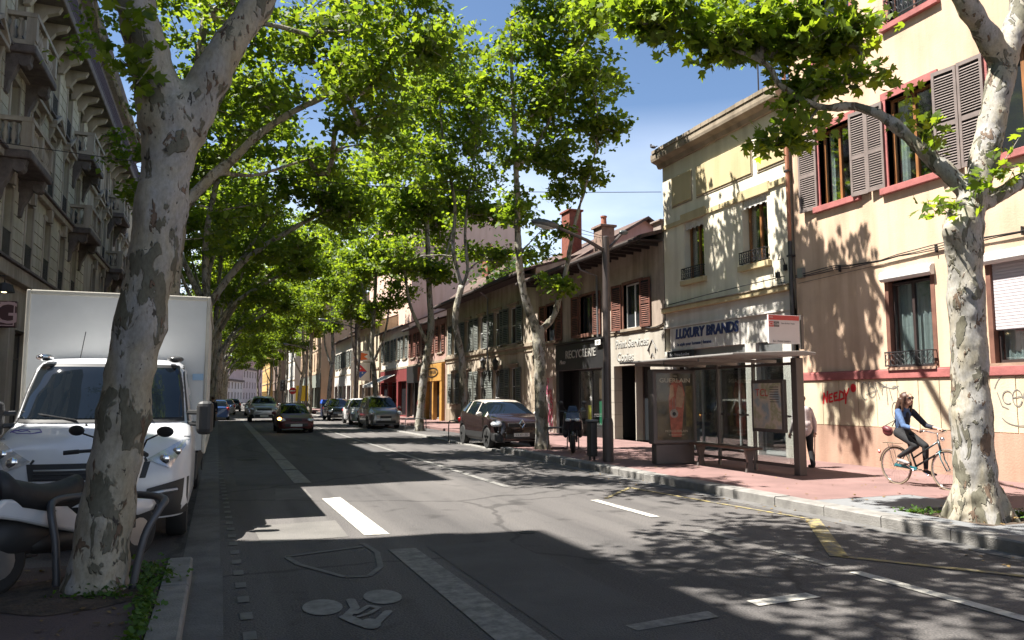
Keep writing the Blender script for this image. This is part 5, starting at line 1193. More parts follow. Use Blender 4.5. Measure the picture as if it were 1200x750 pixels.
# R4
k = 36.5
a1 = [W(491, 508, k, .27), W(492, 490, k, .2), W(498, 430, k, .18), W(505, 385, k, .17), W(503, 340, k, .14), W(500, 250, k, .1), W(496, 170, k, .05)]
a2 = [W(500, 400, k, .1), W(486, 372, k, .09), W(478, 345, k, .07), W(470, 280, k, .05)]
a3 = [W(503, 335, k, .08), W(525, 290, k, .06), W(535, 220, k, .04)]
proto_r = tree('plane_tree', 'plane tree with a bent trunk before the yellow shopfront, right of the grey minivan', (8.75, k, 0), [a1, a2, a3],
     [B(480, 160, k, 2.2, 2.2, 2.2, 46), B(520, 240, k, 1.8, 1.8, 1.5, 34), B(465, 240, k, 1.8, 1.8, 1.7, 36), B(500, 320, k, 1.2, 1.4, .5, 12), B(455, 300, k, 1.0, 1.2, .9, 14), B(500, 90, k, 2, 2, 1.7, 32), (10.3, 38.5, 10.5, 1.6, 2.4, 1.8, 12), (9.8, 41, 9.0, 1.2, 1.6, 1.2, 6)], 13000, .24, KITE, 51, spread=.55, twig=.01, roots=3)
# L2, the next big tree on the left, arching over the road
k = 22.4
a1 = [(-1.45, k, 0, .34), (-1.42, k, 2, .26), W(201, 320, k, .25), W(212, 240, k, .23)]
a2 = [W(212, 245, k, .17), W(250, 205, k, .15), W(270, 190, k, .14), W(300, 160, k-.4, .12), W(345, 130, k-.6, .1), W(400, 105, k-.8, .075), W(450, 85, k-1, .05)]
a3 = [W(212, 245, k, .16), W(216, 150, k, .14), W(235, 60, k, .12), W(245, -40, k, .09)]
a4 = [W(255, 203, k, .08), W(300, 205, k+.5, .07), W(350, 190, k+1, .055), W(410, 175, k+1, .04)]
a5 = [W(215, 190, k, .11), W(262, 110, k+.5, .09), W(300, 20, k+.5, .06)]
a6 = [W(212, 235, k, .1), (-2.5, k, 9, .08), (-3.4, k, 11.5, .05)]
tree('plane_tree', 'second big plane tree on the left, its limbs arching over the road behind the lorry', (-1.45, k, 0), [a1, a2, a3, a4, a5, a6],
     [B(290, 30, k, 1.6, 2, 1.2, 30), B(385, 45, k-2, 1.6, 2, 1.0, 34), B(455, 25, 17.5, 1.2, 1.5, .8, 26), B(500, 60, 17.0, .6, 1.0, .7, 14), B(420, 100, 18.5, 1.2, 1.5, .6, 26), B(440, 150, k-1.5, 1.1, 1.5, .6, 18), B(480, 190, k, .6, 1.0, .4, 7), B(330, 120, k, 1.1, 1.4, .6, 14), B(275, 150, k+1, .9, 1.2, .7, 11), B(380, 190, k+1, 1.1, 1.2, .5, 11), B(245, 90, k+1, .7, 1.0, 1.0, 9), B(300, 250, k+1, .9, 1.1, .6, 9), B(250, 270, k+1, .5, 1.0, .7, 7), (-2.8, k, 12.5, 2.2, 2.4, 2.2, 36), B(400, -70, k-2, 3.2, 2.8, 1.5, 44), (.2, 15.9, 11.6, 1.3, 1.0, .7, 24), (1.6, 13.4, 11.5, 1.2, 1.1, .7, 22), (-.2, 18.6, 11.3, 1, 1.2, .7, 12)], 15500, .19, TRI, 61, spread=.45, twig=.0085, roots=5, remesh=.05)
# L3 full-crowned tree; copies follow down both sides
k = 31
a1 = [(-.8, k, 0, .3), (-.8, k, 2.5, .24), (-.6, k, 5.2, .23)]
a2 = [(-.6, k, 5, .15), (.6, k, 6.8, .12), (2.4, k-.3, 8.2, .09), (4.2, k-.6, 9.3, .05)]
a3 = [(-.6, k, 5, .15), (-.7, k+.3, 8, .12), (-.2, k, 11, .08), (.2, k, 13.5, .04)]
a4 = [(-.6, k, 4.9, .12), (-1.8, k+.4, 7.5, .09), (-2.8, k+.6, 10, .05)]
a5 = [(.2, k, 6.3, .09), (1.6, k+.8, 9, .07), (2.4, k+1.2, 12, .04)]
proto_l = tree('plane_tree', 'third plane tree on the left with a dense crown reaching across the road', (-.8, k, 0), [a1, a2, a3, a4, a5],
     [(.8, k, 11.8, 3.0, 2.8, 2.2, 52), (3.2, k-.3, 9.6, 2.2, 2.4, 1.6, 34), (4.6, k-.5, 9.8, 1.3, 1.6, 1.2, 22), (-2.2, k+.3, 10.8, 2.0, 2.2, 2.2, 34), (1.6, k, 7.4, 1.8, 1.8, .8, 18), (0, k+.5, 14, 2.2, 2.2, 1.3, 26)], 11500, .24, KITE, 71, spread=.55, twig=.0095, roots=4)
def plant(src, loc, rot, sc_, label, group):
    c = copy_tree(src); c.location = loc; c.rotation_euler = (0, 0, rot); c.scale = (sc_, sc_, sc_*random.uniform(.95, 1.08)); c['label'] = label; c['group'] = group; return c
GL = 'plane trees along the left kerb'; GRT = 'plane trees along the right kerb'
for (y, rot, s_, lab) in ((39.5, .5, .95, 'fourth plane tree along the left kerb, counted from the camera'), (48, -.6, 1.0, 'fifth plane tree along the left kerb, counted from the camera'), (58, .25, .95, 'sixth plane tree along the left kerb, counted from the camera'), (68, -.3, 1.0, 'seventh plane tree along the left kerb, counted from the camera'), (80, .9, 1.0, 'eighth plane tree along the left kerb, counted from the camera')):
    plant(proto_l, (-.7+(y-39)*.012, y, 0), rot, s_, lab, GL)
for (y, rot) in ((93, 0), (106, 1.2), (120, -.7), (136, .4), (154, 0), (175, .8)): plant(proto_l, (-.1+(y-90)*.015, y, 0), rot, 1.05, 'distant plane tree in the row on the left under the leafy tunnel', GL)
for (y, x, rot, s_, lab) in ((45.5, 8.9, 2.4, .85, 'slender plane tree in front of the grey minivan parked on the right'), (54, 8.6, .9, .9, 'plane tree right of the white diamond sign on the right pavement'), (66, 8.3, -1, .95, 'forked plane tree before the cream three storey house on the right'), (76, 8.1, 1.6, 1.0, 'plane tree before the beige gable end on the right')):
    plant(proto_r, (x, y, 0), rot, s_, lab, GRT)
for (y, rot) in ((90, 0), (104, 1.2), (120, -.7), (138, .4), (160, 2)): plant(proto_r, (8.0-(y-88)*.012, y, 0), rot, 1.0, 'distant plane tree in the row along the right kerb beyond the beige gable', GRT)
# more foliage far away where the street bends
p = at(345, 440, 230); plant(proto_r, (p.x, 230, 0), 0, 1.1, 'distant plane tree standing free at the bend of the street', 'trees at the bend')
# evergreen shrub mass behind the roofs
rng = np.random.default_rng(5)
c = at(610, 325, 44); P = rng.normal(size=(1500, 3))*np.array([1.5, 1.2, .9])+np.array([c.x, 44, c.z-.2])
g_ = thing('roof_garden_tree', 'dark green tree top showing above the low roofs behind the street houses', 'tree', (c.x, 44, 0))
me = leaf_mesh('crown', P, .3, KITE, rng, m=LEAFD); me.transform(Matrix.Translation((-c.x, -44, 0))); o = bpy.data.objects.new('crown', me); C.objects.link(o); o.parent = g_
mb = MB(); mb.tube([(c.x, 44, 0), (c.x, 44, c.z)], [.2, .1], 8); mb.build('trunk', BARK, g_)
# ------------------------------------------------------------ vehicles (built facing +Y, then turned)
def carpaint(name, col, metal=.3, rough=.3): return mat(name, col, rough, metal, var=.04, coat=.7)
M_tyre = mat('tyre_rubber', (.018, .018, .018), .85, var=.1); M_rim = mat('alloy_rim', (.42, .42, .42), .3, .8, var=.05)
M_blk = mat('black_plastic', (.025, .025, .026), .55, var=.1); M_carglass = mat('car_glass', (.006, .009, .013), .03, var=0, spec=.5)
M_lampg = mat('headlamp_glass', (.62, .64, .66), .12, .5, var=.1, scale=30); M_red = mat('red_lamp', (.4, .01, .01), .2, var=0); M_plate = mat('number_plate_white', (.7, .7, .68), .4, var=0)
M_chrome = mat('chrome', (.7, .7, .7), .12, 1, var=0); M_orange = mat('lit_indicator', (.9, .35, .05), .3, var=0, emis=((1, .45, .08), 6)); M_whitep = carpaint('white_van_paint', (.60, .61, .63), 0, .3)
M_whiteb = mat('white_box_panel', (.60, .60, .58), .5, var=.05, scale=1.5, world=True)
def wheel(root, x, y, z, R, wdt, spokes=5, name='wheel'):
    s = 1 if x > 0 else -1
    mb = MB(); mb.lathe([(R*.66, -wdt/2), (R*.93, -wdt/2), (R, -wdt*.32), (R, wdt*.32), (R*.93, wdt/2), (R*.66, wdt/2)], (x, y, z), 28, axis='x', M=None)
    M_ = wm(root)
    t = MB(); t.v = [tuple(M_ @ Vector(v)) for v in mb.v]; t.f = mb.f; t.m = mb.m; w_ = t.build(name, M_tyre, root, smooth=True, auto=35)
    q = MB(); q.lathe([(R*.68, s*wdt*.40), (R*.64, s*wdt*.48), (R*.6, s*wdt*.40), (R*.58, s*wdt*.1), (.02, s*wdt*.1)], (x, y, z), 24, axis='x')
    for k in range(spokes):
        a = 2*PI*k/spokes+.3; d = Vector((0, math.cos(a), math.sin(a))); e = Vector((0, -math.sin(a), math.cos(a)))
        c = Vector((x+s*wdt*.40, y, z)); o1 = c+d*R*.62; o0 = c+d*.02
        vs = []
        for p, hw in ((o0, .05), (o1, .032)):
            for sx in (-.02, .02):
                for se in (-1, 1): vs.append(p+Vector((sx, 0, 0))+e*hw*se)
        q.add(vs, [(0, 1, 3, 2), (4, 6, 7, 5), (0, 4, 5, 1), (2, 3, 7, 6), (0, 2, 6, 4), (1, 5, 7, 3)])
    q.ell((x+s*wdt*.42, y, z), (.02, .045, .045), 10, 6)
    q.v = [tuple(M_ @ Vector(v)) for v in q.v]; q.build('rim', M_rim, w_)
    return w_
def LB(root):
    """mesh builder whose build() takes local coordinates of root"""
    class K(MB):
        def build(s, *a, **k):
            M_ = wm(root); s.v = [tuple(M_ @ Vector(v)) for v in s.v]; return MB.build(s, *a, **k)
    return K
def interp(x, pts): return float(np.interp(x, [p[0] for p in pts], [p[1] for p in pts]))
def car(label, loc, rotz, paint, L_=4.1, W_=1.75, top=None, belt=None, wr=None, wheels=(.8, 3.4), R=.32, roofm=None, name='parked_car', group=None, lamps=None, grille=None, detail=True, pillars=(), low=.2, ws=None, clad=False, indicator=False, platey=.42, cat='car'):
    r = thing(name, label, cat, loc, rotz, group); K = LB(r); hw = W_/2
    roofm = roofm or paint
    xs = sorted(set([0, .02, .05, .09, .15, .22]+[i*.085 for i in range(3, int(L_/.085)+1)]+[L_-.15, L_-.06, L_-.02, L_]))
    wx = [(0, .74), (.05, .83), (.15, .91), (.3, .96), (.6, 1), (L_-.6, 1), (L_-.25, .96), (L_-.06, .88), (L_, .80)]
    secs = []
    for x in xs:
        w_ = hw*interp(x, wx); zt = interp(x, top); zb = min(interp(x, belt), zt-.02); ro = min(w_*.93, hw*interp(x, wr))
        zs = low + (.10 if x < .02 else 0)
        for wy in wheels:
            d = abs(x-wy); RR = R+.06
            if d < RR: zs = max(zs, R+math.sqrt(RR*RR-d*d)*.98)
        zm = min(max(.52, zs+.04), zb-.08); zs1 = min(zs+.10 if zs <= low+.1 else zs+.01, zm-.01)
        secs.append([(0, low+.04), (w_*.9, max(zs, low)), (w_*1.0, zs1), (w_*1.01, zm), (w_*.985, zb-.05), (w_*.955, zb), (ro, zb+(zt-zb)*.86), (ro*.8, zb+(zt-zb)*.975), (0, zt)])
    n = len(secs[0]); idx = {}; V = []
    for i, s in enumerate(secs):
        y_ = L_/2-xs[i]
        for sg_ in (1, -1):
            for j, (px_, pz) in enumerate(s): idx[(i, j, sg_)] = len(V); V.append((px_*sg_, y_, pz))
    fb, fg, ft, fc = [], [], [], []
    for i in range(len(secs)-1):
        xm = (xs[i]+xs[i+1])/2; a, b = ws[0], ws[1]; c, d = ws[2], ws[3]
        for sg_ in (1, -1):
            for j in range(n-1):
                f_ = (idx[(i, j, sg_)], idx[(i+1, j, sg_)], idx[(i+1, j+1, sg_)], idx[(i, j+1, sg_)])
                if j == 5 and a+.18 < xm < d-.12 and not any(p < xm < q for p, q in pillars): fg.append(f_)
                elif j >= 6 and (a+.02 < xm < b-.03 or c+.03 < xm < d-.04): fg.append(f_)
                elif j >= 5 and a < xm < d: ft.append(f_)
                elif clad and j in (1, 2) : fc.append(f_)
                else: fb.append(f_)
    for i in (0, len(secs)-1): fb.append(tuple([idx[(i, j, 1)] for j in range(n)]+[idx[(i, j, -1)] for j in range(n-2, 0, -1)]))
    def sub(name_, fs, m, sm=True):
        if not fs: return
        used = sorted({v for f in fs for v in f}); mp_ = {v: k for k, v in enumerate(used)}
        q = K(); q.v = [V[v] for v in used]; q.f = [tuple(mp_[v] for v in f) for f in fs]; q.m = [0]*len(fs); return q.build(name_, m, r, smooth=True, auto=38)
    sub('body', fb, paint); sub('roof', ft, roofm); sub('windows', fg, M_carglass); sub('cladding', fc, M_blk)
    q = K(); q.box(-hw*.86, hw*.86, -L_/2+.15, L_/2-.15, low+.05, .62); q.build('underbody', M_blk, r)
    for wy in wheels:
        for sx in (-1, 1): wheel(r, sx*(hw-.10), L_/2-wy, R, R, .2)
    zt0 = interp(.12, top)
    for sx in (-1, 1):
        q = K(); y_ = L_/2
        hx, hz, hwid, hh = lamps or (.66, .68, .17, .08)
        Mr = Euler((math.radians(-18), 0, math.radians(-28*sx))).to_matrix().to_4x4()
        q.ell((sx*hw*hx/.74*.98, y_-.16, hz), (hwid, .16, hh), 14, 8, M=Mr); q.build('headlight', M_lampg if not (indicator and sx > 0) else M_lampg, r, smooth=True)
        q = K(); zb = interp(ws[0]+.25, belt); q.ell((sx*(hw+.11), L_/2-ws[0]-.32, zb+.08), (.11, .07, .075), 10, 6); q.build('wing_mirror', paint if not clad else roofm, r, smooth=True)
        q = K(); q.ell((sx*hw*.84, -L_/2+.06, .82), (.12, .06, .12), 10, 6); q.build('tail_light', M_red, r, smooth=True)
    if indicator:
        q = K(); q.ell((hw*.93, L_/2-.12, .66), (.09, .07, .07), 10, 6); q.build('indicator', M_orange, r, smooth=True)
    y_ = L_/2
    g = grille or (.42, .66, .10)
    q = K(); q.box(-hw*g[0], hw*g[0], y_-.10, y_+.012, g[1]-g[2]/2, g[1]+g[2]/2); gr_ = q.build('grille', M_blk, r, bevel=.01)
    q = K(); q.box(-hw*.62, hw*.62, y_-.10, y_+.01, low+.10, low+.24); q.build('lower_grille', M_blk, r, bevel=.01)
    q = K(); q.box(-.26, .26, y_-.05, y_+.025, platey-.055, platey+.055); q.build('number_plate', M_plate, r)
    return r
top_h = [(0, .58), (.04, .70), (.12, .76), (.4, .84), (.95, .93), (1.65, 1.36), (1.95, 1.44), (2.6, 1.46), (3.2, 1.43), (3.6, 1.33), (3.95, .95), (4.05, .8)]
belt_h = [(0, .5), (.1, .66), (.4, .76), (.95, .86), (2, .9), (3.4, .97), (4.1, .8)]
wr_h = [(0, .7), (.6, .86), (.95, .88), (1.4, .76), (2, .70), (3.2, .69), (3.8, .72), (4.1, .7)]
# parked brown crossover with cream roof
M_cap = carpaint('dark_brown_metallic', (.032, .02, .02), .4, .25)
tp = [(0, .62), (.03, .80), (.10, .90), (.35, 1.0), (.9, 1.08), (1.55, 1.44), (1.9, 1.54), (2.6, 1.565), (3.2, 1.53), (3.65, 1.42), (3.98, 1.05), (4.1, .8)]
bt = [(0, .55), (.05, .74), (.35, .9), (.9, 1.0), (2, 1.04), (3.0, 1.1), (3.6, 1.18), (4.1, .9)]
cx, cy = 8.85, 24.6
cp = car('dark brown crossover car with a cream roof parked on the right beside the plane tree', (cx, cy, .03), PI, M_cap, 4.1, 1.78, tp, bt, wr_h, (.82, 3.42), .335, carpaint('cream_roof_paint', (.55, .50, .44), .1, .3), lamps=(.66, .80, .19, .085), grille=(.50, .76, .13), ws=(.9, 1.7, 3.5, 4.0), pillars=((1.98, 2.08), (2.95, 3.03)), low=.24, clad=True, platey=.46)
K = LB(cp); q = K(); y_ = 2.05; d = .09; z = .80
for a, b in (((0, d*1.35), (d, 0)), ((d, 0), (0, -d*1.35)), ((0, -d*1.35), (-d, 0)), ((-d, 0), (0, d*1.35))): q.tube([(a[0], y_+.03, z+a[1]), (b[0], y_+.03, z+b[1])], .018, 6)
q.build('diamond_badge', M_chrome, cp)
for sx in (-1, 1):
    q = K(); pts = [(sx*.50, y_+.005, .42), (sx*.74, y_-.08, .46), (sx*.76, y_-.08, .56), (sx*.52, y_+.005, .54), (sx*.50, y_+.005, .42)]; q.tube(pts, .014, 6); q.build('fog_lamp_trim', M_chrome, cp)
q = K(); q.box(-.86, .86, y_-.5, y_-.02, .25, .52); q.build('bumper', M_blk, cp, bevel=.06)
P_ = basis(tuple(wm(cp) @ Vector((0, y_+.028, .46))), (1, 0, 0), (0, 0, 1), (0, -1, 0)); text_part('lettering', 'CS-431-ZD', .09, P_, M_blk, cp, .002)
# oncoming maroon hatchback with one lit indicator
M_mar = mat('maroon_paint', (.085, .014, .016), .5, .1, var=.04, coat=.15)
tp2 = [(0, .5), (.03, .62), (.12, .68), (.5, .76), (1.1, .88), (1.75, 1.27), (2.1, 1.37), (2.8, 1.385), (3.2, 1.33), (3.6, 1.05), (3.75, .95), (4.0, .9)]
bt2 = [(0, .45), (.1, .6), (.5, .7), (1.1, .82), (2, .86), (3.4, .88), (4.0, .8)]
pg = car('maroon hatchback driving towards the camera with its left image side indicator lit', (3.35, 38.9, 0), PI, M_mar, 3.8, 1.64, [(min(a, 3.8), b) for a, b in tp2 if a < 3.79]+[(3.8, .9)], bt2, wr_h, (.72, 3.1), .29, lamps=(.58, .60, .2, .075), grille=(.3, .6, .1), ws=(1.08, 1.95, 3.0, 3.62), pillars=((2.15, 2.23), (2.85, 2.95)), name='moving_car', indicator=True, platey=.36)
sv = car('silver grey sport utility car behind the maroon hatchback on the road', (2.75, 55.4, 0), PI, carpaint('silver_paint', (.34, .35, .36), .6, .3), 4.3, 1.85, [(a*1.05, b+.16) for a, b in tp], [(a*1.05, b+.08) for a, b in bt], wr_h, (.88, 3.55), .36, lamps=(.62, .86, .2, .09), grille=(.5, .84, .14), ws=(.95, 1.75, 3.7, 4.2), pillars=((2.1, 2.2), (3.1, 3.2)), low=.26, clad=True, name='moving_car')
rc = car('red roofed car following behind the silver grey one', (3.3, 66, 0), PI, carpaint('bright_red_paint', (.45, .02, .03), 0, .35), 4.0, 1.75, [(a, b+.3) for a, b in top_h], [(a, b+.1) for a, b in belt_h], wr_h, (.8, 3.35), .33, ws=(.95, 1.8, 3.4, 3.95), name='moving_car')
car('white car following far behind on the road', (3.0, 74, 0), PI, carpaint('white_car_paint', (.6, .6, .6), 0, .3), 4.0, 1.75, top_h, belt_h, wr_h, (.8, 3.35), .32, ws=(.95, 1.8, 3.4, 3.95), name='moving_car')
# parked on the right, beyond the trees
mp_ = [(0, .6), (.03, .82), (.12, .92), (.45, 1.03), (.85, 1.12), (1.5, 1.62), (1.9, 1.73), (3.0, 1.74), (3.7, 1.66), (3.95, 1.2), (4.1, .9)]
mbt = [(0, .5), (.1, .78), (.45, .92), (.85, 1.02), (2, 1.05), (4.1, 1.0)]
mv = car('grey minivan parked on the right between the trunks facing the camera', (8.1, 42.0, 0), PI, carpaint('warm_grey_paint', (.24, .235, .225), .5, .3), 4.1, 1.68, mp_, mbt, wr_h, (.8, 3.4), .32, lamps=(.66, .82, .16, .12), grille=(.35, .62, .12), ws=(.86, 1.6, 3.7, 4.0), pillars=((1.95, 2.05), (3.0, 3.1)), platey=.5)
car('white hatchback parked behind the grey minivan', (8.2, 48.4, 0), PI, MATS['white_car_paint'], 4.0, 1.72, [(a, b+.12) for a, b in top_h], [(a, b+.05) for a, b in belt_h], wr_h, (.8, 3.35), .32, ws=(.95, 1.8, 3.4, 3.95), pillars=((2.0, 2.1),))
car('black hatchback parked behind the white one on the right', (8.0, 56.8, 0), PI, carpaint('black_paint', (.014, .015, .018), .3, .25), 4.0, 1.75, [(a, b+.1) for a, b in top_h], [(a, b+.05) for a, b in belt_h], wr_h, (.8, 3.35), .32, ws=(.95, 1.8, 3.4, 3.95), pillars=((2.0, 2.1),))
pb = carpaint('blue_paint', (.03, .07, .2), .3, .3)
car('blue car parked under the trees far along the left kerb', (-.2, 61, 0), 0, pb, 4.0, 1.75, top_h, belt_h, wr_h, (.8, 3.35), .32, ws=(.95, 1.8, 3.4, 3.95))
car('grey car parked farther under the left trees behind the blue one', (.5, 78, 0), 0, MATS['warm_grey_paint'], 4.0, 1.75, top_h, belt_h, wr_h, (.8, 3.35), .32, ws=(.95, 1.8, 3.4, 3.95))
car('dark car parked farther still under the left trees beyond the grey one', (1.4, 95, 0), 0, MATS['black_paint'], 4.0, 1.75, top_h, belt_h, wr_h, (.8, 3.35), .32, ws=(.95, 1.8, 3.4, 3.95))
car('small dark blue car at the far bend of the street', (7, 150, 0), 0, pb, 4.0, 1.75, top_h, belt_h, wr_h, (.8, 3.35), .32, ws=(.95, 1.8, 3.4, 3.95))
car('small white car at the far bend of the street', (10, 165, 0), PI, MATS['white_car_paint'], 4.0, 1.75, top_h, belt_h, wr_h, (.8, 3.35), .32, ws=(.95, 1.8, 3.4, 3.95))
# ---- box lorry
tx, tyf = -1.30, 9.45
tk = thing('box_lorry', 'white box lorry parked at the left kerb behind the big leaning plane tree', 'lorry', (tx, tyf+3.5, 0), PI); K = LB(tk); YF = 3.5
lev = [(.32, .94, -.04), (.45, 1.0, 0), (.78, 1.01, 0), (.92, 1.01, -.03), (1.05, 1.005, -.11), (1.16, 1.0, -.24), (1.25, .985, -.44), (1.32, .97, -.66), (1.36, .96, -.735), (1.75, .91, -1.02), (2.02, .86, -1.24), (2.10, .82, -1.36), (2.15, .74, -1.55), (2.17, .55, -1.8)]
lz = [a for a, b, c in lev]
def cabs(x, z, off=0):
    hw = float(np.interp(z, lz, [b for a, b, c in lev])); yf = float(np.interp(z, lz, [c for a, b, c in lev]))
    t = min(.999, abs(x)/hw); return (x, YF+yf-.5*(1-(1-t**2.6)**(1/2.6))+off, z)
q = K(); rows = []; zz = sorted(set(lz+[.6, 1.6, 1.9]))
for z in zz:
    hw = float(np.interp(z, lz, [b for a, b, c in lev])); row = [(-hw, YF-2.15, z)]+[cabs(hw*math.sin(PI/2*i/10), z) for i in range(-10, 11)]+[(hw, YF-2.15, z)]; rows.append(row)
n = len(rows[0]); q.v = [p for row in rows for p in row]; q.f = [(i*n+j, i*n+j+1, (i+1)*n+j+1, (i+1)*n+j) for i in range(len(rows)-1) for j in range(n-1)]+[tuple((len(rows)-1)*n+j for j in range(n)), tuple(range(n))[::-1], ]; q.m = [0]*len(q.f)
q.build('cab', M_whitep, tk, smooth=True, auto=35)
def patch(q, fn, c4, nu, nv, off=.008, th=.0):
    b = len(q.v)
    for i in range(nu+1):
        for j in range(nv+1):
            u, v = i/nu, j/nv; x = (c4[0][0]*(1-u)+c4[1][0]*u)*(1-v)+(c4[3][0]*(1-u)+c4[2][0]*u)*v; z = (c4[0][1]*(1-u)+c4[1][1]*u)*(1-v)+(c4[3][1]*(1-u)+c4[2][1]*u)*v; q.v.append(fn(x, z, off))
    f_ = [(b+i*(nv+1)+j, b+(i+1)*(nv+1)+j, b+(i+1)*(nv+1)+j+1, b+i*(nv+1)+j+1) for i in range(nu) for j in range(nv)]; q.f += f_; q.m += [0]*len(f_)
q = K(); patch(q, cabs, [(-.945, 1.372), (.945, 1.372), (.84, 2.08), (-.84, 2.08)], 24, 14, .014); q.build('windscreen_surround', M_blk, tk, smooth=True)
q = K(); patch(q, cabs, [(-.88, 1.42), (.88, 1.42), (.78, 2.04), (-.78, 2.04)], 24, 12, .024); q.build('windscreen', M_carglass, tk, smooth=True)
for sx in (-1, 1):
    q = K(); patch(q, cabs, [(sx*.56, .98), (sx*.80, .87), (sx*.985, 1.17), (sx*.90, 1.17)], 8, 4, .012); hl = q.build('headlight', M_lampg, tk, smooth=True)
    q = K(); 
    for cx_, cz_, rr_ in ((.74, .97, .06), (.86, 1.05, .05)): p_ = cabs(sx*cx_, cz_, .02); q.ell(p_, (rr_, .02, rr_), 12, 6)
    q.build('lamp_reflector', M_chrome, hl, smooth=True)
    q = K(); patch(q, cabs, [(sx*.52, .99), (sx*.55, .95), (sx*.99, 1.20), (sx*.92, 1.21)], 8, 1, .016); q.build('lamp_rim', M_blk, hl)
    q = K(); patch(q, cabs, [(sx*.50, .34), (sx*.985, .34), (sx*.995, .76), (sx*.58, .66)], 6, 4, .01); q.build('bumper_corner', M_blk, tk, smooth=True)
    p_ = cabs(sx*.72, .50, .01); q = K(); q.lathe([(.055, -.02), (.055, .012), (.04, .015), (.035, .005)], p_, 14, axis='y'); q.build('fog_lamp', M_chrome, tk)
    q = K(); q.tube([cabs(sx*.60, .60, .02), cabs(sx*.74, .62, .02), cabs(sx*.88, .63, .02)], .022, 6); q.build('bumper_trim', M_alu, tk)
    # side window and door line
    q = K(); x_ = lambda z: float(np.interp(z, lz, [b for a, b, c in lev]))+.006
    q.add([(sx*x_(1.45), YF-1.3, 1.45), (sx*x_(1.45), YF-2.0, 1.45), (sx*x_(1.98), YF-2.0, 1.98), (sx*x_(1.98), YF-1.75, 1.98)], [(0, 1, 2, 3)]); q.build('side_window', M_carglass, tk)
    # mirror
    q = K(); q.tube([(sx*.93, YF-1.05, 1.48), (sx*1.14, YF-.98, 1.47)], .03, 6); q.tube([(sx*.93, YF-1.05, 1.34), (sx*1.14, YF-.98, 1.33)], .03, 6); q.build('mirror_arm', M_blk, tk)
    q = K(); q.box(sx*1.13-.10, sx*1.13+.10, YF-1.10, YF-.92, 1.20, 1.62); q.build('wing_mirror', M_blk, tk, bevel=.07, segs=3)
    q = K(); q.ell((sx*.74, YF-1.46, 2.155), (.10, .12, .045), 12, 8); q.build('roof_marker_lamp', M_chrome if sx > 0 else mat('smoked_marker', (.06, .06, .06), .2, var=0), tk, smooth=True)
q = K(); patch(q, cabs, [(-.56, .78), (.56, .78), (.60, .955), (-.60, .955)], 16, 4, .01); gr_ = q.build('grille', M_blk, tk, smooth=True)
for zz_ in (.80, .845, .89): 
    q = K(); q.tube([cabs(x, zz_, .014) for x in np.linspace(-.52, .52, 13)], .011, 5); q.build('grille_bar', M_alu if zz_ > .88 else M_blk, gr_)
q = K(); patch(q, cabs, [(-.62, .34), (.62, .34), (.62, .60), (-.62, .60)], 14, 3, .012); q.build('bumper', M_blk, tk, smooth=True)
q = K(); q.box(-.26, .26, YF-.03, YF+.03, .50, .61); q.build('number_plate', M_plate, tk)
q = K(); 
for x0 in (-.55, .25): q.tube([cabs(x0, 1.40, .03), cabs(x0+.35, 1.46, .03), cabs(x0+.62, 1.50, .03)], .01, 5)
q.build('wiper', M_blk, tk)
q = K(); q.tube([(.38, YF-1.62, 2.16), (.34, YF-1.66, 2.50)], .006, 5); q.build('antenna', M_blk, tk)
q = K(); M_dec = mat('blue_violet_decal', (.07, .04, .25), .4, var=0)
for sgm in ([(.90, 1.27), (.80, 1.30), (.60, 1.305), (.56, 1.275), (.62, 1.265)], [(.88, 1.275), (.80, 1.26), (.66, 1.26), (.58, 1.275)], [(.90, 1.27), (.86, 1.295), (.78, 1.28), (.72, 1.292), (.68, 1.276)]): q.tube([cabs(a, b, .006) for a, b in sgm], .006, 4)
q.build('bonnet_decal', M_dec, tk)
q = K(); q.tube([cabs(.13, 1.345, .012), cabs(.15, 1.345, .012)], .014, 6); q.build('washer_jet', M_blk, tk)
# box body
bx0, bx1, by1, by0 = -1.13, 1.13, YF-2.2, YF-7.4
q = K(); q.box(bx0+.03, bx1-.03, by0, by1, .93, 3.05); bd = q.build('box_body', M_whiteb, tk)
q = K()
for x in (bx0, bx1-.05): q.box(x, x+.05, by1-.03, by1+.02, .9, 3.08)
q.box(bx0+.05, bx1-.05, by1-.028, by1+.018, 3.02, 3.08); 
for x in (bx0, bx1-.04): q.box(x, x+.04, by0, by1-.03, 3.03, 3.08); q.box(x, x+.04, by0, by1-.03, .88, .98)
q.build('box_edge_trim', mat('cream_edge_trim', (.5, .47, .4), .5, var=.1), bd, bevel=.012)
q = K(); q.box(bx0+.10, bx1-.10, by0+.1, YF-2.0, .55, .90); q.build('chassis', M_blk, tk)
q = K(); q.box(-bx1+.06, -bx1+.2, by1+.019, by1+.022, 1.9, 1.99); q.build('sticker', mat('pale_blue_sticker', (.3, .45, .6), .5, var=0), bd)
for yy in (YF-.95, YF-6.0):
    for sx in (-1, 1): wheel(tk, sx*.86, yy, .34, .34, .22, 6)
q = K(); q.box(1.0, 1.03, YF-6.7, YF-6.4, .3, .6); q.box(-1.03, -1.0, YF-6.7, YF-6.4, .3, .6); q.build('mud_flap', M_blk, tk)
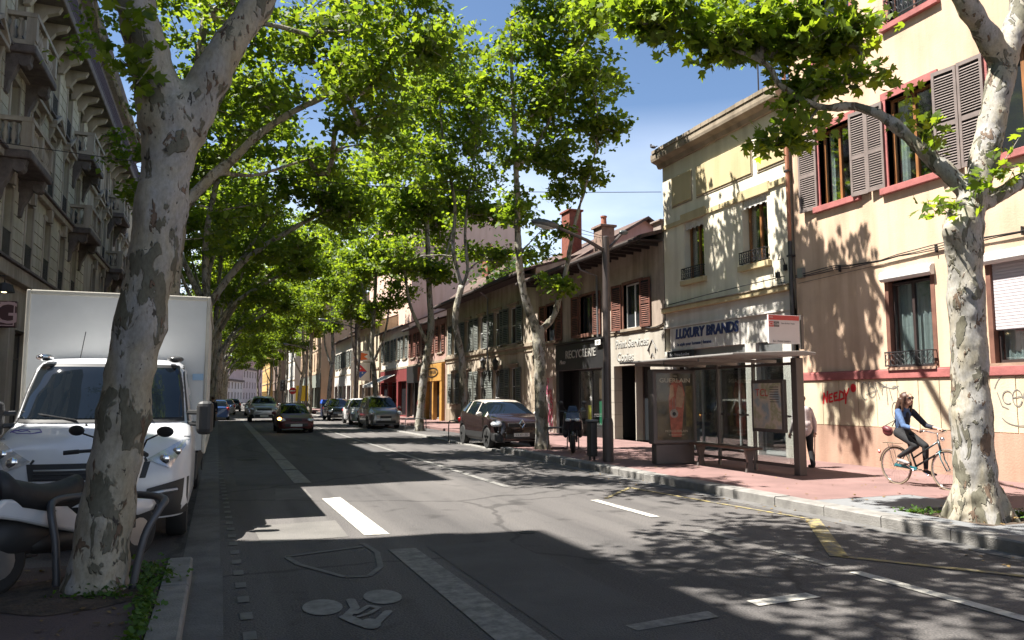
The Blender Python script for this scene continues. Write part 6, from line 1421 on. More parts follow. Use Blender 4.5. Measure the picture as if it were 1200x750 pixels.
# ---- scooter in front of the lorry, by the big tree
sc0 = at(55, 590, 7.9)
st = thing('scooter', 'black and white scooter parked on the pavement between the lorry and the big tree', 'scooter', (-1.22, 7.62, GR), math.radians(-36)); K = LB(st)
M_seat = mat('black_vinyl_seat', (.018, .018, .02), .6, var=.15, scale=20)
def tilt_seat(K, r, y0, y1, z, w_, m, h=.12):
    q = K(); N_ = 10; rows = []
    for i in range(N_+1):
        t = i/N_; y = y0+(y1-y0)*t; ww = w_*(.55+.45*math.sin(PI*min(1, .25+t*.7))); zz = z+.05*math.cos(t*PI*1.5)+(.06 if t < .15 else 0)
        rows.append([(ww*math.cos(a), y, zz-h*(1-abs(math.sin(a))**.6) if math.sin(a) > 0 else zz-h-.02) for a in np.linspace(0, 2*PI, 15)[:-1]])
    n = 14; q.v = [p for r_ in rows for p in r_]; q.f = [(i*n+j, i*n+(j+1) % n, (i+1)*n+(j+1) % n, (i+1)*n+j) for i in range(N_) for j in range(n)]+[tuple(range(n)), tuple(N_*n+j for j in range(n))[::-1]]; q.m = [0]*len(q.f)
    return q.build('seat', m, r, smooth=True)
tilt_seat(K, st, -.72, .12, .86, .17, M_seat, .20)
q = K(); pf = [(-.85, .64), (-.70, .76), (-.1, .62), (.18, .40), (.16, .34), (-.25, .46), (-.55, .56)]
for sx in (-1, 1): q.prism(pf, lambda p, h, t: (sx*(.10+t), p, h), 0, .06)
q.build('side_panel', M_whitep, st, bevel=.03, segs=3)
q = K(); q.ell((0, -.38, .44), (.10, .40, .18), 12, 8); q.ell((0, .1, .34), (.15, .55, .12), 12, 8); q.build('engine_cover', M_blk, st, smooth=True)
q = K(); q.prism([(.42, .30), (.55, .32), (.78, .95), (.70, 1.02), (.6, .9), (.44, .5)], lambda p, h, t: (t, p, h), -.17, .17); q.build('leg_shield', M_whitep, st, bevel=.05, segs=3)
q = K(); q.ell((0, .68, 1.0), (.19, .13, .09), 14, 8); q.build('handlebar_cowl', M_whitep, st, smooth=True)
q = K(); q.tube([(-.36, .50, 1.02), (-.2, .62, 1.03), (.2, .62, 1.03), (.36, .50, 1.02)], .016, 8); q.build('handlebar', M_blk, st)
for sx in (-1, 1):
    q = K(); q.tube([(sx*.36, .50, 1.02), (sx*.46, .42, 1.01)], .021, 8); q.build('grip', M_seat, st)
    q = K(); q.tube([(sx*.24, .62, 1.04), (sx*.27, .64, 1.13), (sx*.42, .60, 1.18)], .009, 6); q.ell((sx*.50, .60, 1.21), (.095, .02, .05), 12, 8); q.build('mirror', M_blk, st, smooth=True)
q = K(); q.tube([(0, .80, .28), (0, .62, .95)], .045, 8); q.box(-.07, .07, .70, .78, .3, .62); q.build('fork', M_blk, st)
q = K(); q.ell((0, .83, .48), (.08, .28, .10), 10, 6); q.build('front_mudguard', M_whitep, st, smooth=True)
for yy in (.85, -.62): 
    M_ = wm(st); t_ = MB(); t_.lathe([(.12, -.05), (.21, -.055), (.25, -.03), (.25, .03), (.21, .055), (.12, .05)], (0, yy, .25), 22, axis='x'); t_.v = [tuple(M_ @ Vector(v)) for v in t_.v]; wl_ = t_.build('wheel', M_tyre, st, smooth=True, auto=35)
    t_ = MB(); t_.lathe([(.13, -.052), (.13, .052)], (0, yy, .25), 16, axis='x'); t_.v = [tuple(M_ @ Vector(v)) for v in t_.v]; t_.build('rim', M_rim, wl_)
q = K(); q.tube([(-.16, -.1, .22), (-.18, -.5, .25), (-.2, -.9, .36)], [.03, .06, .055], 10); q.build('exhaust', M_chrome, st, smooth=True)
q = K(); q.ell((0, -.90, .68), (.12, .05, .06), 10, 6); q.build('tail_light', M_red, st, smooth=True)
q = K(); q.tube([(.1, -.15, .25), (.2, -.2, .0)], .012, 6); q.build('kick_stand', M_iron, st)
# ---- motorbike-scooter standing by the black shop, seen from the front
def moto(label, loc, rot):
    r = thing('motor_scooter', label, 'scooter', loc, rot); K = LB(r)
    q = K(); q.prism([(.35, .45), (.62, .55), (.80, .92), (.62, 1.16), (.5, 1.0), (.38, .8)], lambda p, h, t: (t*(1.15-.25*(h-.45)), p, h), -.25, .25); q.build('front_fairing', mat('dark_gloss_fairing', (.02, .02, .024), .2, var=0, coat=.8), r, bevel=.07, segs=3)
    q = K(); q.add([(-.15, .60, 1.12), (.15, .60, 1.12), (.10, .50, 1.28), (-.10, .50, 1.28)], [(0, 1, 2, 3)]); q.build('windshield', M_carglass, r)
    for sx in (-1, 1):
        q = K(); q.ell((sx*.13, .80, .90), (.085, .04, .05), 10, 6); q.build('headlight', M_lampg, r, smooth=True)
        q = K(); q.tube([(sx*.12, .48, 1.12), (sx*.38, .40, 1.13)], .022, 6); q.ell((sx*.2, .5, .62), (.10, .16, .22), 10, 6); q.tube([(sx*.18, .5, 1.14), (sx*.30, .5, 1.34)], .009, 5); q.ell((sx*.33, .5, 1.37), (.08, .02, .05), 10, 6); q.build('handlebar', M_blk, r)
    q = K(); q.ell((0, -.35, .60), (.15, .5, .20), 12, 8); q.ell((0, .15, .42), (.13, .4, .12), 12, 8); q.build('body', M_blk, r, smooth=True)
    tilt_seat(K, r, -.75, .1, .86, .17, M_seat)
    for yy in (.72, -.65):
        M_ = wm(r); t_ = MB(); t_.lathe([(.17, -.06), (.24, -.065), (.30, -.03), (.30, .03), (.24, .065), (.17, .06)], (0, yy, .30), 22, axis='x'); t_.v = [tuple(M_ @ Vector(v)) for v in t_.v]; wl_ = t_.build('wheel', M_tyre, r, smooth=True, auto=35)
        t_ = MB(); t_.lathe([(.17, -.05), (.17, .05)], (0, yy, .30), 16, axis='x'); t_.v = [tuple(M_ @ Vector(v)) for v in t_.v]; t_.build('rim', M_rim, wl_)
    q = K(); q.ell((0, .74, .50), (.085, .26, .13), 10, 6); q.build('mudguard', MATS['dark_gloss_fairing'], r, smooth=True)
    for sx in (-1, 1): q = K(); q.tube([(sx*.10, .72, .3), (sx*.12, .60, .7)], .028, 6); q.build('fork', M_iron, r)
    return r
moto('dark motor scooter standing on the pavement in front of the black shopfront', (9.35, 19.9, GR), PI-.42)
# bicycles, small bin etc. far right are grouped below
# ------------------------------------------------------------ street furniture
M_post = mat('brown_grey_post_paint', (.075, .06, .055), .45, .2, var=.1)
M_shel = mat('shelter_grey_paint', (.22, .21, .20), .45, .3, var=.06)
M_sheldk = mat('shelter_dark_paint', (.12, .105, .098), .45, .3, var=.06)
# street lamp by the bus stop
def lamp_post(label, x, y, h=5.55, arm=1.6, far=False):
    r = thing('street_lamp', label, 'street lamp', (x, y, GR))
    mb = MB(); mb.lathe([(.13, 0), (.13, .9), (.11, 1.0), (.10, 1.02)], (x, y, GR), 14); mb.build('lamp_base', M_post, r)
    mb = MB(); mb.lathe([(.095, 1.0), (.085, h-GR-.0), (.06, h-GR+.02)], (x, y, GR), 14); mb.build('pole', M_post, r, smooth=True, auto=40)
    mb = MB(); mb.tube([(x-.02, y, h-.35), (x-.5, y, h-.12), (x-arm+.35, y, h+.13)], [.05, .045, .035], 8)
    mb.tube([(x+.02, y, h-.35), (x+.45, y, h+.12)], [.045, .03], 8); mb.tube([(x, y, h), (x-arm+.5, y, h+.22)], .008, 5); mb.tube([(x, y, h-.04), (x-.8, y, h+.05)], .006, 5); mb.build('arm', M_post, r)
    mb = MB(); mb.ell((x-arm, y, h+.20), (.36, .16, .10), 16, 8, M=Euler((0, math.radians(8), 0)).to_matrix().to_4x4()); hd = mb.build('lamp_head', mat('lamp_head_grey', (.09, .10, .10), .35, .4, var=.05), r, smooth=True)
    mb = MB(); mb.ell((x-arm-.02, y, h+.155), (.27, .12, .075), 14, 8, M=Euler((0, math.radians(8), 0)).to_matrix().to_4x4()); mb.build('lamp_glass', mat('lamp_bowl', (.35, .36, .34), .2, var=0), hd, smooth=True)
    mb = MB(); mb.ell((x+.5, y, h+.15), (.13, .07, .06), 10, 6); mb.build('small_lamp_head', MATS['lamp_head_grey'], r, smooth=True)
    return r
lamp_post('tall brown street lamp post with a long arm, left of the bus shelter', 8.66, 16.45)
lamp_post('street lamp down the road on the right behind the parked white car', 8.5, 52.5, 6.6, 2.2)
lamp_post('farther street lamp post on the right, beyond the second one', 8.5, 84, 7, 2.2)
# waste bin next to the lamp
wb = thing('litter_bin', 'slim dark litter bin standing against the lamp post', 'bin', (8.42, 16.95, GR)); mb = MB(); mb.box(8.36, 8.54, 16.75, 17.0, GR+.10, GR+.92); mb.build('bin_body', M_blk, wb, bevel=.03)
mb = MB(); mb.box(8.34, 8.56, 16.73, 17.02, GR+.925, GR+.98); mb.build('lid', mat('bin_lid_grey', (.16, .17, .18), .4, .3), wb, bevel=.02)
for x in (8.39, 8.51): mb = MB(); mb.box(x-.02, x+.02, 16.86, 16.90, GR, GR+.10); mb.build('leg', M_iron, wb)
# bus shelter
sx0, sx1, sy0, sy1 = 8.95, 10.72, 12.2, 16.0
bs = thing('bus_shelter', 'glass bus shelter with a flat grey roof on the pavement before the clothes shop', 'bus shelter', (10.6, 14, GR))
mb = MB(); mb.prism([(8.85, 2.44), (8.85, 2.485), (10.5, 2.56), (10.8, 2.53), (10.8, 2.48), (10.4, 2.45)], lambda p, q, t: (p, t, q), 11.85, 16.2); mb.build('roof', mat('shelter_roof', (.24, .225, .21), .45, .2, var=.08), bs, bevel=.015)
for y in (13.1, 14.4, 15.6): mb = MB(); mb.box(8.95, 10.85, y-.03, y+.03, 2.37, 2.435); mb.build('roof_beam', M_shel, bs)
mb = MB(); mb.box(10.60, 10.78, 12.2, 12.36, GR, 2.44); mb.build('post', M_sheldk, bs, bevel=.01)
for y in (13.6, 14.85, 16.0): mb = MB(); mb.box(10.64, 10.70, y-.03, y+.03, GR, 2.43); mb.build('post', M_shel, bs)
for a, b in ((12.37, 13.57), (13.63, 14.82), (14.88, 15.97)):
    mb = MB(); mb.box(10.665, 10.675, a, b, .34, 2.3); mb.build('glass_panel', M_glass, bs)
    mb = MB(); mb.box(10.655, 10.685, a, b, .27, .335); mb.build('rail', M_sheldk, bs); mb = MB(); mb.box(10.655, 10.685, a, b, 2.303, 2.36); mb.build('rail', M_sheldk, bs)
for i in range(16):
    y = 12.45+i*.22
    if abs(y-13.6) > .08 and abs(y-14.85) > .08: mb = MB(); mb.box(10.655, 10.662, y, y+.11, 1.26, 1.30); mb.build('glass_marking', M_sheldk, bs)
# map case on the glass
mc = MB(); mc.box(10.56, 10.65, 12.55, 13.55, .95, 2.02); mcase = mc.build('map_case', M_sheldk, bs, bevel=.01)
def mapmat():
    m = bpy.data.materials.new('route_map_print'); m.use_nodes = True; nt = m.node_tree; L = nt.links.new; p = nt.nodes['Principled BSDF']; p.inputs['Roughness'].default_value = .15
    g = N(nt, 'ShaderNodeNewGeometry'); n = N(nt, 'ShaderNodeTexNoise'); n.inputs['Scale'].default_value = 3.2; n.inputs['Detail'].default_value = 5; L(g.outputs['Position'], n.inputs['Vector'])
    r_ = N(nt, 'ShaderNodeValToRGB'); e = r_.color_ramp; e.elements[0].position = .35; e.elements[0].color = (.3, .38, .40, 1); e.elements[1].position = .5; e.elements[1].color = (.55, .5, .4, 1)
    x = e.elements.new(.6); x.color = (.35, .38, .24, 1); x = e.elements.new(.7); x.color = (.62, .56, .5, 1); L(n.outputs['Fac'], r_.inputs[0]); L(r_.outputs[0], p.inputs['Base Color']); return m
mb = MB(); mb.box(10.552, 10.559, 12.62, 13.48, 1.02, 1.95); mp2 = mb.build('route_map', mapmat(), mcase)
text_part('lettering', 'TCL', .22, basis((10.549, 13.2, 1.75), (0, -1, 0), (0, 0, 1), (-1, 0, 0)), mat('map_red', (.5, .06, .05), .4, var=0), mcase, .001)
mb = MB()
for i in range(7): mb.box(10.549, 10.551, 12.68, 12.95, 1.86-i*.05, 1.875-i*.05)
mb.build('timetable_lines', M_sheldk, mcase)
# bench
bn = thing('bench', 'narrow brown bench under the bus shelter', 'bench', (10.2, 14.2, GR)); mb = MB(); mb.box(9.95, 10.3, 12.9, 15.0, GR+.46, GR+.51); mb.build('seat', mat('bench_brown', (.12, .075, .055), .5, var=.2, stretch=(1, .2, 1)), bn, bevel=.01)
for y in (13.1, 14.8):
    mb = MB(); mb.prism([(-.12, .46), (.12, .46), (.05, .2), (.10, 0), (-.10, 0), (-.05, .2)], lambda p, q, t: (10.12+p, t, GR+q), y-.03, y+.03); mb.build('leg', M_sheldk, bn)
# bus stop flag
fl = thing('bus_stop_sign', 'white bus stop sign with a red top band above the shelter roof', 'sign', (10.69, 12.1, 2.45))
mb = MB(); mb.box(10.66, 10.72, 12.08, 12.14, 2.6, 3.28); mb.build('sign_post', M_sheldk, fl)
x0, x1, z0, z1 = 9.88, 10.62, 2.70, 3.26
mb = MB(); mb.box(x0, x1, 12.09, 12.13, z0, z1); mb.build('sign_panel', mat('sign_white', (.6, .55, .54), .4, var=.02), fl, bevel=.006)
mb = MB(); mb.box(x0+.005, x1-.005, 12.083, 12.089, z1-.10, z1-.005); mb.build('red_band', mat('sign_red_band', (.5, .05, .045), .4, var=0), fl)
mb = MB(); mb.box(x0+.01, x0+.12, 12.083, 12.089, z1-.235, z1-.13); mb.build('line_badge', MATS['sign_red_band'], fl); mb = MB(); mb.box(x0+.13, x0+.25, 12.083, 12.089, z1-.235, z1-.13); mb.build('line_badge', mat('sign_dark', (.09, .08, .08), .4, var=0), fl)
TX = lambda x, z: basis((x, 12.081, z), (1, 0, 0), (0, 0, 1), (0, -1, 0))
text_part('lettering', 'C3', .085, TX(x0+.065, z1-.183), M_pvc, fl, .001); text_part('lettering', 'C26', .065, TX(x0+.19, z1-.183), M_pvc, fl, .001); text_part('lettering', 'Gare St-Paul / Vaulx', .04, TX(x0+.46, z1-.165), MATS['sign_dark'], fl, .001); text_part('lettering', 'Bat - Frères Lumière', .05, TX(x0+.3, z0+.045), MATS['sign_dark'], fl, .001); text_part('lettering', 'TCL', .05, TX(x0+.06, z1-.05), M_pvc, fl, .001)
# advertising panel
ad = thing('advertising_panel', 'brown framed perfume advertising panel at the left end of the bus shelter', 'advertising panel', (9.78, 15.4, GR), 0); M0 = Matrix.Translation((9.78, 15.4, 0)) @ Matrix.Rotation(math.radians(-8), 4, 'Z')
ad.matrix_basis = Matrix.Translation((9.78, 15.4, GR)) @ Matrix.Rotation(math.radians(-8), 4, 'Z'); K = LB(ad); H_ = 2.16
q = K(); q.box(-.47, .47, -.14, .14, 0, .45); q.build('plinth', M_sheldk, ad, bevel=.02)
q = K(); q.box(-.54, .54, -.16, .16, .45, H_); q.build('case', M_sheldk, ad, bevel=.04)
def adm():
    m = bpy.data.materials.new('perfume_poster'); m.use_nodes = True; nt = m.node_tree; L = nt.links.new; p = nt.nodes['Principled BSDF']; p.inputs['Roughness'].default_value = .35
    tc = N(nt, 'ShaderNodeTexCoord'); n = N(nt, 'ShaderNodeTexNoise'); n.inputs['Scale'].default_value = 4; n.inputs['Detail'].default_value = 4; L(tc.outputs['Object'], n.inputs['Vector'])
    r_ = N(nt, 'ShaderNodeValToRGB'); e = r_.color_ramp; e.elements[0].position = .35; e.elements[0].color = (.04, .036, .022, 1); e.elements[1].position = .7; e.elements[1].color = (.17, .13, .065, 1); L(n.outputs['Fac'], r_.inputs[0]); L(r_.outputs[0], p.inputs['Base Color']); return m
q = K(); q.box(-.44, .44, -.168, -.161, .56, 2.05); q.build('poster', adm(), ad)
M_coral = mat('coral_print', (.60, .18, .12), .4, var=.3, scale=6); M_flesh = mat('peach_print', (.62, .40, .27), .4, var=.2, scale=6); M_gold = mat('pale_gold_print', (.65, .58, .44), .4, var=0)
def flat(name, pts, m, y): q = K(); q.add([(x, y, z) for x, z in pts], [tuple(range(len(pts)))]); return q.build(name, m, ad)
flat('printed_figure', [(-.10, .62), (.14, .62), (.2, 1.2), (.24, 1.6), (.17, 1.88), (.05, 1.93), (-.08, 1.85), (-.16, 1.5), (-.14, 1.1)], M_coral, -.1700)
flat('printed_shoulder', [(.02, 1.30), (.16, 1.28), (.22, 1.5), (.18, 1.74), (.08, 1.8), (.03, 1.6)], M_flesh, -.1706)
flat('printed_shoulder', [(-.14, 1.45), (-.02, 1.55), (-.04, 1.8), (-.12, 1.8)], M_flesh, -.1707)
flat('printed_side', [(.26, .85), (.41, .85), (.41, 1.78), (.26, 1.78)], mat('olive_gold_print', (.22, .18, .07), .4, var=.3, scale=7), -.1701)
q = K(); q.lathe([(.10, -.1712), (.10, -.172)], (-.03, 0, 1.15), 20, axis='y'); q.build('printed_bottle', mat('silver_print', (.45, .43, .4), .35, var=.3, scale=9), ad); q = K(); q.lathe([(.045, -.1724), (.045, -.173)], (-.03, 0, 1.14), 16, axis='y'); q.build('printed_bottle_core', M_black, ad)
q = K(); 
for x in (-.06, 0.0): q.box(x-.006, x+.006, -.1735, -.171, 1.22, 1.5)
q.build('printed_straps', MATS['silver_print'], ad)
AM = lambda x, z: wm(ad) @ basis((x, -.173, z), (1, 0, 0), (0, 0, 1), (0, -1, 0))
text_part('lettering', 'GUERLAIN', .135, AM(0, 1.90), M_gold, ad, .001, sx=1.2, bold=.002); text_part('lettering', 'PARIS', .045, AM(0.0, 2.0), M_gold, ad, .001); text_part('lettering', 'MON GUERLAIN', .075, AM(0.02, .75), M_gold, ad, .001); text_part('lettering', 'le nouveau parfum', .05, AM(.02, .67), M_gold, ad, .001)
q = K(); q.box(-.46, .46, -.180, -.178, .54, 2.07); q.build('front_glass', glass_mat('case_glass', (.92, .92, .9), .0, .25), ad)
# hoops protecting trees
def hoop(label, a, b, h, lean=(0, 0), r_=.027, group=None, name='tree_guard_hoop'):
    a, b = Vector(a), Vector(b); l = Vector((lean[0], lean[1], 0)); up = Vector((0, 0, h)); d = (b-a)
    t = thing(name, label, 'tree guard', tuple((a+b)/2), 0, group)
    pts = [a, a+up*.75+l*.6, a+up*.92+l*.85+d*.03, a+up+l+d*.12, b+up+l-d*.12, b+up*.92+l*.85-d*.03, b+up*.75+l*.6, b]
    P, R = smooth_path([tuple(p)+(r_,) for p in pts], 4); mb = MB(); mb.tube(P, R, 10); mb.build('hoop', mat('grey_galvanised', (.11, .11, .115), .5, .5, var=.1), t, smooth=True)
    return t
GH = 'tubular hoops round the trees'
ht = thing('tree_guard_hoop', 'dark tubular hoop bending round the foot of the big leaning tree by the kerb', 'tree guard', (-.9, 7.05, GR), 0, GH)
P, R = smooth_path([(-1.16, 7.15, GR, .03), (-1.19, 7.17, .5, .03), (-1.24, 7.22, .74, .03), (-1.24, 7.34, .82, .03), (-1.05, 7.52, .83, .03), (-.75, 7.52, .83, .03), (-.52, 7.34, .83, .03), (-.40, 7.1, .82, .03), (-.43, 7.0, .76, .03), (-.53, 6.93, .55, .03), (-.60, 6.92, GR, .03)], 5)
mb = MB(); mb.tube(P, R, 12); mb.build('hoop', mat('grey_galvanised', (.11, .11, .115), .5, .5, var=.1), ht, smooth=True)
hoop('thin tubular hoop across the front of the forked young tree by the parked car', (8.95, 20.75, GR), (9.95, 20.75, GR), .62, (0, 0), .02, GH)
hoop('thin tubular hoop behind the forked young tree by the parked car', (8.95, 21.55, GR), (9.95, 21.55, GR), .6, (0, 0), .02, GH)
hoop('thin tubular hoop at the rear wheel of the parked brown car', (7.85, 27.3, .05), (8.7, 27.3, .05), .75, (0, 0), .02, GH)
hoop('thin tubular hoop round the tree with the bent trunk', (8.2, 35.9, .05), (9.2, 35.9, .05), .6, (0, 0), .02, GH)
# soil, roots area and weeds round the big tree
mb = MB(); n = 26; rng_ = random.Random(4); P = [(-1.0+(.60+rng_.uniform(-.05, .05))*math.cos(2*PI*i/n), 7.0+(.62+rng_.uniform(-.06, .06))*math.sin(2*PI*i/n), GR+.006) for i in range(n)]
P = [(min(x, -.42), y, z) for x, y, z in P]
mb.add(P+[(-1.0, 7.0, GR+.05)], [(i, (i+1) % n, n) for i in range(n)]); mb.build('tree_pit', M_soil, kind='structure')
def weeds(name, label, spots, n, h, seed, m=None, size=.05):
    rng = np.random.default_rng(seed); P = []
    for (x, y, rx, ry) in spots: q = rng.normal(size=(n, 2))*np.array([rx, ry])*.5; P.append(np.column_stack([x+q[:, 0], y+q[:, 1], GR+np.abs(rng.normal(size=n))*h]))
    me = leaf_mesh(name, np.concatenate(P), size, TRI, rng, up=1.0, m=m or LEAFW); o = bpy.data.objects.new(name, me); C.objects.link(o); tag(o, label, 'weeds', None, 'stuff')
LEAFW = leaf_mat('weed_leaf', (.03, .07, .012), (.08, .16, .03), .3)
weeds('weeds', 'low green weeds at the foot of the big leaning tree and along its kerb', [(-.53, 7.55, .2, .42), (-.50, 7.2, .2, .25), (-.78, 6.78, .25, .14), (-.46, 5.9, .06, .8), (-.46, 6.4, .07, .4), (-.46, 5.2, .05, .4)], 190, .045, 8)
weeds('weeds', 'small grass tufts in the pit of the stout right tree', [(9.85, 7.2, .2, .5), (8.8, 7.9, .2, .2), (9.7, 6.85, .3, .12)], 110, .03, 9)
rng = np.random.default_rng(12); P = np.column_stack([rng.uniform(-2.5, -.45, 160), rng.uniform(4, 8, 160), np.full(160, GR+.012)]); P2 = np.column_stack([rng.uniform(8.3, 13, 260), rng.uniform(4, 22, 260), np.full(260, GR+.012)]); P3 = np.column_stack([rng.uniform(7.3, 7.95, 120), rng.uniform(4, 22, 120), np.full(120, .012)])
me = leaf_mesh('fallen_leaves', np.concatenate([P, P2, P3]), .05, TRI, rng, up=4, m=leaf_mat('dry_leaf', (.10, .06, .025), (.22, .15, .06), .1)); o = bpy.data.objects.new('fallen_leaves', me); C.objects.link(o); tag(o, 'few dry fallen leaves scattered on the pavements and in the gutter', 'leaves', None, 'stuff')
# far street things: traffic light, containers, cafe umbrella
tl = thing('traffic_light', 'dark traffic light on a pole far down the right kerb', 'traffic light', (8, 88, 0)); p = at(331, 463, 88); mb = MB(); mb.tube([(p.x, 88, 0), (p.x, 88, 3.4)], .07, 8); mb.build('pole', M_iron, tl)
mb = MB(); mb.box(p.x-.28, p.x+.28, 87.8, 88.1, 2.3, 3.5); mb.build('signal_box', M_blk, tl, bevel=.03)
for z in (2.5, 2.9, 3.3): mb = MB(); mb.lathe([(.14, -.02), (.14, .02)], (p.x, 87.78, z), 12, axis='y'); mb.build('signal_lens', M_carglass, tl)
p = at(386, 497, 62); bc = thing('waste_container', 'dark wheeled waste container with a bright blue lid on the right kerb', 'bin', (p.x, 62, 0)); mb = MB(); mb.box(p.x-.65, p.x+.65, 61.6, 62.6, .15, 1.15); mb.build('container', mat('dark_blue_bin', (.01, .015, .035), .5), bc, bevel=.04); mb = MB(); mb.prism([(-.68, 1.15), (.68, 1.15), (.6, 1.45), (-.6, 1.45)], lambda a, b, t: (p.x+a, t, b), 61.55, 62.65); mb.build('lid', mat('blue_lid', (.03, .1, .45), .4), bc)
for sx in (-.5, .5): mb = MB(); mb.lathe([(.1, -.04), (.1, .04)], (p.x+sx, 61.7, .1), 12, axis='x'); mb.build('wheel', M_tyre, bc)
# overhead wires
def wire(label, a, b, sag=.3, r_=.012):
    a, b = Vector(a), Vector(b); mb = MB(); mb.tube([a.lerp(b, i/12)-Vector((0, 0, sag*math.sin(PI*i/12))) for i in range(13)], r_, 4); tag(mb.build('overhead_wire', M_iron), label, 'wire')
wire('thin overhead wire running from the white house towards the trees', tuple(at(775, 225, 22)), (-6.3, 24, 8.6), .5)
wire('thin antenna pole standing on the roof of the ochre house', (13.9, 17.1, 9.6), (13.9, 17.1, 11.6), 0, .02)
wire('thin cable hanging down along the left facades', (-5.7, 42, 14.5), (-5.6, 44, 10.5), 0, .012)
# pigeon-size bird on the cornice
bd_ = MB(); bp = Vector((13.0, 21.3, 9.83)); bd_.ell(bp, (.06, .11, .055), 10, 6, M=Euler((.35, 0, .6)).to_matrix().to_4x4()); bd_.ell(bp+Vector((-.04, .06, .085)), (.033, .038, .033), 8, 6); bd_.prism([(-.02, -.1), (.02, -.1), (.03, -.2), (-.03, -.2)], lambda a, b, t: bp+Vector((a+.05, b+.02, t)), -.02, -.01); tag(bd_.build('bird', mat('pigeon_grey', (.08, .08, .09), .8, var=.2)), 'small dark bird perched on the corner of the white house cornice', 'bird')
# ------------------------------------------------------------ people
M_skin = mat('skin', (.46, .27, .19), .5, var=.06, scale=12); M_hair = mat('brown_hair', (.07, .032, .018), .55, var=.3, scale=40, stretch=(1, 1, .2)); M_denim = mat('denim_jacket', (.065, .115, .23), .9, var=.2, scale=14, bump=.3, bscale=60)
M_navy = mat('dark_navy_cloth', (.018, .02, .035), .85, var=.2, scale=10); M_jeans = mat('black_jeans', (.012, .012, .014), .85, var=.25, scale=12); M_shoe = mat('dark_shoe', (.03, .025, .025), .6, var=.1); M_shoel = mat('light_grey_shoe', (.3, .27, .26), .7, var=.1)
def person(name, label, base, caps, hair=None, voxel=.011, group=None):
    """one continuous skinned body: tapered capsules (p0, p1, r0, r1, material, flat) fused by a voxel remesh; cloth and skin are assigned by region"""
    r = thing(name, label, 'person', base, 0, group); mb = MB(); mats = []
    for c in caps:
        p0, p1, r0, r1, m = Vector(c[0]), Vector(c[1]), c[2], c[3], c[4]
        sc_ = c[5] if len(c) > 5 else (1, 1, 1)
        if m not in mats: mats.append(m)
        L_ = (p1-p0).length; P = []; R = []
        for k in range(7): a = PI/2*k/6; P.append(p0-(p1-p0).normalized()*r0*math.cos(a)); R.append(max(.0005, r0*math.sin(a)))
        for k in range(1, 4): P.append(p0.lerp(p1, k/4)); R.append(r0+(r1-r0)*k/4)
        for k in range(7): a = PI/2*k/6; P.append(p1+(p1-p0).normalized()*r1*math.sin(a)); R.append(max(.0005, r1*math.cos(a)))
        b = len(mb.v); mb.tube(P, R, 12); mid = (p0+p1)/2
        if sc_ != (1, 1, 1):
            for i in range(b, len(mb.v)):
                v = Vector(mb.v[i])-mid; mb.v[i] = tuple(mid+Vector((v.x*sc_[0], v.y*sc_[1], v.z*sc_[2])))
    me = mb.mesh('body_cage', mats); o = bpy.data.objects.new('body', me); C.objects.link(o)
    m_ = o.modifiers.new('r', 'REMESH'); m_.mode = 'VOXEL'; m_.voxel_size = voxel; s_ = o.modifiers.new('s', 'SMOOTH'); s_.iterations = 3; s_.factor = .5
    bpy.context.view_layer.update(); me2 = bpy.data.meshes.new_from_object(o.evaluated_get(bpy.context.evaluated_depsgraph_get()))
    bpy.data.objects.remove(o)
    n = len(me2.polygons); ce = np.zeros(n*3); me2.polygons.foreach_get('center', ce); ce = ce.reshape(-1, 3); best = np.full(n, 1e9); mi = np.zeros(n, int)
    for c in caps:
        p0, p1 = np.array(c[0], float), np.array(c[1], float); d = p1-p0; sc_ = np.array(c[5] if len(c) > 5 else (1, 1, 1)); mid = (p0+p1)/2; q = (ce-mid)/sc_+mid
        t = np.clip(((q-p0)@d)/max(1e-9, d@d), 0, 1); dist = np.linalg.norm(q-(p0+t[:, None]*d), axis=1)-(c[2]+(c[3]-c[2])*t)
        k = dist < best; best[k] = dist[k]; mi[k] = mats.index(c[4])
    me2.materials.clear()
    for m in mats: me2.materials.append(m)
    me2.polygons.foreach_set('material_index', mi); me2.polygons.foreach_set('use_smooth', [True]*n); me2.transform(Matrix.Translation(-Vector(base)))
    o = bpy.data.objects.new('body', me2); C.objects.link(o); o.parent = r
    return r
def hand(c, fwd, side, up, m, curl=.5, s=1):
    """palm, four bent fingers and a side thumb; returns capsules"""
    c, f, sd_, u = Vector(c), Vector(fwd).normalized(), Vector(side).normalized(), Vector(up).normalized(); out = [(c, c+f*.055*s, .024*s, .026*s, m)]
    out.append((c+sd_*.018*s, c+f*.06*s+sd_*.02*s, .018*s, .016*s, m)); out.append((c-sd_*.018*s, c+f*.058*s-sd_*.02*s, .018*s, .016*s, m))
    for i, ln in enumerate((.028, .032, .030, .023)):
        o = c+f*.062*s+sd_*(.027-.018*i)*s; k = f*math.cos(curl)-u*math.sin(curl); k2 = f*math.cos(curl*2.6)-u*math.sin(curl*2.6)
        out.append((o, o+k*ln*s, .0095*s, .0088*s, m)); out.append((o+k*ln*s, o+k*ln*s+k2*ln*.9*s, .0088*s, .0075*s, m))
    t0 = c+sd_*.03*s+f*.01*s; t1 = t0+(f*.6+sd_*.7-u*.3).normalized()*.035*s; out.append((t0, t1, .012*s, .0105*s, m)); out.append((t1, t1+(f*.8-u*.5).normalized()*.026*s, .0105*s, .009*s, m))
    return out
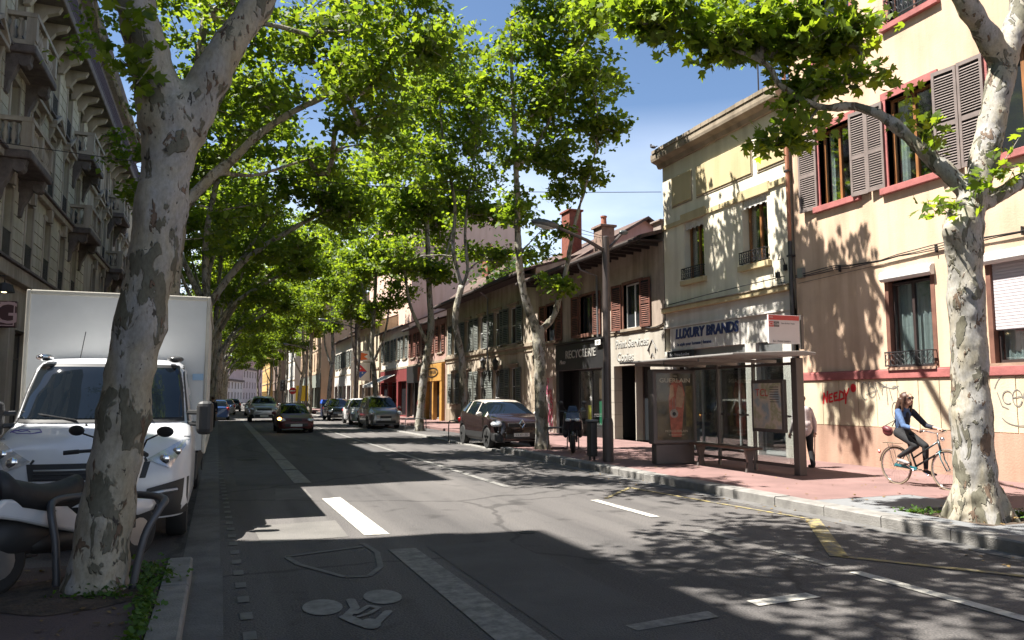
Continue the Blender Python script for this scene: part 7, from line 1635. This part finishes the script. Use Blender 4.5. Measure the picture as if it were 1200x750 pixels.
def head(c, fwd, m, s=1):
    c, f = Vector(c), Vector(fwd).normalized(); u = Vector((0, 0, 1)); sd_ = f.cross(u)
    return [(c+u*.03, c+u*.045+f*.0, .086*s, .084*s, m), (c-u*.045+f*.03, c-u*.055+f*.035, .058*s, .052*s, m), (c-u*.08+f*.045, c-u*.085+f*.05, .03*s, .028*s, m), (c+f*.085+u*.015, c+f*.105-u*.02, .011, .015, m), (c+f*.075-u*.052, c+f*.084-u*.052, .022, .016, m), (c+f*.075+u*.045, c+f*.077+u*.045, .03, .03, m),
            (c+sd_*.082-u*.005, c+sd_*.084-u*.03, .016, .012, m), (c-sd_*.082-u*.005, c-sd_*.084-u*.03, .016, .012, m)]
# cyclist: the bicycle first (own thing), facing -Y
bx, by = 11.25, 10.5; g0 = GR
bk = thing('bicycle', 'teal and dark green city bicycle ridden by the woman in the denim jacket', 'bicycle', (bx, 10.0, g0))
M_teal = mat('teal_frame_paint', (.03, .16, .19), .3, .2, var=.05, coat=.6); M_dkfr = mat('dark_frame_paint', (.03, .04, .045), .3, .2, var=.05)
RW = .32
def bwheel(y):
    t = MB(); t.lathe([], (0, 0, 0)) if False else None
    P = [(bx, y+RW*math.cos(2*PI*i/40), g0+RW+RW*math.sin(2*PI*i/40)) for i in range(41)]; t.tube(P, .016, 6, caps=False); w_ = t.build('wheel', mat('tan_tyre', (.20, .15, .10), .8, var=.1), bk, smooth=True)
    t = MB(); P = [(bx, y+(RW-.022)*math.cos(2*PI*i/40), g0+RW+(RW-.022)*math.sin(2*PI*i/40)) for i in range(41)]; t.tube(P, .010, 6, caps=False); t.build('rim', M_chrome, w_, smooth=True)
    t = MB()
    for i in range(28):
        a = 2*PI*i/28; h = 2*PI*(i+(3 if i % 2 else -3))/28; t.tube([(bx+(.025 if i % 4 < 2 else -.025), y+.02*math.cos(h), g0+RW+.02*math.sin(h)), (bx, y+(RW-.03)*math.cos(a), g0+RW+(RW-.03)*math.sin(a))], .0013, 3, caps=False)
    t.build('spokes', M_chrome, w_, kind='stuff'); t = MB(); t.tube([(bx-.04, y, g0+RW), (bx+.04, y, g0+RW)], .016, 8); t.build('hub', M_chrome, w_)
    t = MB(); P = [(bx, y+(RW+.028)*math.cos(a), g0+RW+(RW+.028)*math.sin(a)) for a in np.linspace(.15 if y > 10 else .9, 2.6 if y > 10 else 3.0, 16)]
    q = MB()
    for (x0, y0, z0), (x1, y1, z1) in zip(P, P[1:]): q.add([(x0-.022, y0, z0), (x0+.022, y0, z0), (x1+.022, y1, z1), (x1-.022, y1, z1), (x0, y0, z0+.008), (x1, y1, z1+.008)], [(0, 1, 2, 3), (0, 4, 5, 3), (1, 4, 5, 2)])
    q.build('mudguard', mat('silver_mudguard', (.4, .42, .42), .3, .7), bk)
bwheel(by); bwheel(by-1.05)
fy, BBy = by-1.05, by-.44; BB = Vector((bx, BBy, g0+.28)); SC = Vector((bx, by-.27, g0+.74)); HTt = Vector((bx, fy+.17, g0+.81)); HTb = Vector((bx, fy+.12, g0+.62)); RH = Vector((bx, by, g0+RW)); FH = Vector((bx, fy, g0+RW))
mb = MB(); mb.tube([BB, SC], .016, 8); mb.tube([HTb, BB+Vector((0, .02, .06))], .017, 8); mb.tube([HTt-Vector((0, 0, .03)), BB+(SC-BB)*.42], .015, 8); mb.tube([HTt, HTb], .02, 8); mb.build('frame', M_dkfr, bk, smooth=True)
mb = MB()
for s in (-.045, .045): mb.tube([BB+Vector((s*.6, .03, 0)), RH+Vector((s, 0, 0))], .010, 6); mb.tube([BB+(SC-BB)*.8+Vector((s*.5, 0, 0)), RH+Vector((s, 0, 0))], .008, 6); mb.tube([HTb+Vector((s, 0, 0)), HTb+Vector((s, -.02, -.12)), FH+Vector((s, 0, 0))], .010, 6)
mb.tube([HTb+Vector((-.045, 0, 0)), HTb+Vector((.045, 0, 0))], .014, 6); mb.build('fork_and_stays', M_teal, bk, smooth=True)
mb = MB(); mb.prism([(RH.y-.03, RH.z+.01), (RH.y-.03, RH.z+.045), (BB.y, BB.z+.06), (BB.y-.05, BB.z+.04), (BB.y-.03, BB.z+.0)], lambda p, q, t: (t, p, q), bx-.065, bx-.05); mb.build('chain_guard', M_teal, bk)
mb = MB(); mb.tube([BB-Vector((.09, 0, 0)), BB+Vector((.09, 0, 0))], .016, 8); pa = Vector((0, .145, .09)); mb.tube([BB+Vector((-.09, 0, 0)), BB+Vector((-.09, 0, 0))+pa], .010, 6); mb.tube([BB+Vector((.09, 0, 0)), BB+Vector((.09, 0, 0))-pa], .010, 6); pR = BB+Vector((-.14, 0, 0))+pa; pL = BB+Vector((.14, 0, 0))-pa
mb.box(pR.x-.045, pR.x+.045, pR.y-.045, pR.y+.045, pR.z-.01, pR.z+.01); mb.box(pL.x-.045, pL.x+.045, pL.y-.045, pL.y+.045, pL.z-.01, pL.z+.01); mb.build('crank_and_pedals', M_chrome, bk)
mb = MB(); mb.tube([SC, SC+Vector((0, .02, .07))], .012, 8); sp = SC+Vector((0, .03, .09)); mb.build('seat_post', M_chrome, bk); mb = MB(); mb.ell(sp+Vector((0, .05, .01)), (.085, .10, .035), 12, 6); mb.ell(sp+Vector((0, -.07, .01)), (.035, .11, .028), 10, 6); mb.build('saddle', M_seat, bk, smooth=True)
mb = MB(); mb.tube([HTt, HTt+Vector((0, .0, .12))], .012, 8); hb = HTt+Vector((0, 0, .12)); mb.tube([hb+Vector((-.26, .14, .03)), hb+Vector((-.24, .02, .03)), hb+Vector((-.1, -.03, 0)), hb+Vector((.1, -.03, 0)), hb+Vector((.24, .02, .03)), hb+Vector((.26, .14, .03))], .011, 8); mb.build('handlebar', M_chrome, bk, smooth=True)
for s in (-1, 1): mb = MB(); mb.tube([hb+Vector((s*.25, .06, .03)), hb+Vector((s*.262, .17, .03))], .016, 8); mb.build('grip', M_blk, bk)
mb = MB(); mb.ell(hb+Vector((0, -.09, -.10)), (.035, .04, .035), 10, 6); mb.build('front_lamp', M_chrome, bk, smooth=True); mb = MB(); mb.ell(RH+Vector((0, .36, .22)), (.025, .02, .03), 8, 6); mb.build('rear_lamp', M_red, bk)
for z in (.0,): mb = MB(); mb.tube([RH+Vector((-.05, 0, 0)), RH+Vector((-.05, .12, .40))], .005, 5); mb.tube([RH+Vector((.05, 0, 0)), RH+Vector((.05, .12, .40))], .005, 5); mb.box(bx-.06, bx+.06, by-.12, by+.22, g0+RW+.39, g0+RW+.40); mb.build('rack', M_chrome, bk)
hip = Vector((bx, by-.17, g0+.90)); ch = Vector((bx, by-.20, g0+1.22)); nk = Vector((bx, by-.25, g0+1.345)); hd_ = Vector((bx, by-.30, g0+1.485)); F = Vector((0, -1, 0)); Rr = Vector((-1, 0, 0)); Uu = Vector((0, 0, 1))
caps = []
for s, ped, shoe in ((1, pR, M_shoel), (-1, pL, M_shoe)):
    hj = hip+Rr*.09*s; ft = ped+Vector((0, 0, .04)); ank = ft+Vector((0, .09, .055)); 
    # knee found from thigh 0.42 and shin 0.41
    d = ank-hj; D = min(d.length, .80); a = math.acos(max(-1, min(1, (D*D+.42**2-.41**2)/(2*D*.42)))); dn = d.normalized(); pp = (F-dn*F.dot(dn)).normalized(); kn = hj+dn*.42*math.cos(a)+pp*.42*math.sin(a)
    caps += [(hj, kn, .088, .058, M_jeans), (kn, kn.lerp(ank, .35), .056, .052, M_jeans), (kn.lerp(ank, .35), ank+Vector((0, 0, .03)), .052, .036, M_jeans), (ank+Vector((0, 0, .03)), ank, .032, .032, M_skin), (ank+Vector((0, .02, -.03)), ft+Vector((0, -.05, -.005)), .036, .030, shoe), (ft+Vector((0, -.03, -.01)), ft+Vector((0, -.10, -.012)), .031, .022, shoe)]
caps += [(hip, hip+Vector((0, 0, .06)), .125, .115, M_jeans, (1.12, 1, .8)), (hip+Vector((0, -.01, .12)), ch-Vector((0, 0, .08)), .108, .118, M_navy, (1.12, .88, 1)), (hip+Vector((0, .01, .14)), ch, .112, .13, M_denim, (1.2, .82, 1)), (ch, nk-Vector((0, 0, .05)), .125, .075, M_denim, (1.3, .75, 1)), (ch+F*.075, hip+Vector((0, -.085, .12)), .05, .05, M_navy), (nk, hd_-Vector((0, 0, .06)), .048, .046, M_skin)]
hands_ = []
for s in (1, -1):
    sh = nk+Rr*.165*s-Vector((0, 0, .075)); wr_ = hb+Vector((-.255*s, .20, .055)); el = sh.lerp(wr_, .48)+Vector((-.05*s, .02, -.10)); m_ = M_denim if s == 1 else M_navy
    caps += [(sh, el, .058, .046, m_), (el, el.lerp(wr_, .55), .045, .038, m_), (el.lerp(wr_, .5), wr_, .032, .024, M_skin)]
    caps += [tuple(x) for x in hand(wr_+Vector((0, -.01, -.002)), (0, -1, -.12), (1*s, 0, 0), (0, 0, 1), M_skin, .75)]
caps += head(hd_, F, M_skin)
rider = person('person', 'woman in a blue denim jacket and sunglasses with long brown hair, riding a bicycle', (bx, 10.2, g0), caps, voxel=.0085)
mb = MB(); mb.ell(hd_+Vector((0, .022, .045)), (.098, .105, .088), 16, 10); hq = [(hd_+Vector((sx, .055, .02)), hd_+Vector((sx*1.25, .10, -.12)), hd_+Vector((sx*1.4, .13, -.26)), hd_+Vector((sx*1.2, .15, -.36))) for sx in (-.075, -.04, 0, .04, .075)]
for a in hq: mb.tube(a, [.05, .055, .045, .02], 8)
for sx in (-.085, .085): mb.tube([hd_+Vector((sx, -.02, .06)), hd_+Vector((sx*1.1, -.0, -.06)), hd_+Vector((sx*1.2, .02, -.22))], [.03, .032, .018], 8)
hr = mb.build('hair', M_hair, rider, smooth=True); m_ = hr.modifiers.new('r', 'REMESH'); m_.mode = 'VOXEL'; m_.voxel_size = .011; m_.use_smooth_shade = True
mb = MB()
for s in (-1, 1): mb.ell(hd_+Vector((s*.035, -.088, .028)), (.031, .012, .022), 10, 6); mb.tube([hd_+Vector((s*.06, -.085, .032)), hd_+Vector((s*.088, -.0, .025))], .004, 4)
mb.build('sunglasses', M_blk, rider, smooth=True)
mb = MB(); mb.tube([hd_+Vector((-.022, -.096, -.052)), hd_+Vector((0, -.104, -.050)), hd_+Vector((.022, -.096, -.052))], [.004, .007, .004], 6); mb.build('lips', mat('lip_red', (.42, .10, .09), .4, var=0), rider)
bg_ = thing('shoulder_bag', 'small maroon shoulder bag hanging behind the cycling woman', 'bag', (bx-.15, by-.02, g0+.85)); mb = MB(); c = Vector((bx-.17, by-.01, g0+.93)); mb.ell(c, (.05, .11, .09), 14, 10, M=Euler((.35, 0, 0)).to_matrix().to_4x4()); mb.build('bag_body', mat('maroon_leather', (.16, .03, .035), .5, var=.2, scale=12), bg_, smooth=True)
mb = MB(); mb.tube([c+Vector((0, -.10, .08)), Vector((bx-.12, by-.20, g0+1.2)), Vector((bx-.02, by-.25, g0+1.42)), Vector((bx+.08, by-.2, g0+1.36)), Vector((bx+.05, by-.05, g0+1.15)), c+Vector((.02, .09, .08))], .009, 5); mb.build('strap', M_blk, bg_)
mb = MB(); mb.ell(c+Vector((-.022, -.0, .03)), (.045, .10, .055), 12, 6, M=Euler((.35, 0, 0)).to_matrix().to_4x4()); mb.build('flap', mat('dark_maroon_leather', (.11, .02, .025), .5), bg_, smooth=True)
# old man with a cane, seen from behind
mx_, my = 11.93, 13.5; M_shirt = mat('pale_pink_shirt', (.50, .42, .41), .9, var=.12, scale=9, bump=.3, bscale=30); M_tr = mat('black_trousers', (.016, .016, .018), .85, var=.2)
b0 = Vector((mx_, my, GR)); F = Vector((.15, 1, 0)).normalized(); Rr = Vector((1, -.15, 0)).normalized()
caps = []
for s, fo in ((1, -.06), (-1, .10)):
    hj = b0+Vector((0, 0, .80))+Rr*.085*s; kn = b0+Vector((0, 0, .45))+Rr*.09*s+F*(fo*.6+.04); an = b0+Vector((0, 0, .08))+Rr*.09*s+F*(fo-.03)
    caps += [(hj, kn, .092, .068, M_tr), (kn, an, .066, .052, M_tr), (an-Vector((0, 0, .035)), an+F*.14-Vector((0, 0, .045)), .042, .034, M_shoe)]
hp = b0+Vector((0, 0, .84)); cs_ = hp+Vector((0, 0, .36))+F*.05; nk = cs_+Vector((0, 0, .12))+F*.05; hd2 = nk+Vector((0, 0, .13))+F*.05
caps += [(hp, hp+Vector((0, 0, .08)), .13, .14, M_shirt, (1.12, .9, 1)), (hp+Vector((0, 0, -.02)), cs_, .145, .135, M_shirt, (1.2, .85, 1)), (cs_, nk-Vector((0, 0, .04)), .135, .08, M_shirt, (1.35, .75, 1)), (nk, hd2-Vector((0, 0, .05)), .05, .048, M_skin)]
hx = b0+Rr*.30+F*.12+Vector((0, 0, .74))
sh = nk+Rr*.18-Vector((0, 0, .08)); el = sh+Rr*.09-Vector((0, 0, .27))+F*-.02; caps += [(sh, el, .062, .052, M_shirt), (el, el.lerp(hx, .8), .05, .04, M_shirt), (el.lerp(hx, .7), hx, .028, .025, M_skin)]; caps += [tuple(x) for x in hand(hx, (0, .5, -1), (-1, 0, 0), (0, 1, .5), M_skin, .8)]
sh = nk-Rr*.18-Vector((0, 0, .08)); el = sh-Rr*.06-Vector((0, 0, .27))-F*.02; h2 = el-Vector((0, 0, .2))+F*.12; caps += [(sh, el, .062, .052, M_shirt), (el, h2, .05, .04, M_shirt), (h2, h2+Vector((0, 0, -.04))+F*.02, .028, .025, M_skin)]; caps += [tuple(x) for x in hand(h2+F*.03-Vector((0, 0, .04)), (0, .3, -1), (1, 0, 0), (0, 1, .3), M_skin, .4)]
caps += head(hd2, F, M_skin)
om = person('person', 'elderly person in a pale pink shirt walking away with a cane beside the bus shelter', tuple(b0), caps, voxel=.011)
mb = MB(); mb.ell(hd2+Vector((0, 0, .045))-F*.018, (.093, .096, .08), 14, 8); mb.build('hair', mat('red_brown_hair', (.12, .055, .03), .7, var=.3, scale=30), om, smooth=True)
cn = thing('walking_cane', 'thin dark walking cane held by the elderly person in the pale pink shirt', 'cane', (hx.x, hx.y, GR)); tip = Vector((hx.x+.05, hx.y+.10, GR)); mb = MB(); P, R = smooth_path([tuple(tip)+(.009,), tuple(hx+Vector((0, .01, -.06)))+(.011,), tuple(hx+Vector((0, .0, -.03)))+(.012,), tuple(hx+Vector((0, -.05, -.02)))+(.012,)], 4); mb.tube(P, R, 8); mb.build('shaft', mat('dark_cane_wood', (.04, .02, .015), .4), cn, smooth=True)
mb = MB(); mb.lathe([(.014, 0), (.012, .04)], tip, 8); mb.build('rubber_tip', M_blk, cn)
# distant pedestrians
def walker(label, x, y, z, rot, top, leg, h=1.72, stride=.16):
    F = Vector((math.sin(rot), math.cos(rot), 0)); Rr = Vector((F.y, -F.x, 0)); b0 = Vector((x, y, z)); k = h/1.72; caps = []
    for s in (1, -1):
        hj = b0+Vector((0, 0, .88*k))+Rr*.085*s; an = b0+Vector((0, 0, .09))+Rr*.09*s+F*stride*s*1.2; kn = (hj+an)/2+F*.05
        caps += [(hj, kn, .085, .06, leg), (kn, an, .058, .042, leg), (an-Vector((0, 0, .04)), an+F*.13-Vector((0, 0, .05)), .038, .03, M_shoe)]
    hp = b0+Vector((0, 0, .92*k)); cs_ = hp+Vector((0, 0, .36*k)); nk = cs_+Vector((0, 0, .13*k)); hd2 = nk+Vector((0, 0, .15*k))
    caps += [(hp, cs_, .125, .13, top, (1.2, .85, 1)), (cs_, nk-Vector((0, 0, .05)), .13, .075, top, (1.3, .75, 1)), (nk, hd2, .047, .047, M_skin)]
    for s in (1, -1):
        sh = nk+Rr*.175*s-Vector((0, 0, .07)); el = sh+Rr*.04*s-Vector((0, 0, .27*k))-F*.03*s; h2 = el-Vector((0, 0, .22*k))+F*(.08-.1*s); caps += [(sh, el, .052, .043, top), (el, h2, .042, .032, top)]; caps += [tuple(q) for q in hand(h2, F*.2-Vector((0, 0, 1)), Rr*-s, F, M_skin, .4)]
    caps += head(hd2, F, M_skin, k)
    r = person('person', label, tuple(b0), caps, voxel=.016); mb = MB(); mb.ell(hd2+Vector((0, 0, .04))-F*.02, (.095, .1, .085), 12, 8); mb.build('hair', M_hair, r, smooth=True)
walker('person in dark clothes walking at the left kerb under the plane trees', -.35, 44.5, 0, 0, M_navy, M_tr)
walker('person in a blue top on the far right pavement beyond the parked cars', 11.4, 58, GR, 2.9, mat('blue_top', (.05, .1, .25), .9), M_jeans)
walker('person in a red top on the pavement by the black shopfront in the distance', 11.6, 46.5, GR, .2, mat('red_top', (.4, .05, .06), .9), M_jeans)
import OpenImageIO as o,sys
b=o.ImageBuf('/workdir/render_main.png')
for n,(x,y) in dict(litasph=(560,490),shadeasph=(400,580),peach=(930,190),cream=(700,210),sky=(620,130),skytop=(470,15),truck=(50,320),pave=(870,500),canopy=(300,60),leftb=(40,250),kerb=(800,500)).items():
    r=o.ROI(x-5,x+5,y-5,y+5); s=o.ImageBufAlgo.computePixelStats(b,r); print(n,[int(v*255) for v in s.avg[:3]])
